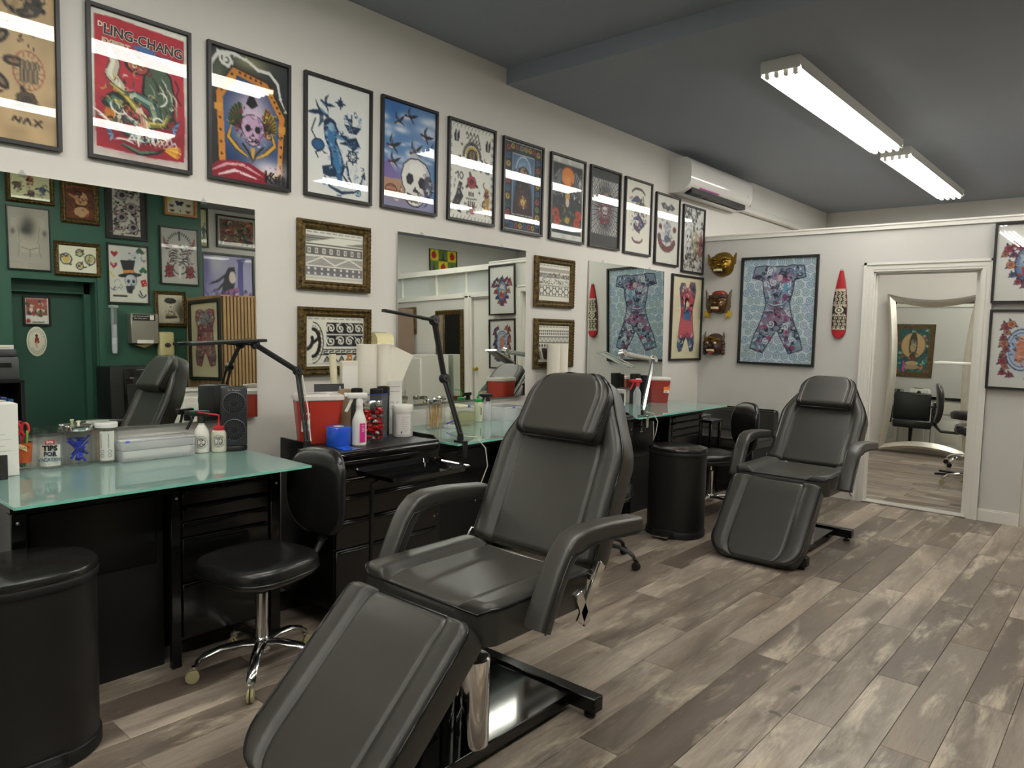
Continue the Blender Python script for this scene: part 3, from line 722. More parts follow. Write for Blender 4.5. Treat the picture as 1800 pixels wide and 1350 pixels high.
l2 = swing_lamp('tall black swing-arm lamp at the second desk, behind the front chair', [(.693, 2.80, ZC), (.60, 2.761, 1.182), (.60, 2.679, 1.496)], [(.60, 2.339, 1.536), (.60, 2.66, 1.50)], BLACKM, bw=.02, th=1.25)
l3 = swing_lamp('silver swing-arm lamp with broad flat head at the far desk', [(.683, 4.72, ZC), (.60, 4.982, 1.252), (.60, 4.549, 1.300)], [(.56, 4.330, 1.312), (.62, 4.63, 1.205)], ALU, bw=.055, th=1.5)
MB().tube([Vector(p)-Vector((.50, 1.965, .855)) for p in [(.50, 1.985, .90), (.45, 2.0, 1.06), (.38, 2.015, 1.21)]], .003, 6).build('cord', mat('white_cord', hx('d8d2c4'), .5), l1)
cw = mat('white_cord', hx('d8d2c4'), .5)
MB().tube([Vector(p)-Vector((.693, 2.80, ZC)) for p in [(.70, 2.82, .87), (.735, 2.88, .862), (.76, 2.93, .80), (.77, 2.94, .70), (.75, 2.92, .62), (.73, 2.90, .55), (.72, 2.90, .50)]], .003, 6).build('cord', cw, l2)
MB().tube([Vector(p)-Vector((.683, 4.72, ZC)) for p in [(.70, 4.74, .87), (.74, 4.78, .86), (.765, 4.80, .80), (.76, 4.79, .72), (.75, 4.77, .66), (.745, 4.78, .72), (.745, 4.77, .80)]], .003, 6).build('cord', cw, l3)

# ------------------------------------------------------------------ small containers
def jar_body(r, h, t, neck=None, m=None):
    n = neck or r
    MB().lathe([(r*.9, .0), (r, .006), (r, h*.80), (r*.97, h*.88), (n, h*.95), (n, h), (n-.004, h), (n-.004, h*.95), (r-.005, h*.86), (r-.005, .010), (.001, .010)], 28).build('glass', m or JARG, t, 50)
def sharps(label, loc, rz, w, d, h, m, decal):
    t = thing('sharps_container', label, 'container', loc, rz, 'red sharps containers')
    a = .80; n = 3
    def ring(s, z): return [(x*s, y*s) for x, y in rr(w/2, d/2, .025)]
    def lev(pr): return shell([(ring(s, 0), z) for s, z in pr])
    lev([(.78, 0), (.80, .004), (.985, h-.03), (.97, h-.03)]).build('tub', m, t, 40)
    lid = lev([(1.0, h-.034), (1.04, h-.03), (1.04, h-.012), (1.0, h-.008), (.90, h-.006), (.88, h-.012), (.6, h-.012)]).build('lid', mat('lid_white', hx('e6ddd4'), .3), t, 40)
    MB().rbox(-w*.30, w*.22, -d*.2, d*.25, h-.014, h-.004, .004, 1).build('flap', mat('flap_grey', hx('cfc9c0'), .3), lid, 40)
    fy = -d/2*.90
    Mx = T3(0, fy, h*.5) @ RX(math.atan2(d/2*.2, h)*-1.0)
    if decal == 'left':
        lb = MB().box(-w*.40, -w*.22, -.0045, -.003, -h*.24, h*.24, Mx).build('label_sticker', PAPER, t, 0)
        MB().lathe([(.016, 0), (.016, .001)], 18, Mx @ T3(-w*.29, -.005, .01) @ RX(PI/2)).build('symbol', RED, lb)
        for z in (.040, .032, -.03, -.036, -.042): MB().box(-w*.38, -w*.25, -.0052, -.0045, z, z+.003, Mx).build('print_line', mat('ink_grey', hx('6f6f72'), .7), lb, 0)
        MB().box(-w*.375, -w*.325, -.0052, -.0045, -.03, -.016, Mx).build('print_block', mat('ink_dark', hx('3c3f38'), .7), lb, 0)
    elif decal == 'right':
        lb = MB().box(w*.18, w*.42, -.0045, -.003, -h*.02, h*.28, Mx).build('label_sticker', mat('orange_label', hx('ee7a1c'), .5), t, 0)
        MB().box(w*.18, w*.42, -.0046, -.0031, -h*.12, -h*.02, Mx).build('label_strip', PAPER, lb, 0)
        for z in (-.022, -.016): MB().box(w*.21, w*.36, -.0052, -.0046, z, z+.003, Mx).build('print_line', mat('ink_dark', hx('3c3f38'), .7), lb, 0)
        MB().box(w*.375, w*.385, -.0052, -.0046, .02, .045, Mx).build('print_mark', mat('ink_dark', hx('3c3f38'), .7), lb, 0)
    return t
sharps('red sharps container with white lid on the roller cabinet behind the black lamp arm', (.32, 2.145, .8625), R(66), .235, .17, .25, RED, 'left')
sharps('dark red sharps container with orange sticker on the far desk', (.17, 5.83, ZC+.0005), R(40), .20, .165, .235, REDD, 'right')
sharps('red sharps container on the cabinet hidden by the front chair, seen in the mirror', (.30, 4.165, .8625), R(80), .18, .165, .245, RED, 'none')

# first desk, from the left edge of the picture
t = thing('document_box', 'white printed paper stack standing at the left end of the first desk', 'papers', (.105, .745, ZC+.0005))
MB().rbox(-.05, .05, -.03, .135, 0, .285, .002, 1).build('sheets', PAPER, t, 0)
for i, z in enumerate((.225, .165, .145, .135, .12, .10, .085)):
    MB().box(.0501, .0504, .02, .07+.02*(i % 3), z, z+.0016).build('print_line', mat('ink_paler', hx('bcb9b4'), .7), t, 0)
tag(MB().rbox(-.006, .006, -.035, .035, 0, .095, .002, 1).build('card_holder', mat('black_speckle', hx('2a2726'), .5, var=.5, vscale=90), None, 40), 'small black speckled card leaning at the left end of the first desk', 'card').location = (.215, .79, ZC+.0005)

t = thing('pint_glass', 'drinking glass with orange scroll print holding scissors and pens', 'glass', (.062, .918, ZC+.0005))
MB().lathe([(.026, 0), (.027, .012), (.034, .147), (.032, .147), (.025, .014), (.001, .014)], 28).build('glass', JARG, t, 50)
bnd = MB().lathe([(.0295, .035), (.0335, .115)], 28, cap=False).build('printed_band', mat('orange_print', hx('b8531f'), .4, var=.5, vscale=60), t, 50)
sc = MB().grid(lambda u, v: ((.0345)*math.cos(-1.75+1.9*u), (.0345)*math.sin(-1.75+1.9*u), .078+.02*v+.016*math.sin(3*u)), 14, 2).build('scroll', mat('cream_scroll', hx('e2cf98'), .5), bnd, 50)
text('lettering', 'GOOD LUCK', .0135, mat('ink_black', hx('17130f'), .6), bnd, (.030, -.0215, .096), (PI/2, R(-6), R(52)), ext=.0003)
for i, (dx, dy, hh, cc, rr_) in enumerate(((.012, .008, .165, '7fae3c', .004), (-.012, .010, .158, '2f6b46', .004), (.014, -.012, .15, '2a2a2c', .0035), (-.004, -.014, .14, '245a8c', .0035))):
    MB().tube([(dx*.6, dy*.6, .016), (dx*1.6, dy*1.6, hh)], rr_, 8).build('pen', mat('pen_'+cc, hx(cc), .35), t)
t = thing('scissors', 'red-handled scissors standing in the printed drinking glass', 'scissors', (.062, .918, ZC+.016), R(60))
for s in (-1, 1):
    ring_ = [(s*.014+.013*math.cos(a)-.004, 0, .155+.024*math.sin(a)) for a in [2*PI*k/16 for k in range(16)]]
    MB().tube(ring_, .0045, 8, closed=True).tube([(s*.008-.004, 0, .133), (0, 0, .10), (-s*.004, 0, .09)], .0045, 8).build('handle', mat('scissor_red', hx('c8232c'), .3), t)
    MB().prism([(-.004, .001), (.004, .095), (-.004, .095)], -.001, .001, T3(s*.002, 0, 0) @ RX(PI/2)).build('blade', STEEL, t, 0)

INK = mat('ink_black', hx('17130f'), .6); NAVY = mat('ink_navy', hx('22264a'), .6); TEAL = mat('ink_slate', hx('52707f'), .6)
t = thing('tip_jar', 'open glass jar with the tips sign on the first desk', 'jar', (.062, 1.018, ZC+.0005), R(68))
jar_body(.052, .162, t, .046)
sg = MB().grid(lambda u, v: (.0465*math.sin(-.85+1.75*u)*1.0, -.0465*math.cos(-.85+1.75*u), .012+.088*v), 14, 2).build('sign', PAPER, t, 50)
MB().grid(lambda u, v: (.0470*math.sin(-.33+.75*u), -.0470*math.cos(-.33+.75*u), .104+.016*v), 8, 1).build('red_label', mat('label_red', hx('cf2b3c'), .5), t, 50)
text('lettering', 'BOB', .012, PAPER, sg, (.002, -.0482, .112), ext=.0004, bold=.0005)
text('lettering', 'TIPS', .029, INK, sg, (.002, -.0478, .087), ext=.0015, bold=.0012)
text('lettering', 'FOR', .024, NAVY, sg, (.002, -.0478, .063), ext=.0015, bold=.0010)
text('lettering', 'VACATION', .0195, TEAL, sg, (.002, -.0478, .040), ext=.0015, bold=.0006, sx=.86)
t = thing('razor_jar', 'glass jar of blue disposable razors with steel lid on the first desk', 'jar', (.070, 1.122, ZC+.0005))
jar_body(.050, .155, t)
MB().lathe([(.052, .150), (.053, .152), (.053, .168), (.050, .171), (.001, .172)], 28).build('lid', ALU, t, 40)
MB().lathe([(.005, .171), (.005, .180), (.008, .183), (.008, .188), (.003, .190)], 12).build('lid_knob', mat('knob_cream', hx('dcd9b4'), .3), t)
BLU = mat('blue_plastic', hx('2a36b8'), .3); rz_ = random.Random(5)
for k in range(16):
    a = rz_.uniform(0, 2*PI); r1 = rz_.uniform(.01, .036); a2 = a+PI+rz_.uniform(-.8, .8); r2 = rz_.uniform(.02, .040); z1 = rz_.uniform(.016, .05); z2 = z1+rz_.uniform(.05, .085)
    p, q = Vector((r1*math.cos(a), r1*math.sin(a), z1)), Vector((r2*math.cos(a2), r2*math.sin(a2), z2))
    mb = MB().tube([p, p*.6+q*.4+Vector((0, 0, .004)), q], [.0048, .0042, .003], 7)
    d = (q-p).normalized(); sde = d.cross(Vector((0, 0, 1))).normalized()*.014
    mb.tube([q-sde, q+sde], .0042, 6, sq=(.0045, .003)); mb.build('razor', BLU, t, 50)
t = thing('stick_jar', 'glass jar of wooden sticks and printed packets with white lid on the first desk', 'jar', (.080, 1.228, ZC+.0005))
jar_body(.046, .158, t, .041)
MB().lathe([(.045, .154), (.046, .156), (.046, .172), (.044, .176), (.001, .178)], 28).build('lid', WHITEG, t, 40)
for k in range(7):
    MB().rbox(-.004, .004, -.0012, .0012, .012, .142+rz_.uniform(-.01, .004), .001, 1, T3(-.006+k*.002, -.036+k*.009, 0) @ RZ(rz_.uniform(0, 3)) @ RX(rz_.uniform(-.05, .05))).build('wooden_stick', mat('birch', hx('d7a868'), .6), t, 0)
pk = MB().grid(lambda u, v: (.040*math.cos(-1.0+1.5*u), .040*math.sin(-1.0+1.5*u), .012+.128*v), 10, 1).build('packet', PAPER, t, 50)
for u in (.0, .45):
    for z in (.034, .052):
        a = -.75+u*1.6
        ringp = [(.0412*math.cos(a+.17*math.cos(b)), .0412*math.sin(a+.17*math.cos(b)), z+.007*math.sin(b)) for b in [2*PI*k/14 for k in range(14)]]
        MB().tube(ringp, .0009, 4, closed=True).build('printed_ring', mat('ink_grey', hx('6f6f72'), .7), pk)
    MB().tube([(.0412*math.cos(a-.1), .0412*math.sin(a-.1), .068), (.0412*math.cos(a-.1), .0412*math.sin(a-.1), .13)], .0012, 4).build('printed_rule', mat('ink_grey', hx('6f6f72'), .7), pk)

t = thing('needle_case', 'long clear plastic storage case on the first desk', 'case', (.11, 1.262, ZC+.0005))
MB().rbox(-.05, .05, 0, .325, 0, .050, .006, 2).build('lower_tray', MILKY, t, 40)
MB().rbox(-.05, .05, .0, .325, .051, .085, .006, 2).build('upper_tray', MILKY, t, 40)
MB().rbox(-.053, .053, -.004, .329, .086, .097, .005, 2).build('lid', MILKY, t, 40)
MB().tube([(.012, .015, .027), (.012, .31, .027)], .021, 16).build('paper_roll', PAPER, t)
MB().box(.051, .056, .014, .030, .088, .095).build('latch', mat('blue_latch', hx('4a4ad0'), .4), t, 0)
for y in (.03, .045, .06, .25, .265, .28, .295): MB().box(.0502, .052, y, y+.004, .004, .016).build('rib', MILKY, t, 0)

def decal_round(t, r, z, rr_, cz=None):
    """round club sticker bent round a bottle of radius r, facing -y"""
    def ringm(r0, r1, m, name, dr, par):
        def f(u, v):
            b = 2*PI*u; q = r0+(r1-r0)*v; x = q*math.cos(b); zz = z+q*math.sin(b); a = x/r
            return ((r+dr)*math.sin(a), -(r+dr)*math.cos(a), zz)
        return MB().grid(f, 28, 1, flip=True).build(name, m, par, 60)
    s = ringm(.0005, rr_, PAPER, 'sticker', .0004, t)
    ringm(.0005, rr_*.66, INK, 'sticker_disc', .0007, s)
    ringm(rr_*.95, rr_, INK, 'sticker_rim', .0007, s)
    W_ = PAPER
    def arc(pts, w=.0011):
        MB().tube([((r+.0012)*math.sin(x*rr_/r), -(r+.0012)*math.cos(x*rr_/r), z+y*rr_) for x, y in pts], w, 5).build('monogram', W_, s)
    arc([(.50*math.cos(a), .50*math.sin(a)) for a in [R(45+6*k) for k in range(46)]])
    arc([(-.05+.28*math.cos(a), .0+.3*math.sin(a)) for a in [R(30+6*k) for k in range(51)]])
    arc([(-.32, -.28), (-.32, .25), (-.02, -.25), (-.02, .28)]); arc([(-.5, .38), (0, 0), (.5, .38)]); arc([(0, 0), (0, -.55)])
    MB().tube([((r+.0010)*math.sin(.81*rr_*math.cos(a)/r), -(r+.0010)*math.cos(.81*rr_*math.cos(a)/r), z+.81*rr_*math.sin(a)) for a in [R(35+5*k) for k in range(23)]], .0009, 5).build('rim_text', INK, s)
    MB().tube([((r+.0010)*math.sin(.81*rr_*math.cos(a)/r), -(r+.0010)*math.cos(.81*rr_*math.cos(a)/r), z+.81*rr_*math.sin(a)) for a in [R(215+5*k) for k in range(23)]], .0009, 5).build('rim_text', INK, s)
def trigger(t, z, mh, mt, s=1.0):
    K_ = RZ(-PI/2)
    MB().rbox(-.013*s, .013*s, -.050*s, .032*s, z+.028*s, z+.052*s, .006*s, 2, K_).rbox(-.010*s, .010*s, -.064*s, -.048*s, z+.036*s, z+.052*s, .003, 1, K_).lathe([(.014*s, z), (.014*s, z+.02*s), (.011*s, z+.03*s)], 14).build('spray_head', mh, t, 40)
    MB().tube([(0, -.030*s, z+.03*s), (0, -.038*s, z+.01*s), (0, -.048*s, z-.012*s), (0, -.056*s, z-.026*s)], .005*s, 8, sq=(.006*s, .0035*s), M=K_).build('trigger', mt, t, 50)
t = thing('spray_bottle', 'white spray bottle with black trigger and round club sticker on the first desk', 'bottle', (.105, 1.642, ZC+.0005), R(62))
MB().lathe([(.030, 0), (.034, .004), (.034, .085), (.031, .105), (.020, .125), (.014, .133), (.014, .142)], 28).build('body', mat('bottle_white', hx('e6e4da'), .35), t)
trigger(t, .142, BLACKM, BLACKM, 1.15); decal_round(t, .034, .052, .030)
t = thing('wash_bottle', 'squeeze bottle with red cap and bent red spout on the first desk', 'bottle', (.138, 1.712, ZC+.0005), R(58))
MB().lathe([(.031, 0), (.034, .004), (.034, .088), (.031, .100), (.024, .106)], 28).build('body', mat('bottle_milky', hx('d3d2bd'), .3), t)
MB().lathe([(.026, .106), (.027, .108), (.027, .124), (.025, .126)], 24).build('cap', mat('cap_red', hx('c32a33'), .35), t)
MB().tube([(0, .0, .126), (0, .0, .165), (0, -.006, .176), (-.01, -.018, .181), (-.05, -.04, .190), (-.085, -.058, .198)], [.0045, .0045, .0045, .004, .003, .002], 8).build('spout', mat('cap_red', hx('c32a33'), .35), t)
decal_round(t, .034, .055, .030)
t = thing('desk_fan', 'black twin tower desk fan at the right end of the first desk', 'fan', (.135, 1.79, ZC+.0005), R(64))
MB().lathe([(.062, 0), (.064, .004), (.064, .018), (.058, .026)], 28, sx=.98, sy=.86).build('base', BLACKM, t, 40)
MB().rbox(-.060, .060, -.045, .050, .024, .312, .010, 2).build('housing', mat('fan_grey', hx('26262a'), .4), t, 40)
for zc in (.105, .235):
    ring_ = MB().lathe([(.050, 0), (.053, -.003), (.053, .004), (.050, .006)], 32, T3(0, -.045, zc) @ RX(PI/2), cap=False).build('grille_ring', mat('grille_grey', hx('55555a'), .35), t)
    MB().lathe([(.050, 0), (.001, .001)], 28, T3(0, -.0452, zc) @ RX(PI/2)).build('fan_well', mat('fan_dark', hx('0a0a0b'), .5), t)
    MB().lathe([(.017, 0), (.016, .004), (.001, .006)], 18, T3(0, -.047, zc) @ RX(PI/2)).build('grille_hub', BLACKM, ring_)
    for k in range(22):
        a = 2*PI*k/22
        MB().tube([(.016*math.cos(a), -.049, zc+.016*math.sin(a)), (.034*math.cos(a+.35), -.0505, zc+.034*math.sin(a+.35)), (.051*math.cos(a+.55), -.0485, zc+.051*math.sin(a+.55))], .0010, 4).build('grille_spoke', mat('grille_grey', hx('55555a'), .35), ring_)
text('lettering', 'Dr. Prepare', .012, mat('ink_light', hx('b9b9bb'), .5), t, (0, -.0455, .297), ext=.0003)

# roller cabinet top
ZK = .8625
t = thing('wrap_roll', 'blue barrier film roll on the front of the roller cabinet', 'roll', (.485, 2.155, ZK))
BF = mat('blue_film', hx('2456c4'), .18, coat=.4)
MB().lathe([(.032, .0), (.060, .0), (.062, .003), (.062, .093), (.060, .096), (.030, .096), (.026, .094), (.026, .002), (.032, .0)], 32, cap=False).build('film', BF, t, 40)
MB().lathe([(.026, .001), (.026, .0955), (.022, .0955), (.022, .001), (.026, .001)], 24, cap=False).build('core', PAPER, t, 40)
MB().grid(lambda u, v: (.06+.105*u, -.075+.09*v, .0015+.0022*math.sin(5*u+2*v)), 8, 4).build('film_tail', BF, t, 50)
t = thing('spray_bottle', 'white spray bottle with magenta label on the roller cabinet', 'bottle', (.545, 2.235, ZK), R(62))
MB().lathe([(.033, 0), (.036, .004), (.036, .110), (.035, .125), (.026, .150), (.018, .170), (.0165, .195), (.018, .200)], 28).build('body', mat('bottle_white', hx('e6e4da'), .35), t)
for z in (.03, .05, .07, .09, .105): MB().tube([(.0362*math.cos(2*PI*k/24), .0362*math.sin(2*PI*k/24), z) for k in range(24)], .0006, 4, closed=True).build('rib', mat('bottle_white', hx('e6e4da'), .35), t)
lb = MB().grid(lambda u, v: (.0366*math.sin(-.1+.85*u), -.0366*math.cos(-.1+.85*u), .018+.095*v), 8, 1).build('label', mat('magenta_label', hx('d9308c'), .4), t, 50)
for z, w_ in ((.100, .014), (.088, .011), (.080, .016), (.072, .012)): MB().grid(lambda u, v, z=z, w_=w_: (.0371*math.sin(.2+w_/.0366*u), -.0371*math.cos(.2+w_/.0366*u), z+.003*v), 4, 1).build('print_line', PAPER, lb)
trigger(t, .200, WHITEP, WHITEP, 1.2)
t = thing('candy_jar', 'square glass jar full of red wrapped candies on the roller cabinet', 'jar', (.50, 2.345, ZK), R(58))
cj = [(x, y) for x, y in rr(.060, .060, .018)]
shell([([(x*.92, y*.92) for x, y in cj], 0), (cj, .006), (cj, .165), ([(x*.80, y*.80) for x, y in cj], .187), ([(x*.80, y*.80) for x, y in cj], .19)]).build('glass', JARG, t, 40)
MB().lathe([(.050, .188), (.052, .190), (.052, .212), (.049, .216), (.001, .2165)], 28).build('lid', ALU, t, 40)
cr_ = random.Random(3); CR = mat('candy_red', hx('c4161f'), .25, var=.2, vscale=60); CB = mat('candy_dark', hx('3a1210'), .3); CW = mat('candy_white', hx('e8d8d2'), .3)
for k in range(110):
    x, y, z = cr_.choice((-1, 1))*.046*cr_.random()**.45, cr_.choice((-1, 1))*.046*cr_.random()**.45, .012+.155*k/110
    MM = T3(x, y, z) @ RZ(cr_.uniform(0, 6)) @ RX(cr_.uniform(-1, 1))
    mb = MB().rbox(-.013, .013, -.0075, .0075, -.006, .006, .002, 1, MM)
    for s in (-1, 1): mb.add([(s*.011, 0, 0), (s*.019, -.006, .003), (s*.019, .006, -.003), (s*.0185, 0, .004)], [(0, 1, 3), (0, 3, 2)], MM)
    mb.build('candy', (CR, CR, CR, CB, CR, CW)[k % 6], t, 0)
t = thing('wipes_canister', 'white ribbed wipes canister on the roller cabinet beside the second mirror', 'canister', (.44, 2.605, ZK))
MB().lathe([(.054, 0), (.056, .003), (.056, .135), (.057, .137), (.057, .168), (.054, .172), (.001, .1725)], 32).build('tub', WHITEP, t, 40)
for z in (.139, .148, .157): MB().tube([(.0572*math.cos(2*PI*k/28), .0572*math.sin(2*PI*k/28), z) for k in range(28)], .0008, 4, closed=True).build('rib', WHITEP, t)
lb = MB().grid(lambda u, v: (.0564*math.cos(-1.35+1.5*u), .0564*math.sin(-1.35+1.5*u), .015+.11*v), 10, 1).build('label', mat('label_offwhite', hx('e9e4e0'), .5), t, 50)
for i in range(9): MB().grid(lambda u, v, i=i: (.0569*math.cos(-.75+(.5+.1*(i % 3))*u), .0569*math.sin(-.75+(.5+.1*(i % 3))*u), .028+.010*i+.0022*v), 6, 1).build('print_line', mat('print_rose', hx('b79a9a'), .6) if i > 6 else mat('ink_pale', hx('b4b1ae'), .6), lb)
MB().grid(lambda u, v: (.0569*math.cos(-.85+.10*u), .0569*math.sin(-.85+.10*u), .02+.012*v), 2, 1).build('print_block', mat('ink_dark', hx('3c3f38'), .7), lb)
for i, (x, y, h_, r_, lab) in enumerate(((.385, 2.468, .262, .034, 'tall black canister in the clear holder, nearer of two on the roller cabinet'), (.345, 2.547, .268, .033, 'tall black canister behind the first one on the roller cabinet'), (.31, 2.395, .262, .030, 'thin black canister beside the brown carton on the roller cabinet'))):
    t = thing('black_canister', lab, 'canister', (x, y, ZK), 0, 'black canisters on the roller cabinet')
    MB().lathe([(r_*.97, 0), (r_, .003), (r_, h_-.05)], 24).build('tub', mat('canister_black', hx('161617'), .35, var=.3, vscale=80), t, 40)
    MB().lathe([(r_+.001, h_-.05), (r_+.001, h_-.003), (r_-.004, h_), (r_-.006, h_-.003), (r_-.006, h_-.02), (.001, h_-.02)], 24).build('cap', BLACKM, t, 40)
t = thing('acrylic_holder', 'clear acrylic holder with blue edges in front of the black canisters', 'holder', (.395, 2.335, ZK))
for a in ((.028, .032, .0, .175, 0, .235), (-.045, .028, .0, .003, 0, .235), (-.045, .028, .172, .175, 0, .235), (-.045, .028, .003, .172, 0, .004)):
    MB().box(*a).build('wall', ACRYL, t, 0)
MB().box(.0275, .0325, -.0005, .1755, .233, .2375).box(.0275, .0325, -.0005, .1755, 0, .003).box(-.045, .03, -.0005, .003, .233, .2375).build('blue_edge', mat('blue_edge', hx('2c3f96'), .3), t, 0)
def sheet_roll(label, loc, r, h_, m=None):
    t = thing('paper_roll', label, 'paper roll', loc, 0, 'white paper rolls')
    MB().lathe([(.016, 0), (r, 0), (r, h_), (r-.004, h_+.001), (.016, h_+.001)], 28, cap=False).build('paper', m or mat('towel_paper', hx('ece6d6'), .85, bump=.2, bscale=35), t, 40)
    MB().lathe([(.0165, 0), (.0165, h_+.002), (.013, h_+.002), (.013, 0)], 16, cap=False).build('core', mat('card_core', hx('b79c74'), .8), t, 40)
    return t
sheet_roll('tall white paper roll at the back of the roller cabinet, nearest the gilt frames', (.275, 2.485, ZK), .055, .495)
tr_ = sheet_roll('tall white paper roll with a loose hanging sheet, beside the hand gel dispenser', (.268, 2.605, ZK), .052, .495)
MB().grid(lambda u, v: (.050*(1-u)+.085*u-.01*math.sin(3*v)*u, .015+.135*u-.10*u*(1-v), .495-.06*u-(.44+.0*u)*(1-v)*(1-.55*u)-.0*v), 10, 10).build('loose_sheet', mat('towel_paper', hx('ece6d6'), .85), tr_, 60)
t = thing('drawing_pad', 'tall white drawing pad with dark binding strip standing on the roller cabinet', 'pad', (.252, 2.27, ZK), R(72))
MB().box(-.075, .075, -.012, .012, 0, .245, RX(R(-6))).build('pages', mat('page_grey', hx('d8d6d8'), .7), t, 0)
MB().box(-.0765, .0765, -.0135, .0135, .245, .285, RX(R(-6))).build('binding', mat('binding_grey', hx('3b3a3c'), .5), t, 0)
MB().box(.05, .058, -.0145, -.0135, .255, .272, RX(R(-6))).build('logo', mat('ink_pale', hx('b4b1ae'), .6), t, 0)
t = thing('brown_carton', 'narrow brown cardboard carton behind the white spray bottle', 'carton', (.338, 2.296, ZK), R(60))
MB().rbox(-.030, .030, -.02, .02, 0, .262, .002, 1).build('box', mat('cardboard', hx('8c7558'), .8, var=.1, vscale=20), t, 0)
MB().rbox(-.0305, .0305, -.0205, .0205, .235, .264, .002, 1).build('flap', mat('cardboard', hx('8c7558'), .8), t, 0)
t = thing('white_carton', 'tall white box between the drawing pad and the paper rolls', 'carton', (.238, 2.395, ZK), R(75))
MB().rbox(-.045, .045, -.022, .022, 0, .405, .003, 1).build('box', mat('carton_white', hx('ebe4d4'), .7), t, 40)
MB().box(-.040, .040, -.0225, -.022, .02, .38).build('front_sheet', PAPER, t, 0)
tag(MB().tube([(0, 0, 0), (-.0, -.035, .44)], .019, 18).build('stencil_tube', mat('cream_tube', hx('e9e0bd'), .6), None), 'cream cardboard tube leaning behind the drawing pad', 'tube').location = (.218, 2.338, ZK)
t = thing('wooden_stirrer', 'flat orange wooden paddle with a hole leaning before the gilt frame', 'paddle', (.228, 2.420, ZK), R(75))
MB().rbox(-.014, .014, -.003, .003, 0, .44, .002, 1, T3(.0, .028, 0)).build('stick', mat('orange_wood', hx('b9783a'), .55, var=.15, vscale=30), t, 40)
MB().lathe([(.004, 0), (.004, .0075)], 12, T3(0, .0285, .42) @ RX(PI/2) @ T3(0, 0, -.0005)).build('hole', mat('hole_light', hx('e8e0d0'), .7), t)
t = thing('price_card', 'white printed card standing behind the wipes canister', 'card', (.348, 2.628, ZK), R(72))
MB().box(-.04, .04, -.002, .002, 0, .295).build('card', PAPER, t, 0)
for z in (.262, .235, .15, .14): MB().box(-.03, .025, -.0026, -.002, z, z+.002).build('print_line', mat('ink_grey', hx('6f6f72'), .7), t, 0)
MB().tube([(-.03+.05*k/8, -.0026, .17+.012*math.sin(k)) for k in range(9)], .001, 4).build('scribble', mat('ink_blue', hx('5a6a9c'), .6), t)
t = thing('gel_dispenser', 'cream hand gel dispenser fixed to the wall beside the second mirror', 'dispenser', (0, 2.765, 1.20))
prof = [(0, 0), (.075, .0), (.095, .03), (.098, .12), (.09, .19), (.07, .215), (0, .222)]
MB().prism(prof, -.062, .062, Matrix(((1, 0, 0, 0), (0, 0, 1, 0), (0, 1, 0, 0), (0, 0, 0, 1)))).build('cover', mat('cream_plastic', hx('d9cf9b'), .3), t, 40)
MB().rbox(.0, .03, -.066, .066, -.003, .225, .01, 2).build('back_plate', mat('grey_plastic', hx('9b9890'), .4), t, 40)
MB().rbox(.0955, .0995, -.03, .03, .125, .150, .010, 2).build('badge', mat('badge_navy', hx('2c2a78'), .4), t, 40)
text('lettering', 'PURELL', .015, PAPER, t, (.1000, 0, .137), (PI/2, 0, PI/2), ext=.0003, bold=.0004)

# second desk
def stick_jar(label, loc, r, h_, n):
    t = thing('stick_jar', label, 'jar', loc); jar_body(r, h_, t)
    MB().lathe([(r+.002, h_-.004), (r+.003, h_), (r+.003, h_+.016), (r, h_+.019), (.012, h_+.020), (.010, h_+.026), (.001, h_+.027)], 28).build('lid', ALU, t, 40)
    for k in range(n):
        a = rz_.uniform(0, 2*PI); q = rz_.uniform(0, r*.7)
        MB().rbox(-.004, .004, -.001, .001, .012, h_-.02, .001, 1, T3(q*math.cos(a), q*math.sin(a), 0) @ RZ(a) @ RX(rz_.uniform(-.22, .22))).build('wooden_stick', mat('birch', hx('d7a868'), .6), t, 0)
    return t
stick_jar('glass jar of wooden spatulas with steel lid on the second desk', (.19, 3.065, ZC+.0005), .046, .165, 12)
stick_jar('glass jar with steel lid beside the spatula jar on the second desk', (.12, 3.175, ZC+.0005), .044, .165, 4)
t = thing('swab_tray', 'low pile of white swabs with a blue pen on the second desk', 'tray', (.235, 3.165, ZC+.0005))
MB().rbox(-.03, .03, -.03, .03, 0, .022, .004, 1).build('dish', MILKY, t, 40)
MB().tube([(.0, -.03, .026), (.02, .045, .06)], .004, 8).build('pen', BLU, t)
t = thing('glass_box', 'square glass container of yellowish liquid with cream lid on the second desk', 'container', (.175, 3.335, ZC+.0005))
gb = rr(.05, .075, .01)
shell([(gb, 0), (gb, .115)]).build('glass', JARG, t, 40)
shell([([(x*.93, y*.93) for x, y in gb], .006), ([(x*.93, y*.93) for x, y in gb], .085)]).build('liquid', clear_mat('yellow_liquid', (.86, .86, .62), 1.33, haze=.25, hcol=(.6, .6, .42)), t, 40)
MB().rbox(-.05, .05, -.078, .0, .116, .134, .004, 1).build('cream_lid', mat('cream_lid', hx('e8ddb8'), .4), t, 40)
MB().rbox(-.03, .02, .01, .055, .116, .128, .004, 1).build('blue_cap', mat('blue_cap', hx('3158b0'), .4), t, 40)
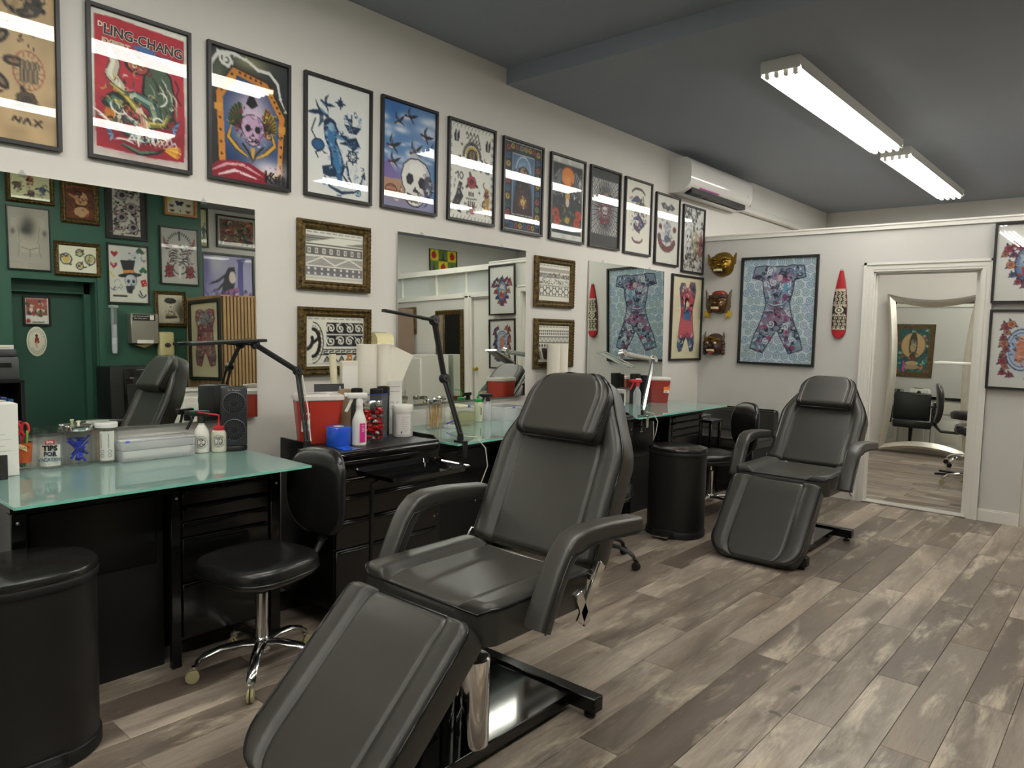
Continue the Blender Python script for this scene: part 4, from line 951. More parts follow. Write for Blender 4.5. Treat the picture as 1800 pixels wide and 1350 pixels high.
for i, (y, lab) in enumerate(((3.545, 'squeeze bottle with green cap and bent green spout on the second desk'),)):
    t = thing('wash_bottle', lab, 'bottle', (.115, y, ZC+.0005), R(80))
    MB().lathe([(.028, 0), (.030, .004), (.030, .11), (.026, .128), (.022, .132)], 24).build('body', mat('bottle_clearish', hx('c9cdb0'), .25), t)
    MB().lathe([(.025, .132), (.026, .134), (.026, .150), (.024, .152)], 24).build('cap', mat('cap_green', hx('1f9a4b'), .35), t)
    MB().tube([(0, 0, .152), (0, 0, .19), (0, -.006, .2), (-.004, -.02, .204), (-.01, -.07, .21)], [.0042, .0042, .0042, .0035, .002], 8).build('spout', mat('cap_green', hx('1f9a4b'), .35), t)
    MB().box(-.003, .003, -.0308, -.0300, .045, .095).build('print_mark', INK, t, 0)
t = thing('spray_bottle', 'small clear spray bottle with black trigger beside the green-capped bottle', 'bottle', (.125, 3.625, ZC+.0005), R(70))
MB().lathe([(.026, 0), (.028, .004), (.028, .095), (.014, .125), (.012, .132)], 24).build('body', MILKY, t)
trigger(t, .132, BLACKM, BLACKM, 1.0)
for i, (x, y, s_, lab) in enumerate(((.16, 3.755, 1., 'clear plastic storage bin on the second desk, half behind the front chair'), )):
    t = thing('plastic_bin', lab, 'bin', (x, y, ZC+.0005))
    b_ = rr(.085, .095, .015)
    shell([([(p*.9, q*.9) for p, q in b_], 0), (b_, .085), ([(p*1.03, q*1.03) for p, q in b_], .087), ([(p*1.03, q*1.03) for p, q in b_], .098)]).build('tub', MILKY, t, 40)
    MB().box(.087, .092, -.01, .012, .088, .097).build('latch', mat('blue_latch', hx('4a4ad0'), .4), t, 0)
# second cabinet
sheet_roll('white paper towel roll on the hidden cabinet, left of its pair', (.105, 4.365, 1.0555), .050, .30)
sheet_roll('white paper towel roll on the hidden cabinet, right of its pair', (.105, 4.468, 1.0555), .048, .30)
t = thing('storage_box', 'black storage box under the paper towel rolls on the hidden cabinet', 'box', (.125, 4.395, ZK))
MB().rbox(-.07, .07, -.105, .105, 0, .17, .006, 1).build('box', BLACKM, t, 40); MB().rbox(-.073, .073, -.108, .108, .17, .192, .004, 1).build('lid', BLACKM, t, 40)
t = thing('paper_cup_stack', 'stack of white paper cups beside the hidden sharps container', 'cups', (.42, 4.085, ZK))
for k in range(5): MB().lathe([(.022, .018*k), (.029, .018*k+.06), (.031, .018*k+.062), (.029, .018*k+.063), (.021, .018*k+.003)], 20).build('cup', WHITEP, t, 40)
# third desk
t = thing('wipes_canister', 'white wipes canister with blue wave label on the far desk', 'canister', (.40, 4.845, ZC+.0005))
MB().lathe([(.040, 0), (.042, .003), (.042, .15), (.040, .176), (.001, .177)], 28).build('tub', WHITEP, t, 40)
MB().grid(lambda u, v: (.0424*math.cos(-1.7+2.2*u), .0424*math.sin(-1.7+2.2*u), .012+(.052+.012*math.sin(6*u))*v), 16, 1).build('label', mat('label_blue', hx('3f86cf'), .5), t, 50)
tag(MB().rbox(-.035, .035, -.03, .03, 0, .155, .006, 1).build('black_box', BLACKM, None, 40), 'small black box beside the wipes canister on the far desk', 'box').location = (.45, 4.745, ZC+.0005)
t = thing('candy_jar', 'low glass jar of pink and red candies with glass lid on the far desk', 'jar', (.235, 5.07, ZC+.0005))
jar_body(.055, .135, t); MB().lathe([(.057, .136), (.057, .150), (.02, .158), (.012, .170), (.001, .172)], 24).build('lid', JARG, t, 40)
for k in range(26):
    a = cr_.uniform(0, 6.28); q = cr_.uniform(0, .042)
    MB().rbox(-.010, .010, -.006, .006, -.005, .005, .002, 1, T3(q*math.cos(a), q*math.sin(a), .014+.055*k/26) @ RZ(a) @ RX(a)).build('candy', (mat('candy_pink', hx('d98a90'), .3), CR)[k % 2], t, 0)
for i, (x, y, lab) in enumerate(((.215, 5.40, 'clear spray bottle with red trigger on the far desk'),)):
    t = thing('spray_bottle', lab, 'bottle', (x, y, ZC+.0005), R(50))
    MB().lathe([(.032, 0), (.034, .004), (.034, .105), (.028, .125), (.014, .150), (.013, .165)], 24).build('body', MILKY, t)
    trigger(t, .165, mat('cap_red', hx('c32a33'), .35), mat('cap_red', hx('c32a33'), .35), 1.15)
    MB().rbox(-.02, .034, -.012, .012, .200, .232, .008, 1).build('hood', WHITEP, t, 40)
for i, (x, y, h_) in enumerate(((.13, 5.50, .265), (.16, 5.60, .25))):
    t = thing('black_canister', ('black patterned canister behind the red-trigger bottle on the far desk', 'black patterned canister next to the sharps container on the far desk')[i], 'canister', (x, y, ZC+.0005), 0, 'black canisters on the far desk')
    MB().lathe([(.043, 0), (.045, .003), (.045, h_-.07)], 24).build('tub', mat('canister_skulls', hx('201f1f'), .4, var=.9, vscale=55), t, 40)
    MB().lathe([(.0455, h_-.07), (.0455, h_-.003), (.042, h_), (.001, h_)], 24).build('cap', BLACKM, t, 40)
# padded bench against the far wall
t = thing('padded_bench', 'low black padded bench against the wall behind the far stool', 'bench', (.46, 6.60, 0))
pad('seat_pad', .78, .24, .09, LEATHER, t, T3(-.39, 0, .42) @ RZ(-PI/2), bolster=0, groove=.8, r0=.04, r1=.04)
MB().rbox(-.39, .39, -.22, .22, .10, .42, .01, 1).build('plinth', BLACKM, t, 40)
pad('back_pad', .80, .13, .06, LEATHER, t, T3(-.40, .315, .62) @ Matrix(((0, 1, 0, 0), (0, 0, -1, 0), (-1, 0, 0, 0), (0, 0, 0, 1))), bolster=0, groove=.8, r0=.03, r1=.03)
for x in (-.33, .33):
    for y in (-.16, .16): MB().lathe([(.016, 0), (.022, .10)], 12, T3(x, y, 0)).build('leg', BLACKM, t)
t = thing('side_shelf', 'low black shelf with a clear tray beside the far desk', 'shelf', (.36, 6.24, 0))
MB().rbox(-.20, .20, -.11, .11, .655, .68, .004, 1).build('top', BLACK, t, 40)
for x in (-.18, .18):
    for y in (-.09, .09): MB().rbox(x-.012, x+.012, y-.012, y+.012, 0, .655, .002, 1).build('leg', BLACK, t, 40)
shell([(rr(.10, .07, .02), .6805), (rr(.11, .08, .02), .715)]).build('clear_tray', ACRYL, t, 40)
# ------------------------------------------------------------------ painted sheets: a small painter whose colours become point colours of a fine grid
def C3(h): return np.array([int(h[i:i+2], 16)/255 for i in (0, 2, 4)])
class Art:
    """x 0..1 across, y 0..A down the sheet; painted at twice the grid's resolution and averaged"""
    def __init__(s, nx, ny, bg='f0ece2', seed=1):
        s.nx, s.ny = nx, ny; s.W, s.H = nx*2, ny*2; s.A = ny/nx
        s.a = np.ones((s.H, s.W, 3))*C3(bg); s.r = random.Random(seed); s.clip = None; s.npr = np.random.RandomState(seed)
    def _put(s, yy, xx, c, al=1.):
        k = (yy >= 0) & (yy < s.H) & (xx >= 0) & (xx < s.W); yy, xx = yy[k], xx[k]
        if s.clip is not None: k = s.clip[yy, xx]; yy, xx = yy[k], xx[k]
        s.a[yy, xx] = c if al >= 1 else s.a[yy, xx]*(1-al)+c*al
    def pl(s, pts, w, c, al=1., taper=False, closed=False):
        p = np.array(pts, float)*s.W
        if closed: p = np.vstack([p, p[:1]])
        d = np.hypot(*(np.diff(p, axis=0).T)); L = np.concatenate([[0], np.cumsum(d)])
        if L[-1] < .5: return s
        n = max(2, int(L[-1]*1.3)); t = np.linspace(0, L[-1], n); q = np.stack([np.interp(t, L, p[:, 0]), np.interp(t, L, p[:, 1])], 1)
        rad = np.full(n, w*s.W/2) if not taper else w*s.W/2*np.clip(np.sin(np.pi*np.linspace(.08, .97, n)), .15, 1)
        R_ = int(math.ceil(rad.max())); c = C3(c) if isinstance(c, str) else c
        for dy in range(-R_, R_+1):
            for dx in range(-R_, R_+1):
                dd = math.hypot(dx, dy); k = rad+.35 >= dd
                if k.any(): s._put((q[k, 1]+dy).astype(int), (q[k, 0]+dx).astype(int), c, al)
        return s
    def poly(s, pts, c, al=1.):
        p = np.array(pts, float)*s.W; x0, y0 = np.floor(p.min(0)).astype(int); x1, y1 = np.ceil(p.max(0)).astype(int)
        x0, y0 = max(x0, 0), max(y0, 0); x1, y1 = min(x1, s.W-1), min(y1, s.H-1)
        if x1 < x0 or y1 < y0: return s
        Y, X = np.mgrid[y0:y1+1, x0:x1+1]; X = X+.5; Yc = Y+.5; ins = np.zeros(X.shape, bool); n = len(p)
        for i in range(n):
            (ax, ay), (bx, by) = p[i], p[(i+1) % n]
            if ay == by: continue
            k = ((ay > Yc) != (by > Yc)) & (X < (bx-ax)*(Yc-ay)/(by-ay)+ax); ins ^= k
        s._put(Y[ins], (X[ins]-.5).astype(int), C3(c) if isinstance(c, str) else c, al); return s
    def ell(s, x, y, rx, ry, c, al=1., rot=0., n=30, a0=0., a1=2*PI):
        cs, sn = math.cos(rot), math.sin(rot)
        return s.poly([(x+rx*math.cos(a)*cs-ry*math.sin(a)*sn, y+rx*math.cos(a)*sn+ry*math.sin(a)*cs) for a in [a0+(a1-a0)*k/n for k in range(n+1)]], c, al)
    def ring(s, x, y, rx, ry, w, c, a0=0., a1=2*PI, n=40, al=1., rot=0.):
        cs, sn = math.cos(rot), math.sin(rot)
        return s.pl([(x+rx*math.cos(a)*cs-ry*math.sin(a)*sn, y+rx*math.cos(a)*sn+ry*math.sin(a)*cs) for a in [a0+(a1-a0)*k/n for k in range(n+1)]], w, c, al)
    def rect(s, x0, y0, x1, y1, c, al=1.): return s.poly([(x0, y0), (x1, y0), (x1, y1), (x0, y1)], c, al)
    def wash(s, x, y, rx, ry, c, al=.6):
        Y, X = np.mgrid[0:s.H, 0:s.W]; g = al*np.exp(-(((X/s.W-x)/rx)**2+((Y/s.W-y)/ry)**2))[..., None]
        if s.clip is not None: g = g*s.clip[..., None]
        s.a = s.a*(1-g)+C3(c)*g; return s
    def grain(s, amt=.06, cells=12):
        m = s.npr.rand(int(cells*s.A)+2, cells+2); Y, X = np.mgrid[0:s.H, 0:s.W]
        fy = Y/s.H*(m.shape[0]-1.001); fx = X/s.W*(m.shape[1]-1.001); iy, ix = fy.astype(int), fx.astype(int); v, u = fy-iy, fx-ix
        z = m[iy, ix]*(1-u)*(1-v)+m[iy, ix+1]*u*(1-v)+m[iy+1, ix]*(1-u)*v+m[iy+1, ix+1]*u*v
        s.a = np.clip(s.a*(1+amt*(z-.5)*2)[..., None], 0, 1); return s
    def mask(s, pts):
        k = s.a.copy(); s.a[:] = 0; c = s.clip; s.clip = None; s.poly(pts, np.ones(3)); m = s.a[..., 0] > .5; s.a = k; s.clip = c; return m
    def spiral(s, x, y, r, turns, w, c, a0=0., d=1, al=1., r0=.05):
        n = int(16*turns)+4
        return s.pl([(x+r*(r0+(1-r0)*k/n)*math.cos(a0+d*2*PI*turns*k/n), y+r*(r0+(1-r0)*k/n)*math.sin(a0+d*2*PI*turns*k/n)) for k in range(n+1)], w, c, al)
    def scrib(s, box, n, cols, w, L, curl=5., al=1.):
        x0, y0, x1, y1 = box; r = s.r
        for k in range(n):
            x, y, a = r.uniform(x0, x1), r.uniform(y0, y1), r.uniform(0, 6.28); kr = r.uniform(-curl, curl)/L; ll = L*r.uniform(.4, 1.3); P = []; st = ll/14
            for i in range(15): P.append((x, y)); x += st*math.cos(a); y += st*math.sin(a); a += kr*st*(1+.12*i)
            s.pl(P, w*r.uniform(.5, 1.4), r.choice(cols), al, True)
        return s
    def rose(s, x, y, r, c, dk='3a1216', leaf='3f6a4a'):
        if leaf:
            for a in (.4, 2.5, 4.4):
                s.ell(x+r*1.15*math.cos(a), y+r*1.15*math.sin(a), r*.5, r*.24, leaf, rot=a); s.pl([(x+r*.8*math.cos(a), y+r*.8*math.sin(a)), (x+r*1.55*math.cos(a), y+r*1.55*math.sin(a))], r*.06, '1c1c1c')
        for k in range(7): a = 2*PI*k/7; s.ell(x+r*.55*math.cos(a), y+r*.55*math.sin(a), r*.5, r*.42, c, rot=a); s.ring(x+r*.55*math.cos(a), y+r*.55*math.sin(a), r*.5, r*.42, r*.08, dk, -1.2+a, 1.2+a, 12)
        s.ell(x, y, r*.5, r*.5, c); s.spiral(x, y, r*.5, 2.0, r*.10, dk); return s
    def skull(s, x, y, r, c='e9e4da', dk='1d1a1c', sh=None, jaw=True, rot=0.):
        def q(u, v): return (x+r*(u*math.cos(rot)-v*math.sin(rot)), y+r*(u*math.sin(rot)+v*math.cos(rot)))
        P = [(-.95, -.1), (-.85, -.65), (-.5, -1.0), (0, -1.12), (.5, -1.0), (.85, -.65), (.95, -.1), (.80, .35), (.62, .52), (.55, .95), (.3, 1.15), (0, 1.2), (-.3, 1.15), (-.55, .95), (-.62, .52), (-.80, .35)]
        s.poly([q(u*1.06, v*1.06) for u, v in P], dk); s.poly([q(u, v) for u, v in P], c)
        if sh: s.poly([q(u, v) for u, v in ((.3, -1.0), (.85, -.65), (.95, -.1), (.8, .35), (.55, .95), (.3, 1.15), (.5, .3), (.55, -.4))], sh, .6)
        for e in (-1, 1): s.poly([q(e*u, v) for u, v in ((.14, -.02), (.25, -.3), (.52, -.32), (.66, -.08), (.55, .2), (.3, .22))], dk)
        s.poly([q(0, .22), q(.15, .5), q(.04, .54), q(0, .46), q(-.04, .54), q(-.15, .5)], dk)
        for k in range(-4, 5): s.pl([q(k*.11, .70), q(k*.10, 1.02)], r*.035, dk)
        s.pl([q(-.5, .86), q(0, .90), q(.5, .86)], r*.05, dk); s.pl([q(-.5, .68), q(0, .72), q(.5, .68)], r*.03, dk); return s
    def bird(s, x, y, r, a=0., body='2c3440', belly='e6ddcf', red='b5352b'):
        def q(u, v): return (x+r*(u*math.cos(a)-v*math.sin(a)), y+r*(u*math.sin(a)+v*math.cos(a)))
        s.poly([q(-.1, 0), q(-.35, -.5), q(-.15, -1.15), q(-.05, -.6), q(.25, -.1)], body); s.poly([q(.0, 0), q(.5, -.45), q(1.2, -.75), q(.75, -.2), q(.3, .1)], body)
        s.poly([q(-.05, -.05), q(-.2, -.5), q(-.13, -.9), q(.1, -.2)], '5a6472'); s.ell(*q(.05, .12), r*.42, r*.17, body, rot=a); s.ell(*q(.0, .2), r*.30, r*.09, belly, rot=a)
        s.ell(*q(-.42, .12), r*.16, r*.15, body); s.ell(*q(-.40, .20), r*.10, r*.07, red); s.poly([q(-.55, .10), q(-.70, .16), q(-.53, .19)], '1b1b1b')
        s.poly([q(.4, .1), q(1.05, .30), q(.62, .18), q(1.0, .62), q(.38, .22)], body); return s
    def star(s, x, y, r0, r1, n, c, a0=0.):
        return s.poly([(x+(r0 if k % 2 else r1)*math.cos(a0+PI*k/n), y+(r0 if k % 2 else r1)*math.sin(a0+PI*k/n)) for k in range(2*n)], c)
    def wing(s, x, y, r, d, c, ln, n=8):
        for k in range(n):
            a = -PI/2+d*(.15+1.35*k/n); l = r*(1-.5*k/n); s.poly([(x, y), (x+l*math.cos(a-.1), y+l*math.sin(a-.1)), (x+l*1.06*math.cos(a+.02*d), y+l*1.06*math.sin(a+.02*d)), (x+l*math.cos(a+.12), y+l*math.sin(a+.12))], c)
            s.pl([(x, y), (x+l*math.cos(a), y+l*math.sin(a))], r*.03, ln)
        return s
    def points(s):
        b = s.a.reshape(s.ny, 2, s.nx, 2, 3).mean((1, 3)); return b
def ink_sheet(name, art, w, h, parent, y=0., m=None):
    """grid in the local XZ plane facing -Y, one point colour per painted cell"""
    b = art.points(); ny, nx = b.shape[:2]
    X = np.linspace(-w/2, w/2, nx); Z = np.linspace(h/2, -h/2, ny); co = np.zeros((ny, nx, 3), np.float32); co[..., 0] = X[None]; co[..., 1] = y; co[..., 2] = Z[:, None]
    i = (np.arange(ny-1)[:, None]*nx+np.arange(nx-1)[None]).ravel(); quads = np.stack([i, i+nx, i+nx+1, i+1], 1).astype(np.int32)
    me = bpy.data.meshes.new(name); me.vertices.add(nx*ny); me.vertices.foreach_set('co', co.ravel())
    me.loops.add(quads.size); me.loops.foreach_set('vertex_index', quads.ravel()); me.polygons.add(len(quads)); me.polygons.foreach_set('loop_start', np.arange(0, quads.size, 4, dtype=np.int32))
    me.update(calc_edges=True)
    lin_ = np.where(b <= .04045, b/12.92, ((b+.055)/1.055)**2.4); col = np.ones((ny*nx, 4), np.float32); col[:, :3] = lin_.reshape(-1, 3)
    at = me.attributes.new('ink', 'FLOAT_COLOR', 'POINT'); at.data.foreach_set('color', col.ravel())
    me.materials.append(m or PRINT); o = bpy.data.objects.new(name, me); COL.objects.link(o); o.parent = parent; return o
FRONT = {'left': (PI/2, 0), 'back': (0, 1), 'right': (-PI/2, 2)}
def picture(label, side, a, z, w, h, art, frame='black', fw=.018, d=.022, off=.004, cat='picture', name='framed_print', group=None, glass=True, lean=0., fm=None):
    """picture centred at coordinate a (along the wall) and height z"""
    rz = FRONT[side][0]
    loc = {'left': (off, a, z), 'back': (a, YB-off, z), 'right': (XR-off, a, z)}[side] if isinstance(off, float) else (*off, z)
    t = thing(name, label, cat, loc, rz, group)
    if lean: t.rotation_euler = (lean, 0, rz)
    fb = MB(); X, Zh = w/2, h/2
    if frame == 'gilt': prof = [(0, 0), (0, d*.55), (.006, d*.8), (fw*.28, d), (fw*.45, d*.72), (fw*.6, d*.66), (fw*.75, d*.8), (fw*.92, d*.55), (fw, d*.42), (fw, 0)]
    else: prof = [(0, 0), (0, d), (fw*.9, d), (fw, d*.85), (fw, 0)]
    rings = []
    for q, y in prof: rings.append([(-X+q, -y, -Zh+q), (X-q, -y, -Zh+q), (X-q, -y, Zh-q), (-X+q, -y, Zh-q)])
    vs_ = [p for r_ in rings for p in r_]; n = len(prof)
    fs = [(j*4+k, j*4+(k+1) % 4, (j+1)*4+(k+1) % 4, (j+1)*4+k) for j in range(n-1) for k in range(4)] + [((n-1)*4+k, (n-1)*4+(k+1) % 4, (k+1) % 4, k) for k in range(4)]
    fo = fb.add(vs_, fs).build('frame', fm or (GILT if frame == 'gilt' else BLACKF), t, 30)
    if frame == 'gilt':
        bd = MB()
        for i in range(int((2*X-.02)/.022)):
            for s in (-1, 1): bd.ball((-X+.02+i*.022, -d*.92, s*(Zh-fw*.28)), .008, .006, .006, 6, 4)
        for i in range(int((2*Zh-.02)/.022)):
            for s in (-1, 1): bd.ball((s*(X-fw*.28), -d*.92, -Zh+.02+i*.022), .006, .006, .008, 6, 4)
        b = bd.build('beading', GILT, fo, 60); b['kind'] = 'stuff'
    MB().box(-X+fw*.6, X-fw*.6, -.006, -.001, -Zh+fw*.6, Zh-fw*.6).build('backing', mat('backing_board', hx('cfc8ba'), .8), t, 0)
    ink_sheet('print', art, w-2*fw+.004, h-2*fw+.004, t, -.0075)
    if glass: MB().box(-X+fw*.7, X-fw*.7, -.0115, -.0095, -Zh+fw*.7, Zh-fw*.7).build('pane', GLASS, t, 0)
    return t
def oxy(P, x, y, s): return [(x+s*u, y+s*v) for u, v in P]

# ---- the row of twelve posters
def p_flash():
    A = Art(70, 104, 'c3a67e', 1); A.grain(.10, 9); A.wash(.5, .7, .5, .5, 'd0b58c', .5)
    A.ell(.33, .22, .20, .17, '3b3431'); A.poly([(.15, .3), (.05, .5), (.25, .45), (.35, .33)], '45403c'); A.scrib((.15, .1, .5, .4), 26, ['c3a67e', '6a5846', '2a2422'], .012, .2)
    A.ell(.72, .17, .17, .15, '4a443f'); A.ell(.66, .16, .08, .10, 'b99f78'); A.scrib((.6, .04, .92, .3), 22, ['2a2422', 'a58c68', '3b3431'], .012, .16, 9); A.ell(.64, .15, .018, .012, '1c1715'); A.ell(.71, .15, .018, .012, '1c1715')
    for k in range(9): A.ell(.70+.03*(k % 3)+.05*math.sin(k), .42+.035*k*.6, .008, .016, '3a1c1c')
    A.skull(.36, .72, .15, 'b7a080', '231c1a'); 
    for k in range(7): A.ell(.36+.28*math.cos(k*.9), .74+.26*math.sin(k*.9), .09, .05, '37302c', rot=k*.9); A.ell(.36+.28*math.cos(k*.9), .74+.26*math.sin(k*.9), .05, .02, '8d7a60', rot=k*.9)
    for k in range(16): a = 2*PI*k/16; A.pl([(.76+.09*math.cos(a), .80+.13*math.sin(a)), (.76+.135*math.cos(a), .80+.185*math.sin(a))], .008, '8f4136')
    A.ring(.76, .80, .13, .18, .008, '8f4136')
    for k in range(4): A.pl([(.70+.04*k, .90), (.70+.042*k, .80), (.715+.04*k, .72)], .026, '2a2422'); A.pl([(.70+.04*k, .90), (.70+.042*k, .80), (.715+.04*k, .72)], .010, 'a08a6c')
    A.rose(.74, 1.08, .085, '5c4c40', '1e1816', '3c352f'); A.pl([(.36, 1.14), (.54, 1.04)], .02, '5a3c20'); A.ring(.40, 1.03, .05, .04, .018, '5a3c20')
    A.pl([(.62, 1.29), (.64, 1.25), (.67, 1.3), (.69, 1.25)], .014, '2a2422'); A.pl([(.71, 1.3), (.74, 1.25), (.77, 1.3)], .014, '2a2422'); A.pl([(.80, 1.25), (.86, 1.31)], .014, '2a2422'); A.pl([(.86, 1.25), (.80, 1.31)], .014, '2a2422')
    A.wash(.05, .35, .12, .12, '6a3b5c', .7); A.rect(0, .30, .2, .33, 'b58a38', .8); A.skull(.1, 1.2, .09, 'b7a080', '231c1a'); return A
def p_dragon_red():
    A = Art(100, 146, 'eceae0', 2); r = A.r
    A.poly([(.045, .065), (.25, .05), (.5, .06), (.96, .075), (.955, .5), (.965, 1.0), (.95, 1.37), (.6, 1.385), (.05, 1.36), (.04, .8)], 'bb2638'); A.grain(.05, 20)
    A.wash(.5, 1.15, .5, .25, '5a1520', .75)
    A.poly([(.42, .27), (.55, .25), (.66, .28), (.64, .31), (.80, .305), (.93, .36), (.92, .40), (.76, .36), (.62, .365), (.60, .33), (.44, .31)], '3f6ea6'); A.pl([(.66, .305), (.92, .375)], .010, '1d2f52')
    # coiled dragon and robed figure
    def band(P, w, c, c2): A.pl(P, w+.02, '161414', 1, True); A.pl(P, w, c, 1, True); A.pl([(x-.015, y-.012) for x, y in P], w*.35, c2, 1, True)
    A.poly([(.60, .42), (.72, .38), (.82, .50), (.86, .70), (.84, .95), (.70, 1.0), (.56, .90), (.50, .72), (.52, .55)], '161414')
    A.poly([(.61, .44), (.71, .40), (.80, .51), (.84, .70), (.82, .93), (.70, .97), (.58, .88), (.53, .72), (.54, .56)], '4b5f4a')
    for k in range(16): x = .56+.26*r.random(); y = .46+.44*r.random(); A.pl([(x, y), (x+.05, y+.07), (x+.06, y+.17)], .012, r.choice(['232b22', '86967e', '2e3a2d', 'c9c8b4']), 1, True)
    A.ell(.46, .46, .13, .10, '1b1718'); A.ell(.47, .47, .10, .075, 'b0483c'); A.ell(.43, .47, .03, .03, 'e2c79a'); A.ell(.50, .47, .028, .028, 'e2c79a'); A.ell(.435, .47, .011, .011, '141414'); A.ell(.50, .47, .011, .011, '141414'); A.scrib((.35, .36, .6, .56), 16, ['6e1f1c', 'd88a5a', '1d1717'], .010, .12)
    band([(.18, .36), (.24, .50), (.20, .62), (.30, .72), (.26, .84)], .10, 'cfc6ae', 'f1ecda'); band([(.28, .84), (.44, .78), (.62, .84), (.66, .98), (.50, 1.08), (.34, 1.02)], .11, '3b5f5a', '8fb0a2')
    band([(.20, .72), (.34, .80), (.46, .92), (.58, 1.04), (.74, 1.02), (.80, .90)], .07, '7c7a3a', 'd9c25a'); band([(.24, 1.0), (.30, 1.14), (.50, 1.22), (.68, 1.18)], .06, '33484c', '8aa8a2')
    A.poly([(.16, .82), (.10, .92), (.18, .98), (.28, .98), (.36, .90), (.30, .80), (.22, .78)], '1d2422'); A.poly([(.14, .88), (.22, .82), (.32, .86), (.30, .93), (.2, .96)], '4c7266'); A.ell(.24, .87, .02, .016, 'e8d24a'); 
    for k in range(9): A.pl([(.16+.02*k, .95), (.12+.025*k, 1.05), (.15+.02*k, 1.12)], .014, r.choice(['d98a2a', 'e8b44a', '26343a']), 1, True)
    A.poly([(.44, .92), (.50, .88), (.56, 1.02), (.60, 1.18), (.52, 1.2), (.46, 1.08)], 'e6cdb6'); 
    for k in range(5): A.pl([(.45+.022*k, .95), (.48+.024*k, 1.18)], .008, r.choice(['b8604a', 'f2dcc6', 'cf9a7a']))
    for k in range(10): A.pl([(.36+.045*k, 1.25+.01*math.sin(k)), (.40+.05*k, 1.18-.02*(k % 3)), (.44+.05*k, 1.26)], .010, r.choice(['f3efe6', 'c9d2d8', 'e9e0d0']), 1, True)
    for k in range(18): a = -.6+1.6*k/18; A.pl([(.72, 1.27), (.80+.12*math.cos(a), 1.27+.10*math.sin(a))], .011, r.choice(['e2a83a', 'f0cf6a', 'c97a22']), 1, True)
    A.pl([(.30, 1.30), (.48, 1.36), (.66, 1.32), (.74, 1.27)], .045, '1d2422', 1, True); A.pl([(.30, 1.29), (.48, 1.35), (.66, 1.31)], .024, '5a7a66', 1, True)
    for x, y, f in ((.88, .98, 1), (.16, 1.16, -1)):
        for k in range(6): A.pl([(x-f*.05, y+.06), (x+f*(.03-.01*k), y-.05+.035*k)], .018, ('27507e', '6f9cc4')[k % 2], 1, True)
    A.scrib((.12, .56, .34, 1.1), 30, ['161414', 'e9e2d0', 'caa64a', '3a5a54'], .010, .12); A.scrib((.3, .7, .8, 1.2), 60, ['161414', '151516', 'e2d9c2', 'b28f3a', '2f4a46'], .008, .10)
    A.scrib((.1, .8, .9, 1.32), 14, ['f4f1ea'], .012, .22, 3); A.pl([(.86, .52), (.90, .60), (.87, .68), (.92, .76)], .012, '401018'); return A
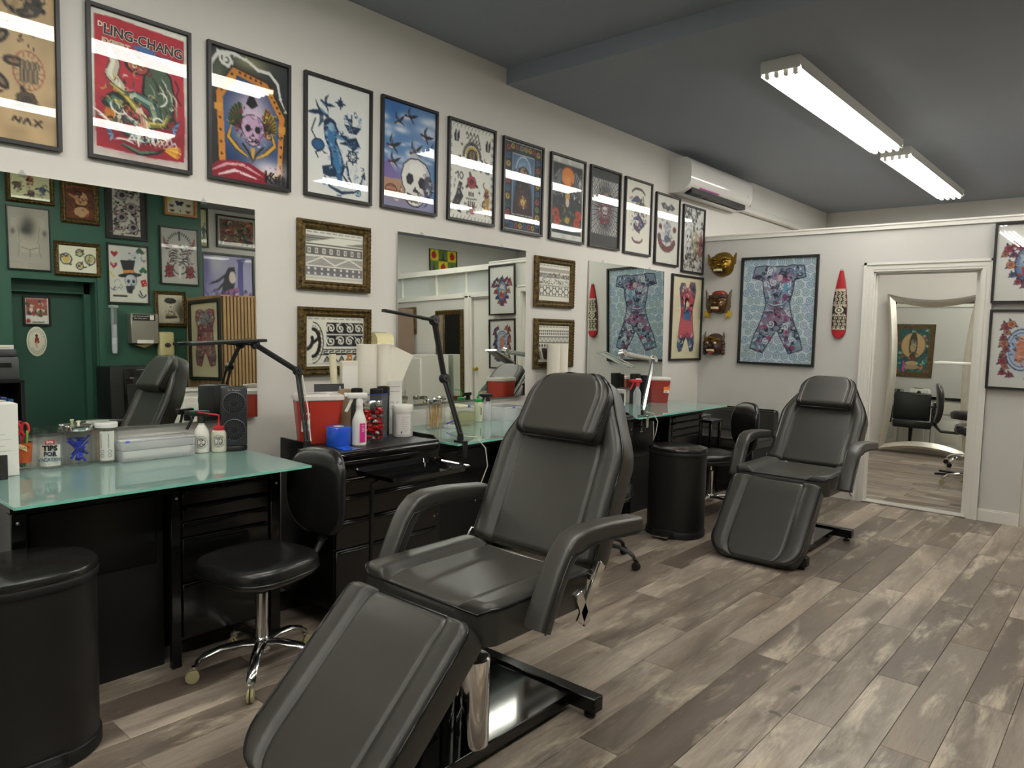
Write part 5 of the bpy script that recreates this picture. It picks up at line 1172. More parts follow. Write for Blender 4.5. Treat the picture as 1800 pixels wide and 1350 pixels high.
def p_coffin():
    A = Art(88, 132, '2b2f33', 3); r = A.r; A.grain(.15, 14); A.wash(.5, .08, .25, .1, 'b9b27c', .7); A.wash(.1, .3, .1, .25, '6d7a52', .6)
    co = [(.27, .17), (.73, .25), (.97, .62), (.93, 1.38), (.1, 1.38), (.06, .5)]
    A.poly(co, '2f2014'); A.poly([(.28, .19), (.72, .27), (.955, .63), (.91, 1.38), (.11, 1.38), (.075, .51)], 'cf842e')
    inn = [(.33, .27), (.68, .34), (.88, .66), (.85, 1.32), (.19, 1.32), (.155, .56)]
    A.poly(inn, '17315e'); A.clip = A.mask(inn); A.wash(.52, .75, .28, .34, 'efe4ee', .95); A.wash(.52, .60, .16, .16, 'd5aed0', .6); A.wash(.2, .9, .12, .2, '2c62a8', .6); A.wash(.85, 1.0, .1, .2, '2c62a8', .5)
    for k in range(40): a = 2*PI*k/40; A.pl([(.52+.20*math.cos(a), .66+.20*math.sin(a)), (.52+.34*math.cos(a), .66+.36*math.sin(a))], .006, '8b4f86', .7)
    A.clip = None
    for i in range(len(co)):
        (ax, ay), (bx, by) = inn[i], inn[(i+1) % 6]; (cx, cy), (dx_, dy_) = co[i], co[(i+1) % 6]
        for k in range(1, 6): t = k/6; A.ell((ax+(bx-ax)*t+cx+(dx_-cx)*t)/2, (ay+(by-ay)*t+cy+(dy_-cy)*t)/2, .016, .016, '33200f')
    for x, y, d in ((.27, .33, -1), (.76, .36, 1), (.1, .68, -1), (.92, .78, 1)): A.poly([(x-.05, y-.03), (x+.05, y-.05), (x+.04, y+.05), (x-.05, y+.04)], 'd99a3a')
    A.wing(.40, .88, .30, -1, '4d5a2a', '191a10'); A.wing(.66, .88, .30, 1, 'a88e2e', '1f1a10'); A.scrib((.25, .62, .42, .95), 18, ['c9b23a', '20301c', '7a2430'], .012, .1); A.scrib((.62, .62, .85, .95), 18, ['d8c04a', '20301c', '8a2a34'], .012, .1)
    for s_ in (-1, 1):
        A.pl([(.52+s_*.26, .86), (.52+s_*.30, 1.0), (.52+s_*.18, 1.12), (.52+s_*.04, 1.2)], .055, '33200f', 1, True); A.pl([(.52+s_*.26, .86), (.52+s_*.30, 1.0), (.52+s_*.18, 1.12), (.52+s_*.04, 1.2)], .034, 'd9a53a', 1, True)
    A.poly([(.50, .40), (.55, .48), (.60, .56), (.52, .62), (.44, .57), (.48, .48)], '151417'); A.skull(.53, .86, .155, 'c9a6c4', '1d1424', '8a6496'); A.scrib((.38, .70, .68, 1.05), 22, ['2a1a30', 'e6cfe0'], .008, .06)
    A.poly([(.50, 1.08), (.56, 1.08), (.53, 1.26)], 'd9a53a'); A.pl([(.40, 1.05), (.48, 1.14), (.53, 1.24)], .02, '1e1a12'); A.pl([(.66, 1.05), (.58, 1.14), (.53, 1.24)], .02, '1e1a12')
    A.wash(.75, 1.3, .25, .12, 'efe2e8', .95); A.poly([(.0, 1.38), (.1, 1.30), (.3, 1.26), (.5, 1.27), (.7, 1.36), (.72, 1.5), (0, 1.5)], '8e1b2e'); A.pl([(.02, 1.42), (.2, 1.32), (.4, 1.30), (.66, 1.40)], .03, 'e0a6b0', 1, True); A.pl([(.1, 1.46), (.3, 1.38), (.6, 1.44)], .03, 'f2d8dc', 1, True)
    for k in range(26): A.ell(r.uniform(.3, .95), r.uniform(1.25, 1.48), r.uniform(.004, .014), r.uniform(.004, .014), 'a02236')
    for pts in ([(.02, .42), (.02, .2), (.1, .08), (.22, .06), (.27, .14), (.22, .2), (.17, .15)], [(.3, .05), (.45, .06), (.6, .14), (.75, .14), (.86, .24), (.90, .42), (.97, .55)], [(.1, .05), (.3, .03), (.5, .09)]):
        A.pl(pts, .035, 'e8e6e2', 1, True)
        for (x, y) in pts: A.star(x, y, .012, .034, 3, 'e8e6e2', x*20)
    A.spiral(.20, .12, .085, 1.6, .022, 'e8e6e2'); A.pl([(.70, 1.32), (.70, 1.45)], .02, '1a1016'); A.pl([(.78, 1.33), (.71, 1.40), (.79, 1.46)], .016, '1a1016')
    for x in (.83, .88, .93): A.pl([(x, 1.36+.01*math.sin(x*40)), (x, 1.46)], .014, '1a1016')
    A.ring(.835, 1.42, .02, .02, .01, '1a1016'); return A
def p_mermaid():
    A = Art(80, 118, 'e9e7e2', 4); r = A.r; A.wash(.5, .7, .36, .5, 'd6dae0', .6); B, M_, D = '2f5f8c', '6f97b8', '1c3350'
    A.rect(.06, .04, .95, 1.44, 'e6e4df', .2)
    for k in range(8): a = PI*k/4; A.pl([(.52, .25), (.52+(.085 if k % 2 == 0 else .05)*math.cos(a), .25+(.085 if k % 2 == 0 else .05)*math.sin(a))], .022, D, 1, True)
    A.bird(.24, .44, .17, 3.6, D, M_, B); A.bird(.28, .30, .12, .6, D, M_, B)
    A.poly([(.58, .50), (.86, .50), (.78, .60), (.66, .60)], D); A.scrib((.58, .34, .84, .52), 16, [B, M_, D], .012, .12); A.pl([(.70, .36), (.70, .52)], .012, D)
    for k in range(20): A.pl([(.2+.5*r.random(), .45+.25*r.random()), (.4+.4*r.random(), .5+.25*r.random())], .008, 'c2ccd6', .6)
    A.pl([(.14, .52), (.08, .68), (.18, .82), (.24, .9), (.14, .94), (.18, 1.0)], .012, D); A.ell(.18, .84, .09, .07, B); A.ring(.18, .84, .09, .07, .012, D)
    A.poly([(.30, .52), (.44, .52), (.50, .62), (.46, .74), (.54, .90), (.60, 1.06), (.56, 1.18), (.46, 1.20), (.38, 1.08), (.36, .90), (.28, .74), (.26, .60)], D)
    A.poly([(.32, .56), (.43, .56), (.47, .64), (.43, .76), (.50, .92), (.56, 1.06), (.53, 1.15), (.46, 1.16), (.41, 1.05), (.39, .90), (.32, .74), (.30, .62)], '3f77a8')
    A.ell(.36, .55, .10, .08, D); A.ell(.38, .58, .05, .055, '8fb0c8'); A.pl([(.44, .68), (.60, .68), (.66, .74), (.52, .76)], .06, D, 1, True); A.pl([(.45, .69), (.59, .70), (.63, .735)], .035, M_, 1, True)
    A.pl([(.46, .80), (.52, .95), (.54, 1.08)], .03, M_, .8, True); A.poly([(.24, 1.10), (.42, 1.05), (.50, 1.20), (.36, 1.22), (.26, 1.2)], D); A.poly([(.48, 1.1), (.56, 1.2), (.54, 1.34), (.46, 1.2)], B); A.scrib((.28, .56, .56, 1.2), 40, [D, M_, '9db9d0'], .008, .09)
    A.poly([(.64, .68), (.78, .64), (.84, .74), (.74, .82), (.66, .78)], D); A.scrib((.64, .64, .84, .82), 12, [B, M_], .012, .07); A.ring(.72, .90, .07, .07, .018, D)
    for k in range(8): a = PI*k/4; A.pl([(.72+.03*math.cos(a), .90+.03*math.sin(a)), (.72+.10*math.cos(a), .90+.10*math.sin(a))], .011, D)
    A.pl([(.62, .98), (.66, 1.18), (.72, 1.26)], .03, D, 1, True); A.pl([(.56, 1.16), (.66, 1.27), (.84, 1.28), (.90, 1.12)], .034, D, 1, True); A.poly([(.86, 1.14), (.92, 1.06), (.94, 1.18)], D); A.scrib((.55, 1.0, .9, 1.25), 18, [M_, D, 'c2ccd6'], .009, .12)
    A.pl([(.28, 1.22), (.36, 1.34), (.55, 1.40), (.76, 1.36), (.86, 1.30)], .035, D, 1, True); A.spiral(.28, 1.28, .05, 1.4, .012, B); A.spiral(.82, 1.36, .05, 1.4, .012, B); A.wash(.5, 1.3, .2, .06, '9fb4c8', .5); A.rect(.47, 1.43, .55, 1.45, B); return A
def p_skies():
    A = Art(80, 118, '5c86ba', 5); r = A.r; A.wash(.2, .1, .3, .15, '2f62a4', .8); A.wash(.8, .3, .3, .2, '9fb0d6', .6)
    for k in range(34):
        x, y = r.uniform(0, 1), r.uniform(.05, .95); A.wash(x, y, r.uniform(.06, .18), r.uniform(.02, .05), r.choice(['eef0f4', 'dfe4ee', 'c2cfe4', 'f6f6f8']), .8)
    A.wash(.1, .98, .25, .12, '6a5aa0', .8); A.poly([(0, .90), (.1, .82), (.24, .98), (.36, 1.04), (.36, 1.1), (0, 1.1)], '7a6aa8'); A.poly([(0, 1.08), (.5, 1.06), (.5, 1.5), (0, 1.5)], 'b99272'); A.rect(0, 1.32, 1, 1.5, '8e90b4'); A.wash(.3, 1.25, .3, .14, 'a8765c', .5)
    for x, y, s_, a in ((.48, .16, .13, .3), (.28, .27, .12, -.2), (.78, .38, .14, .5), (.16, .62, .15, .2), (.58, .64, .15, -.1), (.92, .56, .1, .4), (.18, .84, .13, .1)): A.bird(x, y, s_, a, '24242e', 'd8c8bc', 'b03a34')
    A.wash(.62, .98, .30, .30, 'a8a6c0', .5); A.skull(.62, 1.06, .29, 'ece8e2', '25222e', 'a6a2b8', rot=.12); A.ell(.66, .88, .16, .09, 'f6f4f0', .8)
    A.ell(.86, 1.10, .10, .16, '3a3a48', .85); A.scrib((.74, .95, 1, 1.3), 16, ['1e1e28', '8a88a4', 'cfcbd8'], .014, .16); A.scrib((.3, 1.2, .8, 1.4), 16, ['2a2630', 'e4dcd6', '7a3036'], .012, .1)
    for y in (1.18, 1.23, 1.28): A.rect(.08, y, .24, y+.02, 'a04a3a')
    A.ring(.16, 1.23, .10, .07, .01, '4a2c28'); return A
def p_hands():
    A = Art(74, 108, '26262a', 6); r = A.r
    for k in range(44):
        t = k/44; x, y = ((.06+.88*(t*4), .07) if t < .25 else (.94, .07+1.33*((t-.25)*4)) if t < .5 else (.94-.88*((t-.5)*4), 1.40) if t < .75 else (.06, 1.40-1.33*((t-.75)*4))); A.ell(x, y, .07, .065, 'efece4'); A.ring(x, y, .055, .05, .008, '26262a')
    A.rect(.07, .08, .93, 1.39, 'efece4')
    for k in range(4): A.pl([(.36+.075*k, .16), (.38+.08*k, .11), (.42+.075*k, .19), (.38+.08*k, .21)], .013, '55504c'); A.pl([(.42+.07*k, .28), (.45+.07*k, .21), (.48+.065*k, .29)], .012, '55504c')
    for k in range(26): a = PI+PI*k/25; A.pl([(.5+.17*math.cos(a), .48+.18*math.sin(a)), (.5+.21*math.cos(a), .48+.22*math.sin(a))], .014, '1d1b1b')
    A.ell(.5, .44, .14, .12, 'c9a93a', .9); A.ell(.5, .50, .12, .14, '3c3430'); A.ell(.5, .46, .06, .08, 'a08068'); A.scrib((.38, .36, .62, .64), 26, ['1d1714', '6b5244', '2c3a34'], .012, .1)
    for x, y, s_ in ((.16, .20, 1), (.86, .24, -1)): A.poly(oxy([(-.05, .1), (-.06, 0), (-.02, -.09), (.01, -.02), (.05, -.09), (.06, .02), (.03, .1)], x, y, 1.), '2a2a2e'); A.pl([(x, y-.05), (x, y+.08)], .012, 'cfcac2')
    A.poly([(.12, .55), (.25, .48), (.28, .58), (.16, .66)], '8f2630'); A.ell(.18, .56, .04, .05, '3a3a30'); A.ell(.82, .55, .05, .05, '9a2c30'); A.ell(.76, .60, .05, .05, '2f4a3c'); A.ell(.88, .63, .04, .05, '3a6a70'); A.scrib((.72, .48, .94, .7), 14, ['1d1b1b', '8f2630', '2f6a60'], .012, .07)
    A.pl([(.14, .78), (.2, .74), (.2, .84)], .014, '1d1b1b'); A.ring(.27, .79, .035, .05, .013, '1d1b1b'); A.rose(.5, .86, .10, 'b03444', '3a1216', '2c3a30')
    A.poly([(.22, .88), (.30, .90), (.26, 1.0), (.32, 1.1), (.24, 1.22), (.28, 1.36), (.20, 1.34), (.14, 1.24), (.10, 1.34), (.08, 1.22), (.16, 1.08)], '232326'); A.scrib((.1, .9, .3, 1.34), 8, ['8a8a8c'], .009, .08)
    A.poly([(.80, .9), (.90, .92), (.92, 1.1), (.88, 1.3), (.82, 1.36), (.78, 1.2), (.80, 1.05)], 'b58a4a'); A.ell(.84, 1.0, .05, .06, '7a2c3c'); A.scrib((.76, .9, .94, 1.36), 20, ['3a2416', 'd8b66a', '8f2630', '2a2a2e'], .011, .1)
    for k in range(4): A.pl([(.44+.035*k, 1.02), (.44+.035*k, 1.07)], .014, '1d1b1b'); A.pl([(.43+.045*k, 1.23), (.44+.042*k, 1.16)], .022, '2a2528')
    for k in range(5): A.pl([(.38+.05*k, 1.12+.01*math.sin(k)), (.42+.05*k, 1.11)], .009, '6a6662')
    A.rose(.52, 1.29, .06, 'c48a90', '5a1c24', None); A.scrib((.40, 1.18, .64, 1.36), 10, ['2a2528', '9a4050'], .010, .06)
    for x, y in ((.27, .32), (.68, .32), (.32, .62), (.70, .66), (.30, .98), (.68, 1.0), (.36, 1.2)): A.star(x, y, .012, .034, 4, '232326')
    return A
def p_portrait():
    A = Art(68, 98, '1c2430', 7); r = A.r; A.rect(.0, .0, 1, 1.45, 'b9bcc0'); A.rect(.03, .03, .97, 1.41, '1a2129')
    for k in range(10):
        A.rose(.11, .12+.13*k, .055, ['b04a50', '3c6a9a', 'cfa84a', '2d5a6a'][k % 4], '14161c', '35584a'); A.rose(.89, .12+.13*k, .055, ['cfa84a', '3c6a9a', 'b04a50', '7a8a4a'][k % 4], '14161c', '35584a')
    for k in range(6): A.rose(.22+.112*k, .09, .052, ['cfa84a', 'b04a50', '9aa08a', 'cfa84a'][k % 4], '14161c', '35584a'); A.rose(.22+.112*k, 1.35, .05, ['3c6a9a', 'b04a50', 'cfa84a'][k % 3], '14161c', '35584a')
    A.rect(.21, .19, .79, 1.18, 'c9c5ba'); A.rect(.225, .205, .775, 1.165, '3c5f8c'); A.wash(.5, .45, .22, .24, 'a9c2dc', .9); A.ring(.5, .46, .19, .24, .014, 'cfd8e0')
    A.poly([(.5, .36), (.62, .42), (.68, .58), (.72, .8), (.76, 1.165), (.24, 1.165), (.28, .8), (.32, .58), (.38, .42)], '241f22'); A.poly([(.36, .75), (.64, .75), (.74, 1.165), (.26, 1.165)], '3a1f26'); A.ell(.5, .52, .10, .13, 'b08f78'); A.poly([(.40, .56), (.60, .56), (.58, .68), (.5, .74), (.42, .68)], '241a18')
    A.scrib((.3, .38, .7, .8), 26, ['17130f', '5a4438', '2c2422'], .014, .16); A.pl([(.46, .52), (.54, .52)], .010, '241a18'); A.ell(.5, .95, .06, .05, 'c9a45a'); A.wash(.5, .95, .08, .07, 'e8c06a', .8); A.scrib((.42, .86, .6, 1.05), 12, ['8a5a2a', 'f0d89a'], .010, .06)
    A.rect(.21, 1.19, .79, 1.27, 'd9d3c2'); return A
def p_winged():
    A = Art(62, 92, 'dcdad4', 8); A.rect(.06, .12, .94, 1.22, '33363a'); A.grain(.1, 12); A.wash(.5, .3, .4, .14, '4a4238', .8); A.ell(.5, .34, .22, .19, 'a04a22'); A.ell(.5, .34, .19, .165, 'df8038'); A.wash(.5, .38, .12, .10, 'f2a85a', .7)
    A.clip = A.mask([(.06, .12), (.94, .12), (.94, 1.22), (.06, 1.22)])
    A.wing(.34, .72, .48, -1, '8c9092', '2a2c2e', 10); A.wing(.66, .72, .48, 1, '8c9092', '2a2c2e', 10); A.scrib((.06, .3, .4, .8), 24, ['c9cccc', '2a2c2e', '5e6264'], .012, .14, 2); A.scrib((.6, .3, .94, .8), 24, ['c9cccc', '2a2c2e', '5e6264'], .012, .14, 2)
    A.poly([(.40, .55), (.5, .48), (.60, .55), (.62, .75), (.56, .9), (.44, .9), (.38, .75)], '3c3a34'); A.ell(.5, .68, .07, .09, 'c9a45a'); A.ell(.5, .80, .055, .08, 'e0c4b8'); A.poly([(.42, .62), (.5, .54), (.58, .62)], 'd9b84a'); A.scrib((.2, .85, .8, 1.2), 40, ['3c5a4a', '6a7a4a', '26302a', 'a08a4a'], .014, .12)
    for x, y in ((.16, 1.02), (.84, 1.0), (.20, 1.15), (.80, 1.14)): A.rose(x, y, .10, 'c04a34', '5a1a14', '3a5a44')
    A.ell(.5, 1.12, .07, .06, 'b89a3a'); A.clip = None; A.rect(.06, 1.30, .94, 1.37, '3a3c40'); return A
def p_radial():
    A = Art(56, 84, '3c3c3e', 9); A.rect(.06, .20, .94, 1.26, 'cfccc8')
    A.clip = A.mask([(.06, .20), (.94, .20), (.94, 1.26), (.06, 1.26)])
    for k in range(64):
        a = 2*PI*k/64; A.pl([(.5+.20*math.cos(a), .74+.28*math.sin(a)), (.5+.62*math.cos(a+.06), .74+.70*math.sin(a+.06))], .012, ('2e2c30', '6a666c')[k % 2])
    for q in (.24, .31, .38, .46, .54): A.ring(.5, .74, q, q*1.32, .008, '58545a')
    A.ell(.5, .74, .21, .30, '6a4a50'); A.scrib((.30, .42, .70, 1.06), 60, ['2a2226', 'b08a90', '8e3440', 'd8ccc8', '4a4450'], .014, .1); A.ell(.5, .52, .07, .08, '9a6a60'); A.skull(.5, .80, .09, 'cfc4c0', '2a1c20'); A.rose(.40, 1.0, .07, '8e2c3c', '2a1014', None); A.rose(.58, .98, .06, '9a3a48', '2a1014', None); A.clip = None; return A
def p_dragonc():
    A = Art(50, 78, 'e6e2d6', 10); A.ring(.5, .30, .26, .14, .035, '3c3a38', PI*1.1, PI*1.9); A.ring(.5, 1.22, .20, .10, .035, '6a3a38', .2, PI-.2)
    def coil(P, w, c): A.pl(P, w+.03, '22242a', 1, True); A.pl(P, w, c, 1, True)
    coil([(.25, .45), (.45, .38), (.6, .5), (.45, .62), (.3, .56)], .11, '34507e'); coil([(.55, .42), (.72, .55), (.62, .72)], .09, '8a8472'); A.scrib((.18, .34, .8, .72), 44, ['22242a', 'c9b25a', '9a3440', 'd8d2c0', '34507e'], .016, .13); A.pl([(.75, .5), (.85, .62), (.8, .74)], .04, 'b05a50', 1, True); A.pl([(.68, .30), (.72, .5)], .015, '55504a')
    coil([(.35, .82), (.55, .78), (.68, .90), (.52, 1.04), (.36, .98), (.42, .88)], .10, '5a4a78'); A.scrib((.25, .76, .8, 1.1), 40, ['22242a', '8e2c44', '4a6a94', 'd8cfc8'], .015, .11); return A
def p_bat():
    A = Art(46, 72, 'dcd9d0', 11); A.poly([(.2, .2), (.36, .16), (.5, .24), (.64, .16), (.82, .24), (.7, .32), (.58, .30), (.5, .36), (.42, .30), (.3, .32)], '4a4c50'); A.ell(.38, .24, .05, .04, '8a8c90'); A.ell(.62, .24, .05, .04, '8a8c90')
    for k in range(9): A.pl([(.35+.04*k, .4), (.33+.045*k, .5+.02*(k % 3))], .010, '9a948c')
    A.wash(.5, .85, .3, .3, 'b5b4b8', .6); A.ell(.5, .78, .14, .20, 'aeb2b8'); A.scrib((.3, .55, .7, 1.1), 30, ['5a5e66', 'e4e2de', '3a3e46'], .014, .16)
    for k in range(11): a = .35+PI*.82*k/10+.1; A.rose(.5+.34*math.cos(a), .92+.30*math.sin(a), .075, ['8e3038', '6a5a58', 'a04448'][k % 3], '2a1418', None)
    A.ell(.5, .98, .12, .09, '3c5a78'); A.rose(.2, .72, .06, '9a3a34', '2a1418', None); A.rose(.82, .74, .07, '9a2c30', '2a1418', None); A.scrib((.3, .9, .7, 1.2), 20, ['3a3e46', 'c8c4bc', '8e3038'], .012, .1); return A
def p_collage():
    A = Art(44, 68, 'd2d0cc', 12); A.scrib((0, 0, 1, .55), 70, ['232326', '5a5a60', 'e9e8e4', '3a3a40'], .03, .22, 7); A.skull(.28, .72, .16, 'd9d8d6', '26262c', '9a98a4'); A.skull(.30, 1.0, .15, 'cfcdd0', '26262c'); A.ell(.62, .85, .2, .3, 'a39a84'); A.scrib((.4, .55, .85, 1.2), 60, ['3a342c', 'c9bfa4', '6a5f4e', 'e6e0d0'], .018, .18); A.ell(.88, .9, .1, .28, '8a4a4c'); A.scrib((.76, .6, 1, 1.3), 20, ['4a1c20', 'b07a78', '2a2022'], .02, .18); A.scrib((0, 1.1, 1, 1.5), 50, ['1c1c1e', '8a8680', '4a4640', 'd8d4cc'], .028, .2); return A
rowlab = ['tan tattoo flash sheet poster cut by the left edge of the picture', 'red poster of a dragon and robed figure, lettered in black', 'poster of a purple skull in an orange coffin frame', 'white poster of a blue mermaid with anchor and swallows', 'poster of a white skull under blue sky with swallows', 'black-edged flash poster with panther, hands and roses', 'portrait poster with a rose border on dark ground', 'poster of a winged figure before an orange sun', 'dark poster of a figure in a radial burst', 'white poster of coiled blue and purple dragons', 'pale poster of a bat above a wreath of roses', 'grey collage poster of skulls, last of the upper row']
for i, (fn, y, z) in enumerate(zip((p_flash, p_dragon_red, p_coffin, p_mermaid, p_skies, p_hands, p_portrait, p_winged, p_radial, p_dragonc, p_bat, p_collage),
        (.875, 1.424, 1.952, 2.484, 3.002, 3.544, 4.072, 4.606, 5.124, 5.641, 6.164, 6.684), (2.475, 2.476, 2.476, 2.481, 2.487, 2.486, 2.476, 2.473, 2.474, 2.469, 2.419, 2.384))):
    t = picture(rowlab[i], 'left', y, z, .447, .650, fn(), fw=.017, group='black-framed posters in the upper row')
    if i == 1:
        K = mat('lettering_black', hx('1b1614'), .5); Wt = mat('lettering_white', hx('efe9dc'), .5)
        text('lettering', 'LING-CHANG', .060, Wt, t, (.015, -.0082, .222), (PI/2, R(3), 0), ext=.0002, bold=.0035, sx=.92)
        text('lettering', 'LING-CHANG', .060, K, t, (.015, -.0087, .222), (PI/2, R(3), 0), ext=.0002, bold=.0016, sx=.92)
        text('lettering', 'DR.', .030, Wt, t, (-.155, -.0085, .245), (PI/2, R(3), 0), ext=.0002, bold=.001)
        text('lettering', 'EXPERT', .034, mat('lettering_tan', hx('d0bfa0'), .5), t, (-.105, -.0085, .178), (PI/2, R(3), 0), ext=.0002, bold=.0018)
        text('lettering', 'IN', .022, Wt, t, (-.035, -.0085, .150), (PI/2, R(3), 0), ext=.0002, bold=.001)
    if i == 2: text('lettering', 'Kelu', .062, mat('lettering_black', hx('1b1614'), .5), t, (.15, -.0085, -.265), (PI/2, 0, 0), ext=.0002, bold=.0012, sx=.8)
    if i == 6: text('lettering', 'Modern Relics', .034, mat('lettering_black', hx('1b1614'), .5), t, (0, -.0085, -.205), (PI/2, 0, 0), ext=.0002, bold=.0008, sx=.9)

# ---- gilt-framed pattern sheets
def p_tribal(kind):
    A = Art(92, 70, 'e9e6da', 20+kind); ink = '3a3636' if kind != 2 else '201e1e'; H = A.A
    for k in range(9): A.pl([(.04+.105*k, .045), (.11+.105*k, .045)], .010, '8a8680', .8)
    if kind == 1:
        y = .10
        for j in range(5): A.pl([(.02, y+.02*j), (.98, y+.02*j)], .009, '6a6662')
        A.poly([(.02, .20), (.5, .10), (.98, .10), (.98, .14), (.6, .20)], 'e9e6da'); A.pl([(.02, .22), (.98, .22)], .012, ink)
        A.rect(.02, .25, .98, .37, '6f6b68')
        for k in range(8): A.rect(.05+.12*k, .27, .10+.12*k, .35, 'e9e6da'); A.rect(.062+.12*k, .285, .088+.12*k, .335, '8a8680')
        A.rect(.02, .395, .98, .52, '9a9690')
        for j in range(7): A.pl([(.02, .40+.018*j), (.26, .395+.018*j), (.5, .40+.018*j), (.98, .40+.018*j)], .005, 'cfcbc0')
        A.pl([(.02, .51), (.28, .40), (.5, .51), (.74, .40), (.98, .51)], .016, 'f2efe4'); A.rect(.02, .545, .98, .67, '7a767a')
        for k in range(9): A.rect(.05+.107*k, .555, .085+.107*k, .585, 'f0ede2'); A.rect(.05+.107*k, .625, .085+.107*k, .655, 'f0ede2')
        A.rect(.02, .69, .98, .72, 'cfcabc'); 
    elif kind == 2:
        A.ring(.12, .40, .17, .30, .010, ink, -PI/2, PI/2); A.ring(.12, .40, .11, .2, .05, ink, -PI/2, PI/2); A.ring(.02, .36, .09, .13, .05, ink, -.3, 1.8)
        for k in range(13): a = -PI/2+PI*k/12; A.star(.12+.14*math.cos(a), .40+.25*math.sin(a), .006, .016, 3, ink, a)
        A.pl([(.0, .52), (.1, .42), (.2, .34), (.24, .22)], .04, ink, 1, True)
        for j, y0 in enumerate((.10, .29)):
            A.rect(.34, y0, .98, y0+.165, ink)
            for k in range(4): x = .42+.16*k; A.spiral(x, y0+.085, .075, 1.6, .014, 'eeebe0', k, 1 if (k+j) % 2 else -1); A.pl([(x-.08, y0+.01), (x-.02, y0+.06), (x+.04, y0+.15)], .012, 'eeebe0', 1, True)
        for k in range(7): A.pl([(.28+.10*k, .50), (.36+.10*k, .50), (.36+.10*k, .53), (.30+.10*k, .53), (.30+.10*k, .56), (.38+.10*k, .56)], .009, ink)
        A.pl([(.24, .58), (.98, .58)], .008, ink)
        for k in range(6): x = .30+.125*k; A.poly([(x, .69), (x+.055, .60), (x+.11, .69)], '8f8a80'); A.pl([(x, .69), (x+.055, .60), (x+.11, .69)], .008, ink)
        A.pl([(.02, .71), (.98, .71)], .006, '8a8680')
    elif kind == 3:
        A.rect(.02, .10, .98, .17, 'b5a9a0'); A.rect(.02, .20, .98, .29, '8b8680'); A.scrib((.03, .205, .97, .285), 60, ['d8d4c8', '4a4644'], .012, .05)
        A.scrib((.03, .31, .97, .42), 90, ['4a4644', '8b8680'], .010, .05)
        A.rect(.02, .44, .98, .455, '9a958c'); A.rect(.02, .64, .98, .655, '9a958c')
        for k in range(5):
            x = .11+.195*k; A.ring(x, .55, .075, .07, .012, ink, n=6)
            for a in range(6): A.star(x+.095*math.cos(PI/3*a), .55+.09*math.sin(PI/3*a), .008, .024, 4, ink, a)
    else:
        for j in range(2):
            for k in range(16): x = .03+.06*k; y = .11+.06*j; A.poly([(x, y), (x+.05, y), (x+.025, y+.045)], ink)
        A.rect(.02, .25, .98, .35, 'b0aca4'); A.pl([(.02+.06*k, .34 if k % 2 else .26) for k in range(17)], .010, 'f0ede2'); A.pl([(.02, .24), (.98, .24)], .01, ink); A.pl([(.02, .36), (.98, .36)], .01, ink)
        for k in range(12): x = .04+.08*k; A.ell(x+.02, .42, .024, .032, ink)
        A.rect(.02, .475, .98, .70, ink)
        for k in range(4): x = .02+.26*k; A.poly([(x, .475), (x+.10, .475), (x+.18, .70), (x+.08, .70)], 'ece8dc'); A.pl([(x+.03, .475), (x+.11, .70)], .02, '8a8680')
        for k in range(8): A.poly([(.7, .49+.026*k), (.98, .485+.026*k), (.98, .50+.026*k)], 'ece8dc')
    return A
for k, (y, z, lab) in enumerate(((2.462, 1.838, 'gilt-framed sheet of banded line patterns, upper of the pair by the first mirror'), (2.470, 1.366, 'gilt-framed sheet of curled black patterns half hidden by the paper rolls'), (4.470, 1.823, 'gilt-framed sheet of dotted bands, upper of the pair by the third mirror'), (4.482, 1.357, 'gilt-framed sheet of triangle patterns above the paper towel rolls'))):
    picture(lab, 'left', y, z, .486, .378, p_tribal(k+1), 'gilt', .05, .032, name='gilt_framed_print', group='gilt-framed pattern sheets')

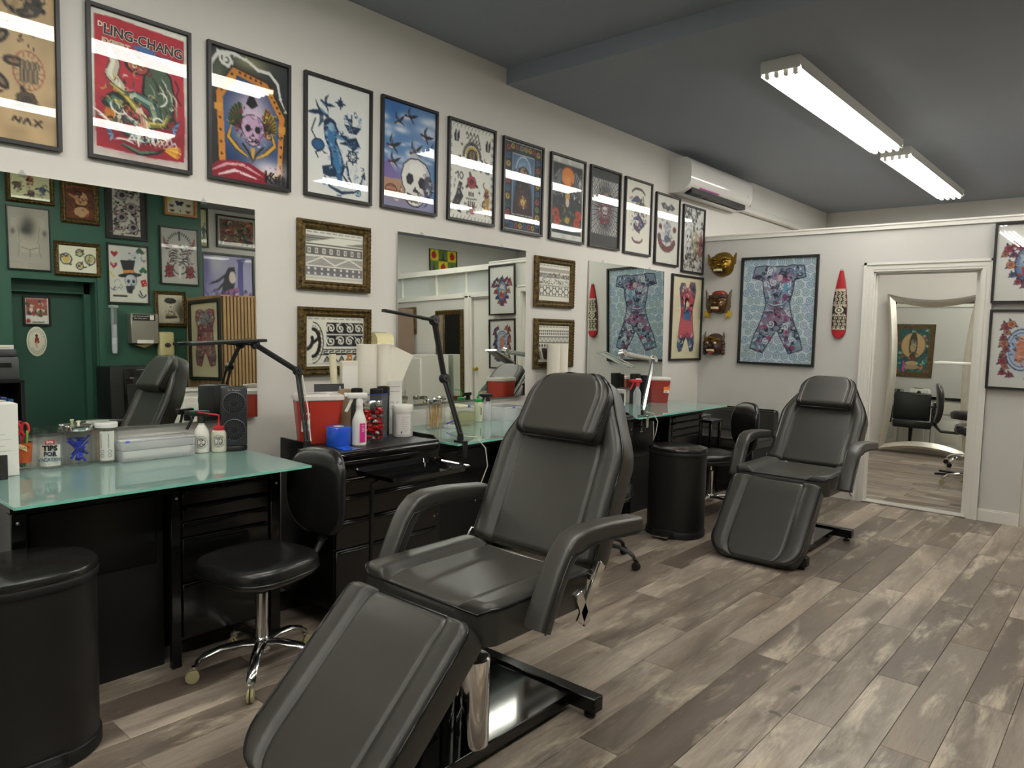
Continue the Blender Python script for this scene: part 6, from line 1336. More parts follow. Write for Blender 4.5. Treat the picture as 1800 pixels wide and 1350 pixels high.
# ---- body suits
def body_poly(x, y, s):
    P = [(.0, -.98), (.16, -.97), (.30, -1.0), (.55, -.98), (.60, -.72), (.36, -.66), (.33, -.40), (.27, -.15), (.30, .05), (.40, .35), (.52, .62), (.60, .92), (.30, 1.02), (.12, .70), (.02, .50)]
    P = P+[(-a, b) for a, b in reversed(P[1:])]; return [(x+a*s, y+b*s) for a, b in P]
def p_suit():
    A = Art(120, 174, 'd0dbe2', 31); r = A.r; A.wash(.5, .4, .5, .3, 'd8e2e8', .5)
    for j in range(14):
        for i in range(9):
            x, y = .06+.115*i+.05*(j % 2), .05+.108*j; A.ell(x, y, .062, .058, 'd9e4ea'); A.spiral(x, y, .058, 2.2, .009, r.choice(['8aa8bc', '7f9dba', '9aa8c4', '8aa6ae']), r.uniform(0, 6), r.choice((-1, 1)), .9)
    P = body_poly(.5, .70, .60); A.poly(P, '8296ad'); A.clip = A.mask(P)
    A.wash(.5, .32, .22, .16, 'b884a6', .7); A.wash(.62, .38, .12, .12, '6a9cc0', .7); A.wash(.46, .78, .2, .12, 'a45a80', .9); A.wash(.5, .60, .25, .1, '9aa8bc', .5)
    A.scrib((.15, .1, .85, 1.32), 520, ['272d40', '2f3648', '1f2433', 'd3dde6', 'c2d2de', '5f7f9c', 'b0688e', '7a4a72', '8fb4c8', '3a4a68'], .013, .12, 7)
    for k in range(26): x, y = r.uniform(.25, .75), r.uniform(.15, 1.25); A.spiral(x, y, r.uniform(.03, .06), 1.6, .012, r.choice(['222838', 'dce5ec', '9a4a74']), r.uniform(0, 6))
    A.ell(.52, .27, .035, .045, 'd9b8bc'); A.ell(.60, .40, .03, .06, '6aa8c4'); A.pl([(.34, .62), (.45, .66), (.58, .64), (.66, .55)], .03, '4a5a78', 1, True); A.pl([(.34, .61), (.45, .65), (.58, .63), (.66, .54)], .010, 'd0dce6', 1, True)
    for x, y in ((.40, 1.1), (.64, 1.02), (.34, .95), (.62, 1.22)): A.star(x, y, .02, .05, 5, 'b04a72')
    A.clip = None; A.pl(P, .008, '2a3044', closed=True); return A
picture('large framed blue body tattoo painting with spiral waves on the far wall', 'back', .795, 1.695, .738, 1.032, p_suit(), fw=.022, d=.028)
def p_red():
    A = Art(70, 92, 'e6dcbc', 32); P = [(.30, .10), (.42, .10), (.46, .18), (.54, .18), (.60, .08), (.76, .08), (.80, .20), (.76, .36), (.70, .52), (.74, .80), (.80, 1.02), (.76, 1.18), (.66, 1.20), (.56, 1.02), (.52, .96), (.46, 1.02), (.38, 1.18), (.28, 1.20), (.22, 1.10), (.26, .84), (.32, .56), (.28, .36), (.24, .20)]
    A.poly(P, 'c8606a'); A.clip = A.mask(P); A.wash(.3, .2, .12, .15, '2f4a6e', .9); A.wash(.72, .15, .1, .1, '2f4a6e', .9); A.wash(.4, .3, .1, .12, 'c8404a', .8)
    for k in range(30): y = .60+.02*k; A.pl([(.25+.05*q, y+.012*(q % 2)) for q in range(12)], .006, 'b03c4c' if y < .95 else '28486e')
    A.rect(0, .98, 1, 1.3, '3c5a80', .85); A.scrib((.2, .92, .8, 1.2), 60, ['1d2c48', 'c8d4de', '5a7a9c', 'e2d8bc'], .012, .12); A.ell(.50, .40, .07, .07, '17171c'); A.ell(.52, .44, .05, .06, 'ecdcc4'); A.poly([(.42, .50), (.60, .50), (.66, .70), (.40, .68)], '3c6a9a'); A.scrib((.3, .1, .75, .6), 70, ['17233c', 'e8ddc4', 'b8303c', '44688e', '101014'], .013, .12); A.ell(.52, .44, .035, .04, 'ecdcc4'); A.pl([(.46, .40), (.44, .52)], .03, '101014', 1, True)
    A.clip = None; A.pl(P, .008, '2a2a34', closed=True); return A
picture('framed red and blue body tattoo print in the corner beside the third mirror', 'left', 6.607, 1.612, .636, .836, p_red(), fw=.020)
def p_wreath(kind):
    A = Art(70, 98, 'dedcd8', 40+kind); r = A.r; cx, cy = .5, .74 if kind == 0 else .70
    if kind == 0:
        A.ell(cx, cy, .20, .33, '3a2c34'); A.ell(cx, cy, .175, .30, '5a7ca8'); A.wash(cx, cy-.1, .12, .16, 'eee6da', .9)
        for k in range(40): a = 2*PI*k/40; A.pl([(cx+.13*math.cos(a), cy+.22*math.sin(a)), (cx+.175*math.cos(a), cy+.30*math.sin(a))], .008, '24344e')
        A.ell(cx, cy-.02, .05, .06, 'd8b060'); A.poly([(cx-.08, cy+.04), (cx+.08, cy+.02), (cx+.1, cy+.16), (cx-.06, cy+.2)], 'b8342c'); A.scrib((cx-.13, cy-.15, cx+.13, cy+.22), 26, ['3a2c34', 'd8b898', 'a83a34', '4a6a9c'], .012, .08)
        pts = [(cx+.25*math.cos(a), cy+.36*math.sin(a)) for a in [2*PI*k/12 for k in range(12)]]+[(.2, .45), (.8, .45), (.15, .55), (.85, .55), (.3, .38), (.7, .38)]
    else:
        A.ell(cx, cy, .27, .40, 'c8d4e6'); A.wash(cx, cy, .2, .3, '7f9fd0', .9)
        for k in range(48): a = 2*PI*k/48; A.ell(cx+.25*math.cos(a), cy+.37*math.sin(a), .012, .022, '3a3a44', rot=a); A.ell(cx+.20*math.cos(a), cy+.31*math.sin(a), .009, .016, '4a5a80', rot=a)
        A.poly([(cx-.05, cy-.22), (cx+.06, cy-.2), (cx+.1, cy), (cx+.02, cy+.25), (cx-.1, cy+.2), (cx-.08, cy)], 'c4846e'); A.ell(cx, cy-.2, .05, .06, 'd8a890'); A.scrib((cx-.14, cy-.25, cx+.14, cy+.28), 34, ['4a3a34', 'd8b098', '6a4a58', '3c5c54', 'b85a4a'], .012, .1)
        pts = [(cx+sx*.27+.03*math.sin(k*2), cy-.42+.105*k) for k in range(9) for sx in (-1, 1)]+[(cx+dx, cy-.46) for dx in (-.18, .18)]+[(cx+dx, cy+.46) for dx in (-.16, .16)]
    for i, (x, y) in enumerate(pts): A.rose(x, y, .052 if i % 3 else .07, ['a8485a', '4a5a88', 'c07a58', '8a4a6a'][i % 4], '2a1c28', ['3a4a5a', '4a5a78'][i % 2])
    return A
picture('black-framed oval flower wreath print, upper one at the right edge', 'back', 2.735, 2.070, .445, .628, p_wreath(0), fw=.018, off=.024, group='pair of flower wreath prints')
picture('black-framed flower wreath print, lower one at the right edge', 'back', 2.738, 1.392, .445, .628, p_wreath(1), fw=.018, off=.024, group='pair of flower wreath prints')

# ---- carved masks and painted paddle on the far wall
GOLD = mat('mask_gold', hx('7d5f1c'), .33, metal=.7, bump=.3, bscale=40, var=.35, vscale=30); DKB = mat('mask_brown', hx('3a241b'), .4, bump=.3, bscale=50, var=.3, vscale=25); MRED = mat('mask_red', hx('8a2a1c'), .4)
def mask(label, x, z, w, h, m, kind):
    t = thing('carved_mask', label, 'mask', (x, YB-.001, z), 0, 'carved masks in the far corner')
    def fz(u, v):  # dome
        a = (u-.5)*2; b = (v-.5)*2; rr_ = min(1, (abs(a)**2.3+abs(b)**2.3)); d = .10*math.sqrt(max(0, 1-rr_))
        d += .014*math.exp(-((b-.30)/.10)**2)*(1 if abs(a) < .7 else 0)+.010*math.sin(b*16)*(1 if b > .45 else 0)*(1-rr_)
        d += .020*math.exp(-((abs(a)-.42)/.2)**2-((b+.15)/.22)**2)
        return d
    def fn(u, v):
        a = (u-.5)*2; b = (v-.5)*2; k = 1/max(1e-6, (abs(a)**2.3+abs(b)**2.3)**(1/2.3)); q = max(abs(a), abs(b)); s_ = q*k if q > 0 else 0
        aa, bb = a*min(1, s_), b*min(1, s_); return (aa*w/2, -fz(aa/2+.5, bb/2+.5), bb*h/2*(1+.06*bb))
    MB().grid(fn, 26, 26, flip=False).build('face', m, t, 60)
    for s in (-1, 1):
        MB().ball((s*w*.19, -.098, h*.10), w*.085, .02, h*.06, 12, 8).build('eye', GOLD if kind != 2 else mat('mask_eye', hx('d8c8a8'), .3), t)
        MB().ball((s*w*.19, -.117, h*.10), w*.03, .006, h*.026, 10, 6).build('pupil', mat('mask_pupil', hx('120c0a'), .3), t)
        MB().tube([(s*w*.40, -.06, h*.20), (s*w*.26, -.105, h*.26), (s*w*.06, -.112, h*.18)], [.008, .014, .010], 8).build('brow', GOLD if kind != 1 else DKB, t)
        MB().ball((s*w*.27, -.09, -h*.12), w*.11, .03, h*.10, 12, 8).build('cheek', m, t)
    MB().ball((0, -.115, -h*.02), w*.11, .035, h*.075, 12, 8).build('nose', m, t)
    MB().ball((0, -.088, -h*.26), w*.22, .035, h*.10, 16, 8).build('mouth', MRED if kind else mat('mask_pupil', hx('120c0a'), .3), t)
    for k in range(6): MB().rbox(-.007, .007, -.006, .006, -.012, .012, .003, 1, T3((k-2.5)*w*.065, -.122+.004*abs(k-2.5), -h*.23)).build('tooth', mat('mask_tooth', hx('dccf9f'), .3), t, 40)
    if kind == 0:
        for s in (-1, 1): MB().prism([(0, 0), (s*.045, .075), (s*.04, -.03), (s*.01, -.05)], -.012, .012, T3(s*w*.44, -.03, h*.16) @ RX(PI/2)).build('ear', GOLD, t, 30)
    elif kind == 1:
        for s in (-1, 1):
            MB().tube([(s*w*.40, -.03, -h*.42), (s*w*.50, -.03, -h*.15), (s*w*.52, -.035, h*.15), (s*w*.60, -.04, h*.42), (s*w*.66, -.03, h*.56)], [.024, .026, .020, .012, .003], 8).build('horn', mat('mask_horn', hx('5a4a34'), .4, var=.3, vscale=30), t, 60)
            MB().prism([(0, .03), (s*.05, .01), (s*.045, -.05), (s*.02, -.03), (-s*.01, -.06)], -.008, .008, T3(s*w*.44, -.035, -h*.42) @ RX(PI/2)).build('tassel', mat('mask_yellow', hx('c9a41e'), .4), t, 30)
        MB().ball((0, -.02, h*.36), w*.36, .05, h*.16, 16, 8).build('cap', MRED, t)
    else:
        for s in (-1, 1):
            MB().tube([(s*w*.44, -.03, h*.20), (s*w*.50, -.03, h*.42), (s*w*.47, -.02, h*.60)], [.018, .012, .003], 8).build('horn', mat('mask_horn', hx('5a4a34'), .4), t, 60)
            for k in range(4): MB().ball((s*w*.47, -.03, h*(.08-.14*k)), .024, .024, .024, 10, 6).build('curl', DKB, t)
        MB().tube([(-w*.34, -.09, h*.30), (0, -.112, h*.33), (w*.34, -.09, h*.30)], [.006, .012, .006], 8).build('headband', GOLD, t)
        MB().ball((0, -.11, -h*.36), w*.10, .02, h*.05, 10, 6).build('tongue', MRED, t)
    return t
mask('golden demon mask with pointed ears, top of the three masks', .222, 2.150, .235, .245, GOLD, 0)
mask('dark bird-like mask with long horns and yellow tassels, middle of the three', .205, 1.775, .21, .235, mat('mask_bronze', hx('5c4428'), .35, metal=.4, bump=.3, bscale=45, var=.4, vscale=30), 1)
mask('dark brown grinning mask with small horns, lowest of the three', .176, 1.352, .205, .225, DKB, 2)
t = thing('painted_paddle', 'narrow painted paddle with red ends and patterned middle on the far wall', 'paddle', (1.364, YB-.001, 1.75))
def pw_(v): return .5*(.028+.092*math.sin(PI*min(1, max(0, (v*1.0)))**.85) if v < .5 else .028+.092*math.sin(PI*v)**.7) if v < .93 else .5*max(.004, .028+.092*math.sin(PI*.93)**.7)*(1-v)/.07
A = Art(24, 110, 'd9cfb8', 50); hh = A.A; A.rect(0, 0, 1, hh*.27, 'a5242c'); A.rect(0, hh*.87, 1, hh, 'b02630')
A.rect(0, hh*.27, 1, hh*.87, '2a2622')
for k in range(13):
    y = hh*(.29+.045*k)
    if k in (6, 7): A.ell(.5, hh*.58, .3, hh*.05, 'd9cfb8'); A.ell(.5, hh*.58, .18, hh*.03, '2a2622'); A.ell(.5, hh*.58, .10, hh*.018, 'd9cfb8'); continue
    for x in (.2, .5, .8): A.ell(x+.08*(k % 2), y, .11, .09, 'd9cfb8'); A.ell(x+.08*(k % 2), y, .05, .04, '2a2622')
for y in (.275, .30, .50, .66, .855): A.pl([(0, hh*y), (1, hh*y)], .05, 'd9cfb8')
b = A.points(); ny, nx = b.shape[:2]
vs_ = []
prof_w = lambda v: .061*min(1, (math.sin(min(v, .58)/.58*PI/2)*.78+.22))*(1 if v < .85 else math.sqrt(max(.02, 1-((v-.85)/.15)**2)))
for j in range(ny):
    v = j/(ny-1)
    for i in range(nx): u = i/(nx-1)*2-1; vs_.append((u*prof_w(v), -.020-.012*(1-u*u), .303-.606*v))
fs = [(j*nx+i, (j+1)*nx+i, (j+1)*nx+i+1, j*nx+i+1) for j in range(ny-1) for i in range(nx-1)]
o = MB().add(vs_, fs).build('painted_face', PRINT, t, 60)
lin_ = np.where(b <= .04045, b/12.92, ((b+.055)/1.055)**2.4); colr = np.ones((ny*nx, 4), np.float32); colr[:, :3] = lin_.reshape(-1, 3)
o.data.attributes.new('ink', 'FLOAT_COLOR', 'POINT').data.foreach_set('color', colr.ravel())
outl = [(-prof_w(k/40), .303-.606*k/40) for k in range(41)]+[(prof_w(k/40), .303-.606*k/40) for k in range(40, -1, -1)]
MB().prism(outl, 0, .0205, Matrix(((1, 0, 0, 0), (0, 0, -1, 0), (0, 1, 0, 0), (0, 0, 0, 1)))).build('blade', mat('paddle_wood', hx('7a2a24'), .5), t, 30)
for s in (-1, 1): MB().cyl((s*.006, -.012, .300), (s*.009, -.012, .318), .003, .002, 8).build('notch_tip', mat('paddle_wood', hx('7a2a24'), .5), t)
# ------------------------------------------------------------------ green wall across the room (seen in the first mirror)
tag(MB().box(5.44, 5.47, 2.235, 3.05, 0, 2.10).build('door_3', mat('green_door', hx('2b4f42'), .45, spec=.4), None, 0), 'recessed green door in the green wall', None, None, 'structure')
struct('trim_6', MB().box(5.20, 5.44, 2.235, 2.255, 0, 2.10).box(5.20, 5.44, 3.03, 3.05, 0, 2.10).box(5.20, 5.44, 2.255, 3.03, 2.08, 2.10).box(5.36, 5.44, 2.97, 3.03, 0, 2.08).box(5.36, 5.44, 2.255, 3.03, 1.96, 2.08).box(5.185, 5.20, 3.05, 3.11, 0, 2.14), GREEN)
def flipped(A): A.a = A.a[:, ::-1].copy(); return A
def p_spot4():
    A = Art(44, 32, 'e2e0b4', 60)
    for x, y, c in ((.2, .36, '5a4038'), (.5, .16, '8a3a30'), (.52, .54, '4a2a3a'), (.8, .42, '3a4a7a')):
        A.ell(x, y, .09, .09, c, .8); A.scrib((x-.12, y-.11, x+.12, y+.16), 12, ['26222c', c, 'b89a7a'], .02, .12)
    return A
def p_nude():
    A = Art(40, 52, '6a3a24', 61); A.grain(.2, 8); A.ell(.55, .5, .22, .28, 'c89a70'); A.ell(.5, .34, .12, .12, 'c8a078'); A.ell(.45, .28, .14, .10, '3a2018'); A.poly([(.1, .3), (.4, .45), (.45, .6), (.15, .4)], 'b88a60'); A.ell(.55, 1.0, .26, .2, 'c8a078'); A.rect(.35, .74, .75, .79, '2a1a18'); A.scrib((0, 0, 1, 1.3), 40, ['4a2418', '8a4a30', '2c1a18', 'a0442c'], .03, .25, 4, .6); return A
def p_back():
    A = Art(40, 66, 'a8a198', 62); A.wash(.5, .6, .3, .4, 'b8b0a4', .6); A.poly([(.35, .22), (.45, .16), (.6, .16), (.7, .22), (.9, .32), (.92, .7), (.82, .8), (.78, .7), (.72, 1.2), (.28, 1.2), (.22, .7), (.16, .8), (.08, .7), (.1, .32)], 'b5aca0')
    A.wash(.48, .48, .17, .26, '55524e', 1.); A.wash(.42, .60, .12, .10, '3f3d3b', .9); A.wash(.12, .65, .05, .08, '4a4845', .8); A.wash(.87, .65, .05, .08, '4a4845', .8); A.pl([(.30, 1.05), (.5, 1.12), (.7, 1.05)], .014, '6a645c'); A.pl([(.5, 1.1), (.5, 1.3)], .012, '6a645c'); A.pl([(.24, .5), (.28, .9), (.24, 1.3)], .012, '7a746c'); A.pl([(.76, .5), (.72, .9), (.76, 1.3)], .012, '7a746c'); return A
def p_spotb():
    A = Art(46, 36, 'e6e2cc', 63)
    for x, y, r_, c in ((.2, .4, .14, 'c9a44a'), (.55, .2, .09, 'b8a86a'), (.55, .58, .09, 'c8b070'), (.82, .38, .13, 'b0a45a')):
        A.ell(x, y, r_*.7, r_*.8, c, .8); A.ring(x, y, r_, r_*1.1, .022, '26304a'); A.scrib((x-r_, y-r_, x+r_, y+r_), 10, ['26304a', c, '3a3020'], .02, .1)
    return A
def p_scroll():
    A = Art(50, 68, '3a3a38', 64); A.rect(.16, 0, .84, 1.28, 'c9c4ba'); A.scrib((.18, 0, .82, 1.24), 150, ['1c1a1c', '2a2628', '6a5a5c', '8a5a60'], .022, .16, 8)
    for x, y in ((.4, .2), (.62, .5), (.38, .8), (.66, 1.05)): A.rose(x, y, .13, 'a89a9a', '26222a', None)
    return A
def p_hat():
    A = Art(56, 80, 'd9d6cc', 65); A.wash(.6, .3, .3, .2, 'b8c0cc', .6); A.rect(0, 0, 1, .03, '2a2a30')
    for x, y in ((.16, .22), (.14, .50)): A.poly([(x, y+.10), (x-.09, y), (x-.07, y-.06), (x, y-.02), (x+.07, y-.06), (x+.09, y)], 'a02c38')
    A.ell(.14, .50, .02, .02, 'f0e8e0'); A.ell(.10, .48, .015, .015, 'f0e8e0'); A.poly([(.30, .38), (.68, .36), (.62, .66), (.38, .68)], '24262e'); A.poly([(.37, .62), (.64, .60), (.66, .68), (.36, .70)], 'd08a34'); A.ell(.54, .74, .30, .06, '2a2c34', rot=-.1); A.skull(.56, .90, .16, 'c8ccd6', '26283a', '9aa0b4'); A.poly([(.42, 1.02), (.64, .98), (.58, 1.2), (.46, 1.18)], '3a3a40')
    for x, y, c in ((.88, .62, '2c6a4c'), (.80, .14, '3a5a4c')): A.ell(x-.05, y, .05, .05, c); A.ell(x+.05, y, .05, .05, c); A.ell(x, y-.05, .05, .05, c)
    A.poly([(.80, .86), (.94, .82), (.98, .98), (.84, 1.02)], 'b02c34'); A.ell(.88, .90, .015, .015, 'f0e8e0'); A.ell(.92, .95, .015, .015, 'f0e8e0'); A.ell(.12, .72, .07, .08, 'd8c46a'); A.ell(.15, .70, .06, .07, 'd9d6cc'); A.pl([(.78, 1.12), (.84, 1.24)], .02, '26283a'); A.ring(.84, 1.2, .09, .08, .02, '26283a', .1, PI-.1); A.scrib((.5, .1, .95, .4), 14, ['3a3a48', 'aab4c4', '7a3a44'], .015, .1); A.scrib((.1, .9, .4, 1.2), 8, ['6a6e7c'], .012, .2, 2)
    for k in range(5): A.pl([(.12+.07*k, 1.26), (.16+.07*k, 1.26)], .04, '3a3630')
    return A
def p_butter():
    A = Art(46, 34, 'd9d4bc', 66); A.rect(.03, .03, .2, .2, 'd8d05a')
    for x, y, s_, c in ((.48, .24, .15, '22243c'), (.20, .38, .09, '6a5f86'), (.80, .30, .09, '6a5040'), (.22, .6, .08, '6a4636'), (.78, .6, .10, '9a5634'), (.5, .58, .08, 'c8d4c8')):
        for e in (-1, 1): A.ell(x+e*s_*.5, y-s_*.25, s_*.55, s_*.42, c, rot=-e*.6); A.ell(x+e*s_*.4, y+s_*.35, s_*.35, s_*.34, c, rot=e*.5)
        A.pl([(x, y-s_*.5), (x, y+s_*.5)], .02, '1c1a1a')
    return A
def p_oni():
    A = Art(52, 76, 'b5b0ac', 67); A.wash(.5, .75, .3, .35, 'c8c2bc', .5)
    for k in range(20): a = PI+PI*k/19; A.pl([(.5+.30*math.cos(a), .55+.38*math.sin(a)), (.5+.38*math.cos(a), .55+.46*math.sin(a))], .022, '3c3a3e', 1, True)
    for s_ in (-1, 1):
        A.pl([(.5+s_*.22, .5), (.5+s_*.38, .42), (.5+s_*.42, .24)], .07, '8a5a5c', 1, True)
        for k in range(5): A.pl([(.5+s_*.05, .62+.06*k), (.5+s_*.2, .58+.07*k), (.5+s_*.3, .66+.07*k)], .025, '343236', 1, True); A.pl([(.5+s_*.06, .64+.06*k), (.5+s_*.2, .60+.07*k), (.5+s_*.28, .68+.07*k)], .010, 'cfc8c2', 1, True)
        for y in (1.06, 1.2): A.rose(.5+s_*.28, y, .10, '94343e', '3a1216', '3c4a48')
    A.ring(.5, 1.04, .18, .16, .02, '3a3a3e'); A.rect(.47, .9, .53, 1.3, 'd8d0c8'); A.pl([(.5, .1), (.5, .3)], .05, '4a484c'); A.scrib((.2, .45, .8, 1.0), 60, ['2c2a2e', 'd0c9c4', '6a6468', '7a3a40'], .016, .14); return A
def p_sepia():
    A = Art(42, 52, 'bdb3a0', 68); A.wash(.5, .5, .5, .6, 'cfc6b4', .6); A.wash(.9, .8, .2, .5, '4a443c', .8); A.poly([(.2, 1.15), (.22, .85), (.36, .66), (.64, .66), (.8, .84), (.84, 1.15)], 'c8bca6'); A.ell(.5, .42, .13, .17, 'd8ccb8'); A.ell(.5, .27, .24, .12, '2a2622'); A.ell(.42, .22, .12, .08, '3a342e'); A.rect(.3, .9, .76, 1.02, '4a4238'); A.scrib((.28, .7, .75, .95), 30, ['6a6052', '8a7e6c', '3a342c'], .02, .08); A.poly([(.25, 1.05), (.85, .98), (.85, 1.12), (.25, 1.16)], 'd8ccb8'); A.ell(.45, .42, .02, .014, '3a302a'); A.ell(.55, .42, .02, .014, '3a302a'); A.pl([(.46, .52), (.54, .52)], .018, '6a4a40'); return A
def p_longsuit():
    A = Art(40, 108, 'd6cba8', 69); P = [(.2, .3), (.35, .24), (.5, .34), (.66, .24), (.82, .3), (.84, .6), (.76, .9), (.78, 1.3), (.86, 1.9), (.82, 2.25), (.68, 2.3), (.56, 1.9), (.5, 1.75), (.44, 1.9), (.34, 2.3), (.2, 2.25), (.16, 1.9), (.24, 1.3), (.26, .9), (.18, .6)]
    A.poly(P, '8a6a70'); A.clip = A.mask(P); A.wash(.5, .55, .3, .3, '7f9aa0', .8); A.wash(.24, .4, .1, .2, 'b03c48', .9); A.wash(.8, .4, .1, .2, 'b03c48', .9); A.wash(.55, 1.2, .3, .3, 'b0343f', .6); A.scrib((.1, .2, .9, 2.3), 170, ['4a3a44', 'c8b8a4', '9a3440', '5f7f88', '3a3038', 'd8c8b0'], .025, .25, 5, .8); A.clip = None; A.pl(P, .02, '7a3038', closed=True); return A
def p_redgreen():
    A = Art(48, 40, 'b9b4aa', 70); A.rect(.06, .08, .94, .76, '6a4a3c'); A.clip = A.mask([(.06, .08), (.94, .08), (.94, .76), (.06, .76)]); A.scrib((.04, .05, .96, .8), 160, ['8e2a2c', '3c4a38', '1f1c1c', '8a7a4a', 'b04a44', '5f6a5a', 'c8bca0'], .035, .22, 7); A.clip = None; return A
def p_purple():
    A = Art(60, 48, 'a9a3cf', 71); A.wash(.2, .1, .3, .2, 'd6d4e0', .9); A.wash(.8, .3, .3, .3, 'c0bcdc', .7); A.wash(.05, .2, .1, .3, '6a62a8', .8); A.wash(.2, .75, .2, .1, '6f5fae', .8); A.poly([(.66, .8), (.70, .1), (.66, .05), (.86, .02), (.80, .12), (.80, .8)], '5c58a0'); A.poly([(.30, .75), (.42, .3), (.5, .18), (.62, .16), (.66, .3), (.6, .5), (.5, .8)], '33303c'); A.pl([(.5, .25), (.3, .38), (.1, .44)], .03, '3a3644', 1, True); A.pl([(.48, .34), (.3, .5), (.14, .56)], .02, '3a3644', 1, True); A.ell(.58, .32, .07, .09, 'ecdcd8'); A.poly([(.44, .52), (.7, .46), (.76, .8), (.4, .8)], 'b06a9a'); A.scrib((.3, .5, .95, .8), 26, ['7a4a92', 'd8a0c4', '5a4a90', '2c2838'], .025, .14); A.scrib((0, .6, .4, .8), 16, ['7a6ab8', '9a86c8'], .03, .15); return A
G2 = 'pictures on the green wall'
Bk = mat('frame_black2', hx('191817'), .4)
picture('gilt-framed sheet of four small tattoo motifs high on the green wall', 'right', 2.45, 3.015, .43, .345, flipped(p_spot4()), 'gilt', .042, .03, group=G2, name='gilt_framed_print')
picture('gilt-framed reclining nude painting on the green wall', 'right', 2.907, 2.915, .375, .445, flipped(p_nude()), 'gilt', .05, .03, group=G2, name='gilt_framed_print')
picture('charcoal drawing of a tattooed back above the green door', 'right', 2.422, 2.485, .385, .64, flipped(p_back()), fw=.012, group=G2)
picture('gilt-framed sheet of four round tattoo motifs beside the door head', 'right', 2.867, 2.315, .445, .36, flipped(p_spotb()), 'gilt', .042, .03, group=G2, name='gilt_framed_print')
picture('black-matted scroll drawing of roses and ornaments on the green wall', 'right', 3.375, 2.865, .445, .575, flipped(p_scroll()), fw=.016, group=G2, fm=Bk)
picture('framed skull in an orange-banded top hat with hearts and dice', 'right', 3.376, 2.195, .445, .665, flipped(p_hat()), fw=.018, group=G2, fm=Bk)
picture('wooden case of mounted butterflies on the green wall', 'right', 3.978, 3.03, .375, .235, flipped(p_butter()), fw=.028, d=.045, group=G2, fm=mat('oak_case', hx('a5733f'), .5), name='butterfly_case')
picture('framed grey demon head drawing with red roses on the green wall', 'right', 3.955, 2.445, .455, .67, flipped(p_oni()), fw=.016, group=G2, fm=Bk)
picture('gilt-framed sepia portrait of a tattooed sitter on the green wall', 'right', 3.832, 1.822, .365, .415, flipped(p_sepia()), 'gilt', .042, .03, group=G2, name='gilt_framed_print')
A = Art(30, 36, 'e6e2d8', 72); A.rect(.06, .06, .94, .80, 'a8585a'); A.scrib((.06, .1, .94, .8), 50, ['d8c8a8', '3c5a44', '26304a', 'c04a44', 'e8dcc8', '8a6a3a'], .05, .2); A.ell(.14, 1.04, .09, .09, 'b02c34')
t = picture('small framed notice print on the green door', 'right', 2.537, 1.766, .255, .312, flipped(A), fw=.02, group=G2, fm=Bk); t.location.x = 5.437
text('lettering', 'Employees Only', .026, INK, t, (.02, -.0085, -.118), ext=.0002, bold=.0006)
t = thing('oval_plaque', 'cream oval plaque with a pin-up figure on the green door', 'plaque', (5.438, 2.527, 1.444), -PI/2)
MB().lathe([(.094, 0), (.094, .006), (.090, .008), (.001, .008)], 40, RX(PI/2) @ Matrix.Diagonal((1, 1.66, 1, 1))).build('plate', mat('plaque_cream', hx('dcd8c4'), .4), t, 40)
MB().tube([(.078*math.cos(2*PI*k/40), -.0085, .130*math.sin(2*PI*k/40)) for k in range(40)], .0015, 4, closed=True).build('rim_line', INK, t)
for a0, w_ in ((.5, 'UNUSUAL'), (3.6, 'AMERICAN')):
    for k, ch in enumerate(w_):
        a = (PI-.45-k*(2.2/len(w_))) if a0 < 1 else (PI+.45+k*(2.2/len(w_)))
        text('lettering', ch, .021, INK, t, (.062*math.cos(a), -.0085, .112*math.sin(a)), ext=.0002)
MB().tube([(.0, -.010, -.07), (.008, -.010, -.03), (-.004, -.010, 0)], [.005, .008, .010], 6).build('pin_up_legs', mat('skin_tan', hx('c99a7a'), .6), t)
MB().ball((0, -.010, .02), .02, .003, .028, 10, 6).ball((0, -.011, -.004), .024, .003, .018, 10, 6).build('pin_up_dress', mat('pin_red', hx('8a2a24'), .6), t); MB().ball((.002, -.010, .06), .013, .003, .016, 10, 6).build('pin_up_head', mat('pin_hair', hx('4a2018'), .6), t)
# dispensers, cooler
t = thing('cup_dispenser', 'clear tube cup dispenser on the green wall', 'dispenser', (XR-.045, 3.195, 1.31))
MB().lathe([(.034, .17), (.038, .50), (.036, .50), (.032, .17)], 20, cap=False).build('tube', ACRYL, t, 50); MB().lathe([(.046, .50), (.050, .51), (.050, .525), (.046, .53)], 20).build('collar', MILKY, t, 50)
MB().box(.036, .044, -.012, .012, .18, .50).build('wall_strip', MILKY, t, 0)
for k in range(12): MB().lathe([(.022, .024*k), (.030, .024*k+.055), (.032, .024*k+.057), (.029, .024*k+.054)], 16, cap=False).build('cup', mat('cup_white', hx('d8dce2'), .5), t)
t = thing('towel_dispenser', 'steel folded-towel dispenser with black sign on the green wall', 'dispenser', (XR-.001, 3.497, 1.42), -PI/2)
MB().rbox(-.150, .150, -.11, 0, 0, .335, .006, 1).build('case', mat('towel_steel', (.42, .40, .35), .35, metal=.8), t, 40); MB().prism([(-.12, 0), (0, -.05), (.1, -.015)], -.08, -.02, Matrix(((1, 0, 0, 0), (0, 0, 1, 0), (0, 1, 0, 0), (0, 0, 0, 1)))).build('towel', mat('kraft', hx('a58a5c'), .8), t, 0)
MB().box(-.115, .13, -.1125, -.110, .255, .325).build('sign', INK, t, 0); text('lettering', 'Please use hand dryer', .020, PAPER, t, (.045, -.1132, .305), ext=.0002); text('lettering', 'to dry hands only', .020, PAPER, t, (.045, -.1132, .280), ext=.0002); MB().box(-.10, -.055, -.1135, -.1125, .265, .318).build('sign_symbol', PAPER, t, 0); MB().box(-.09, .09, -.1125, -.110, .0, .04).build('lower_label', PAPER, t, 0)
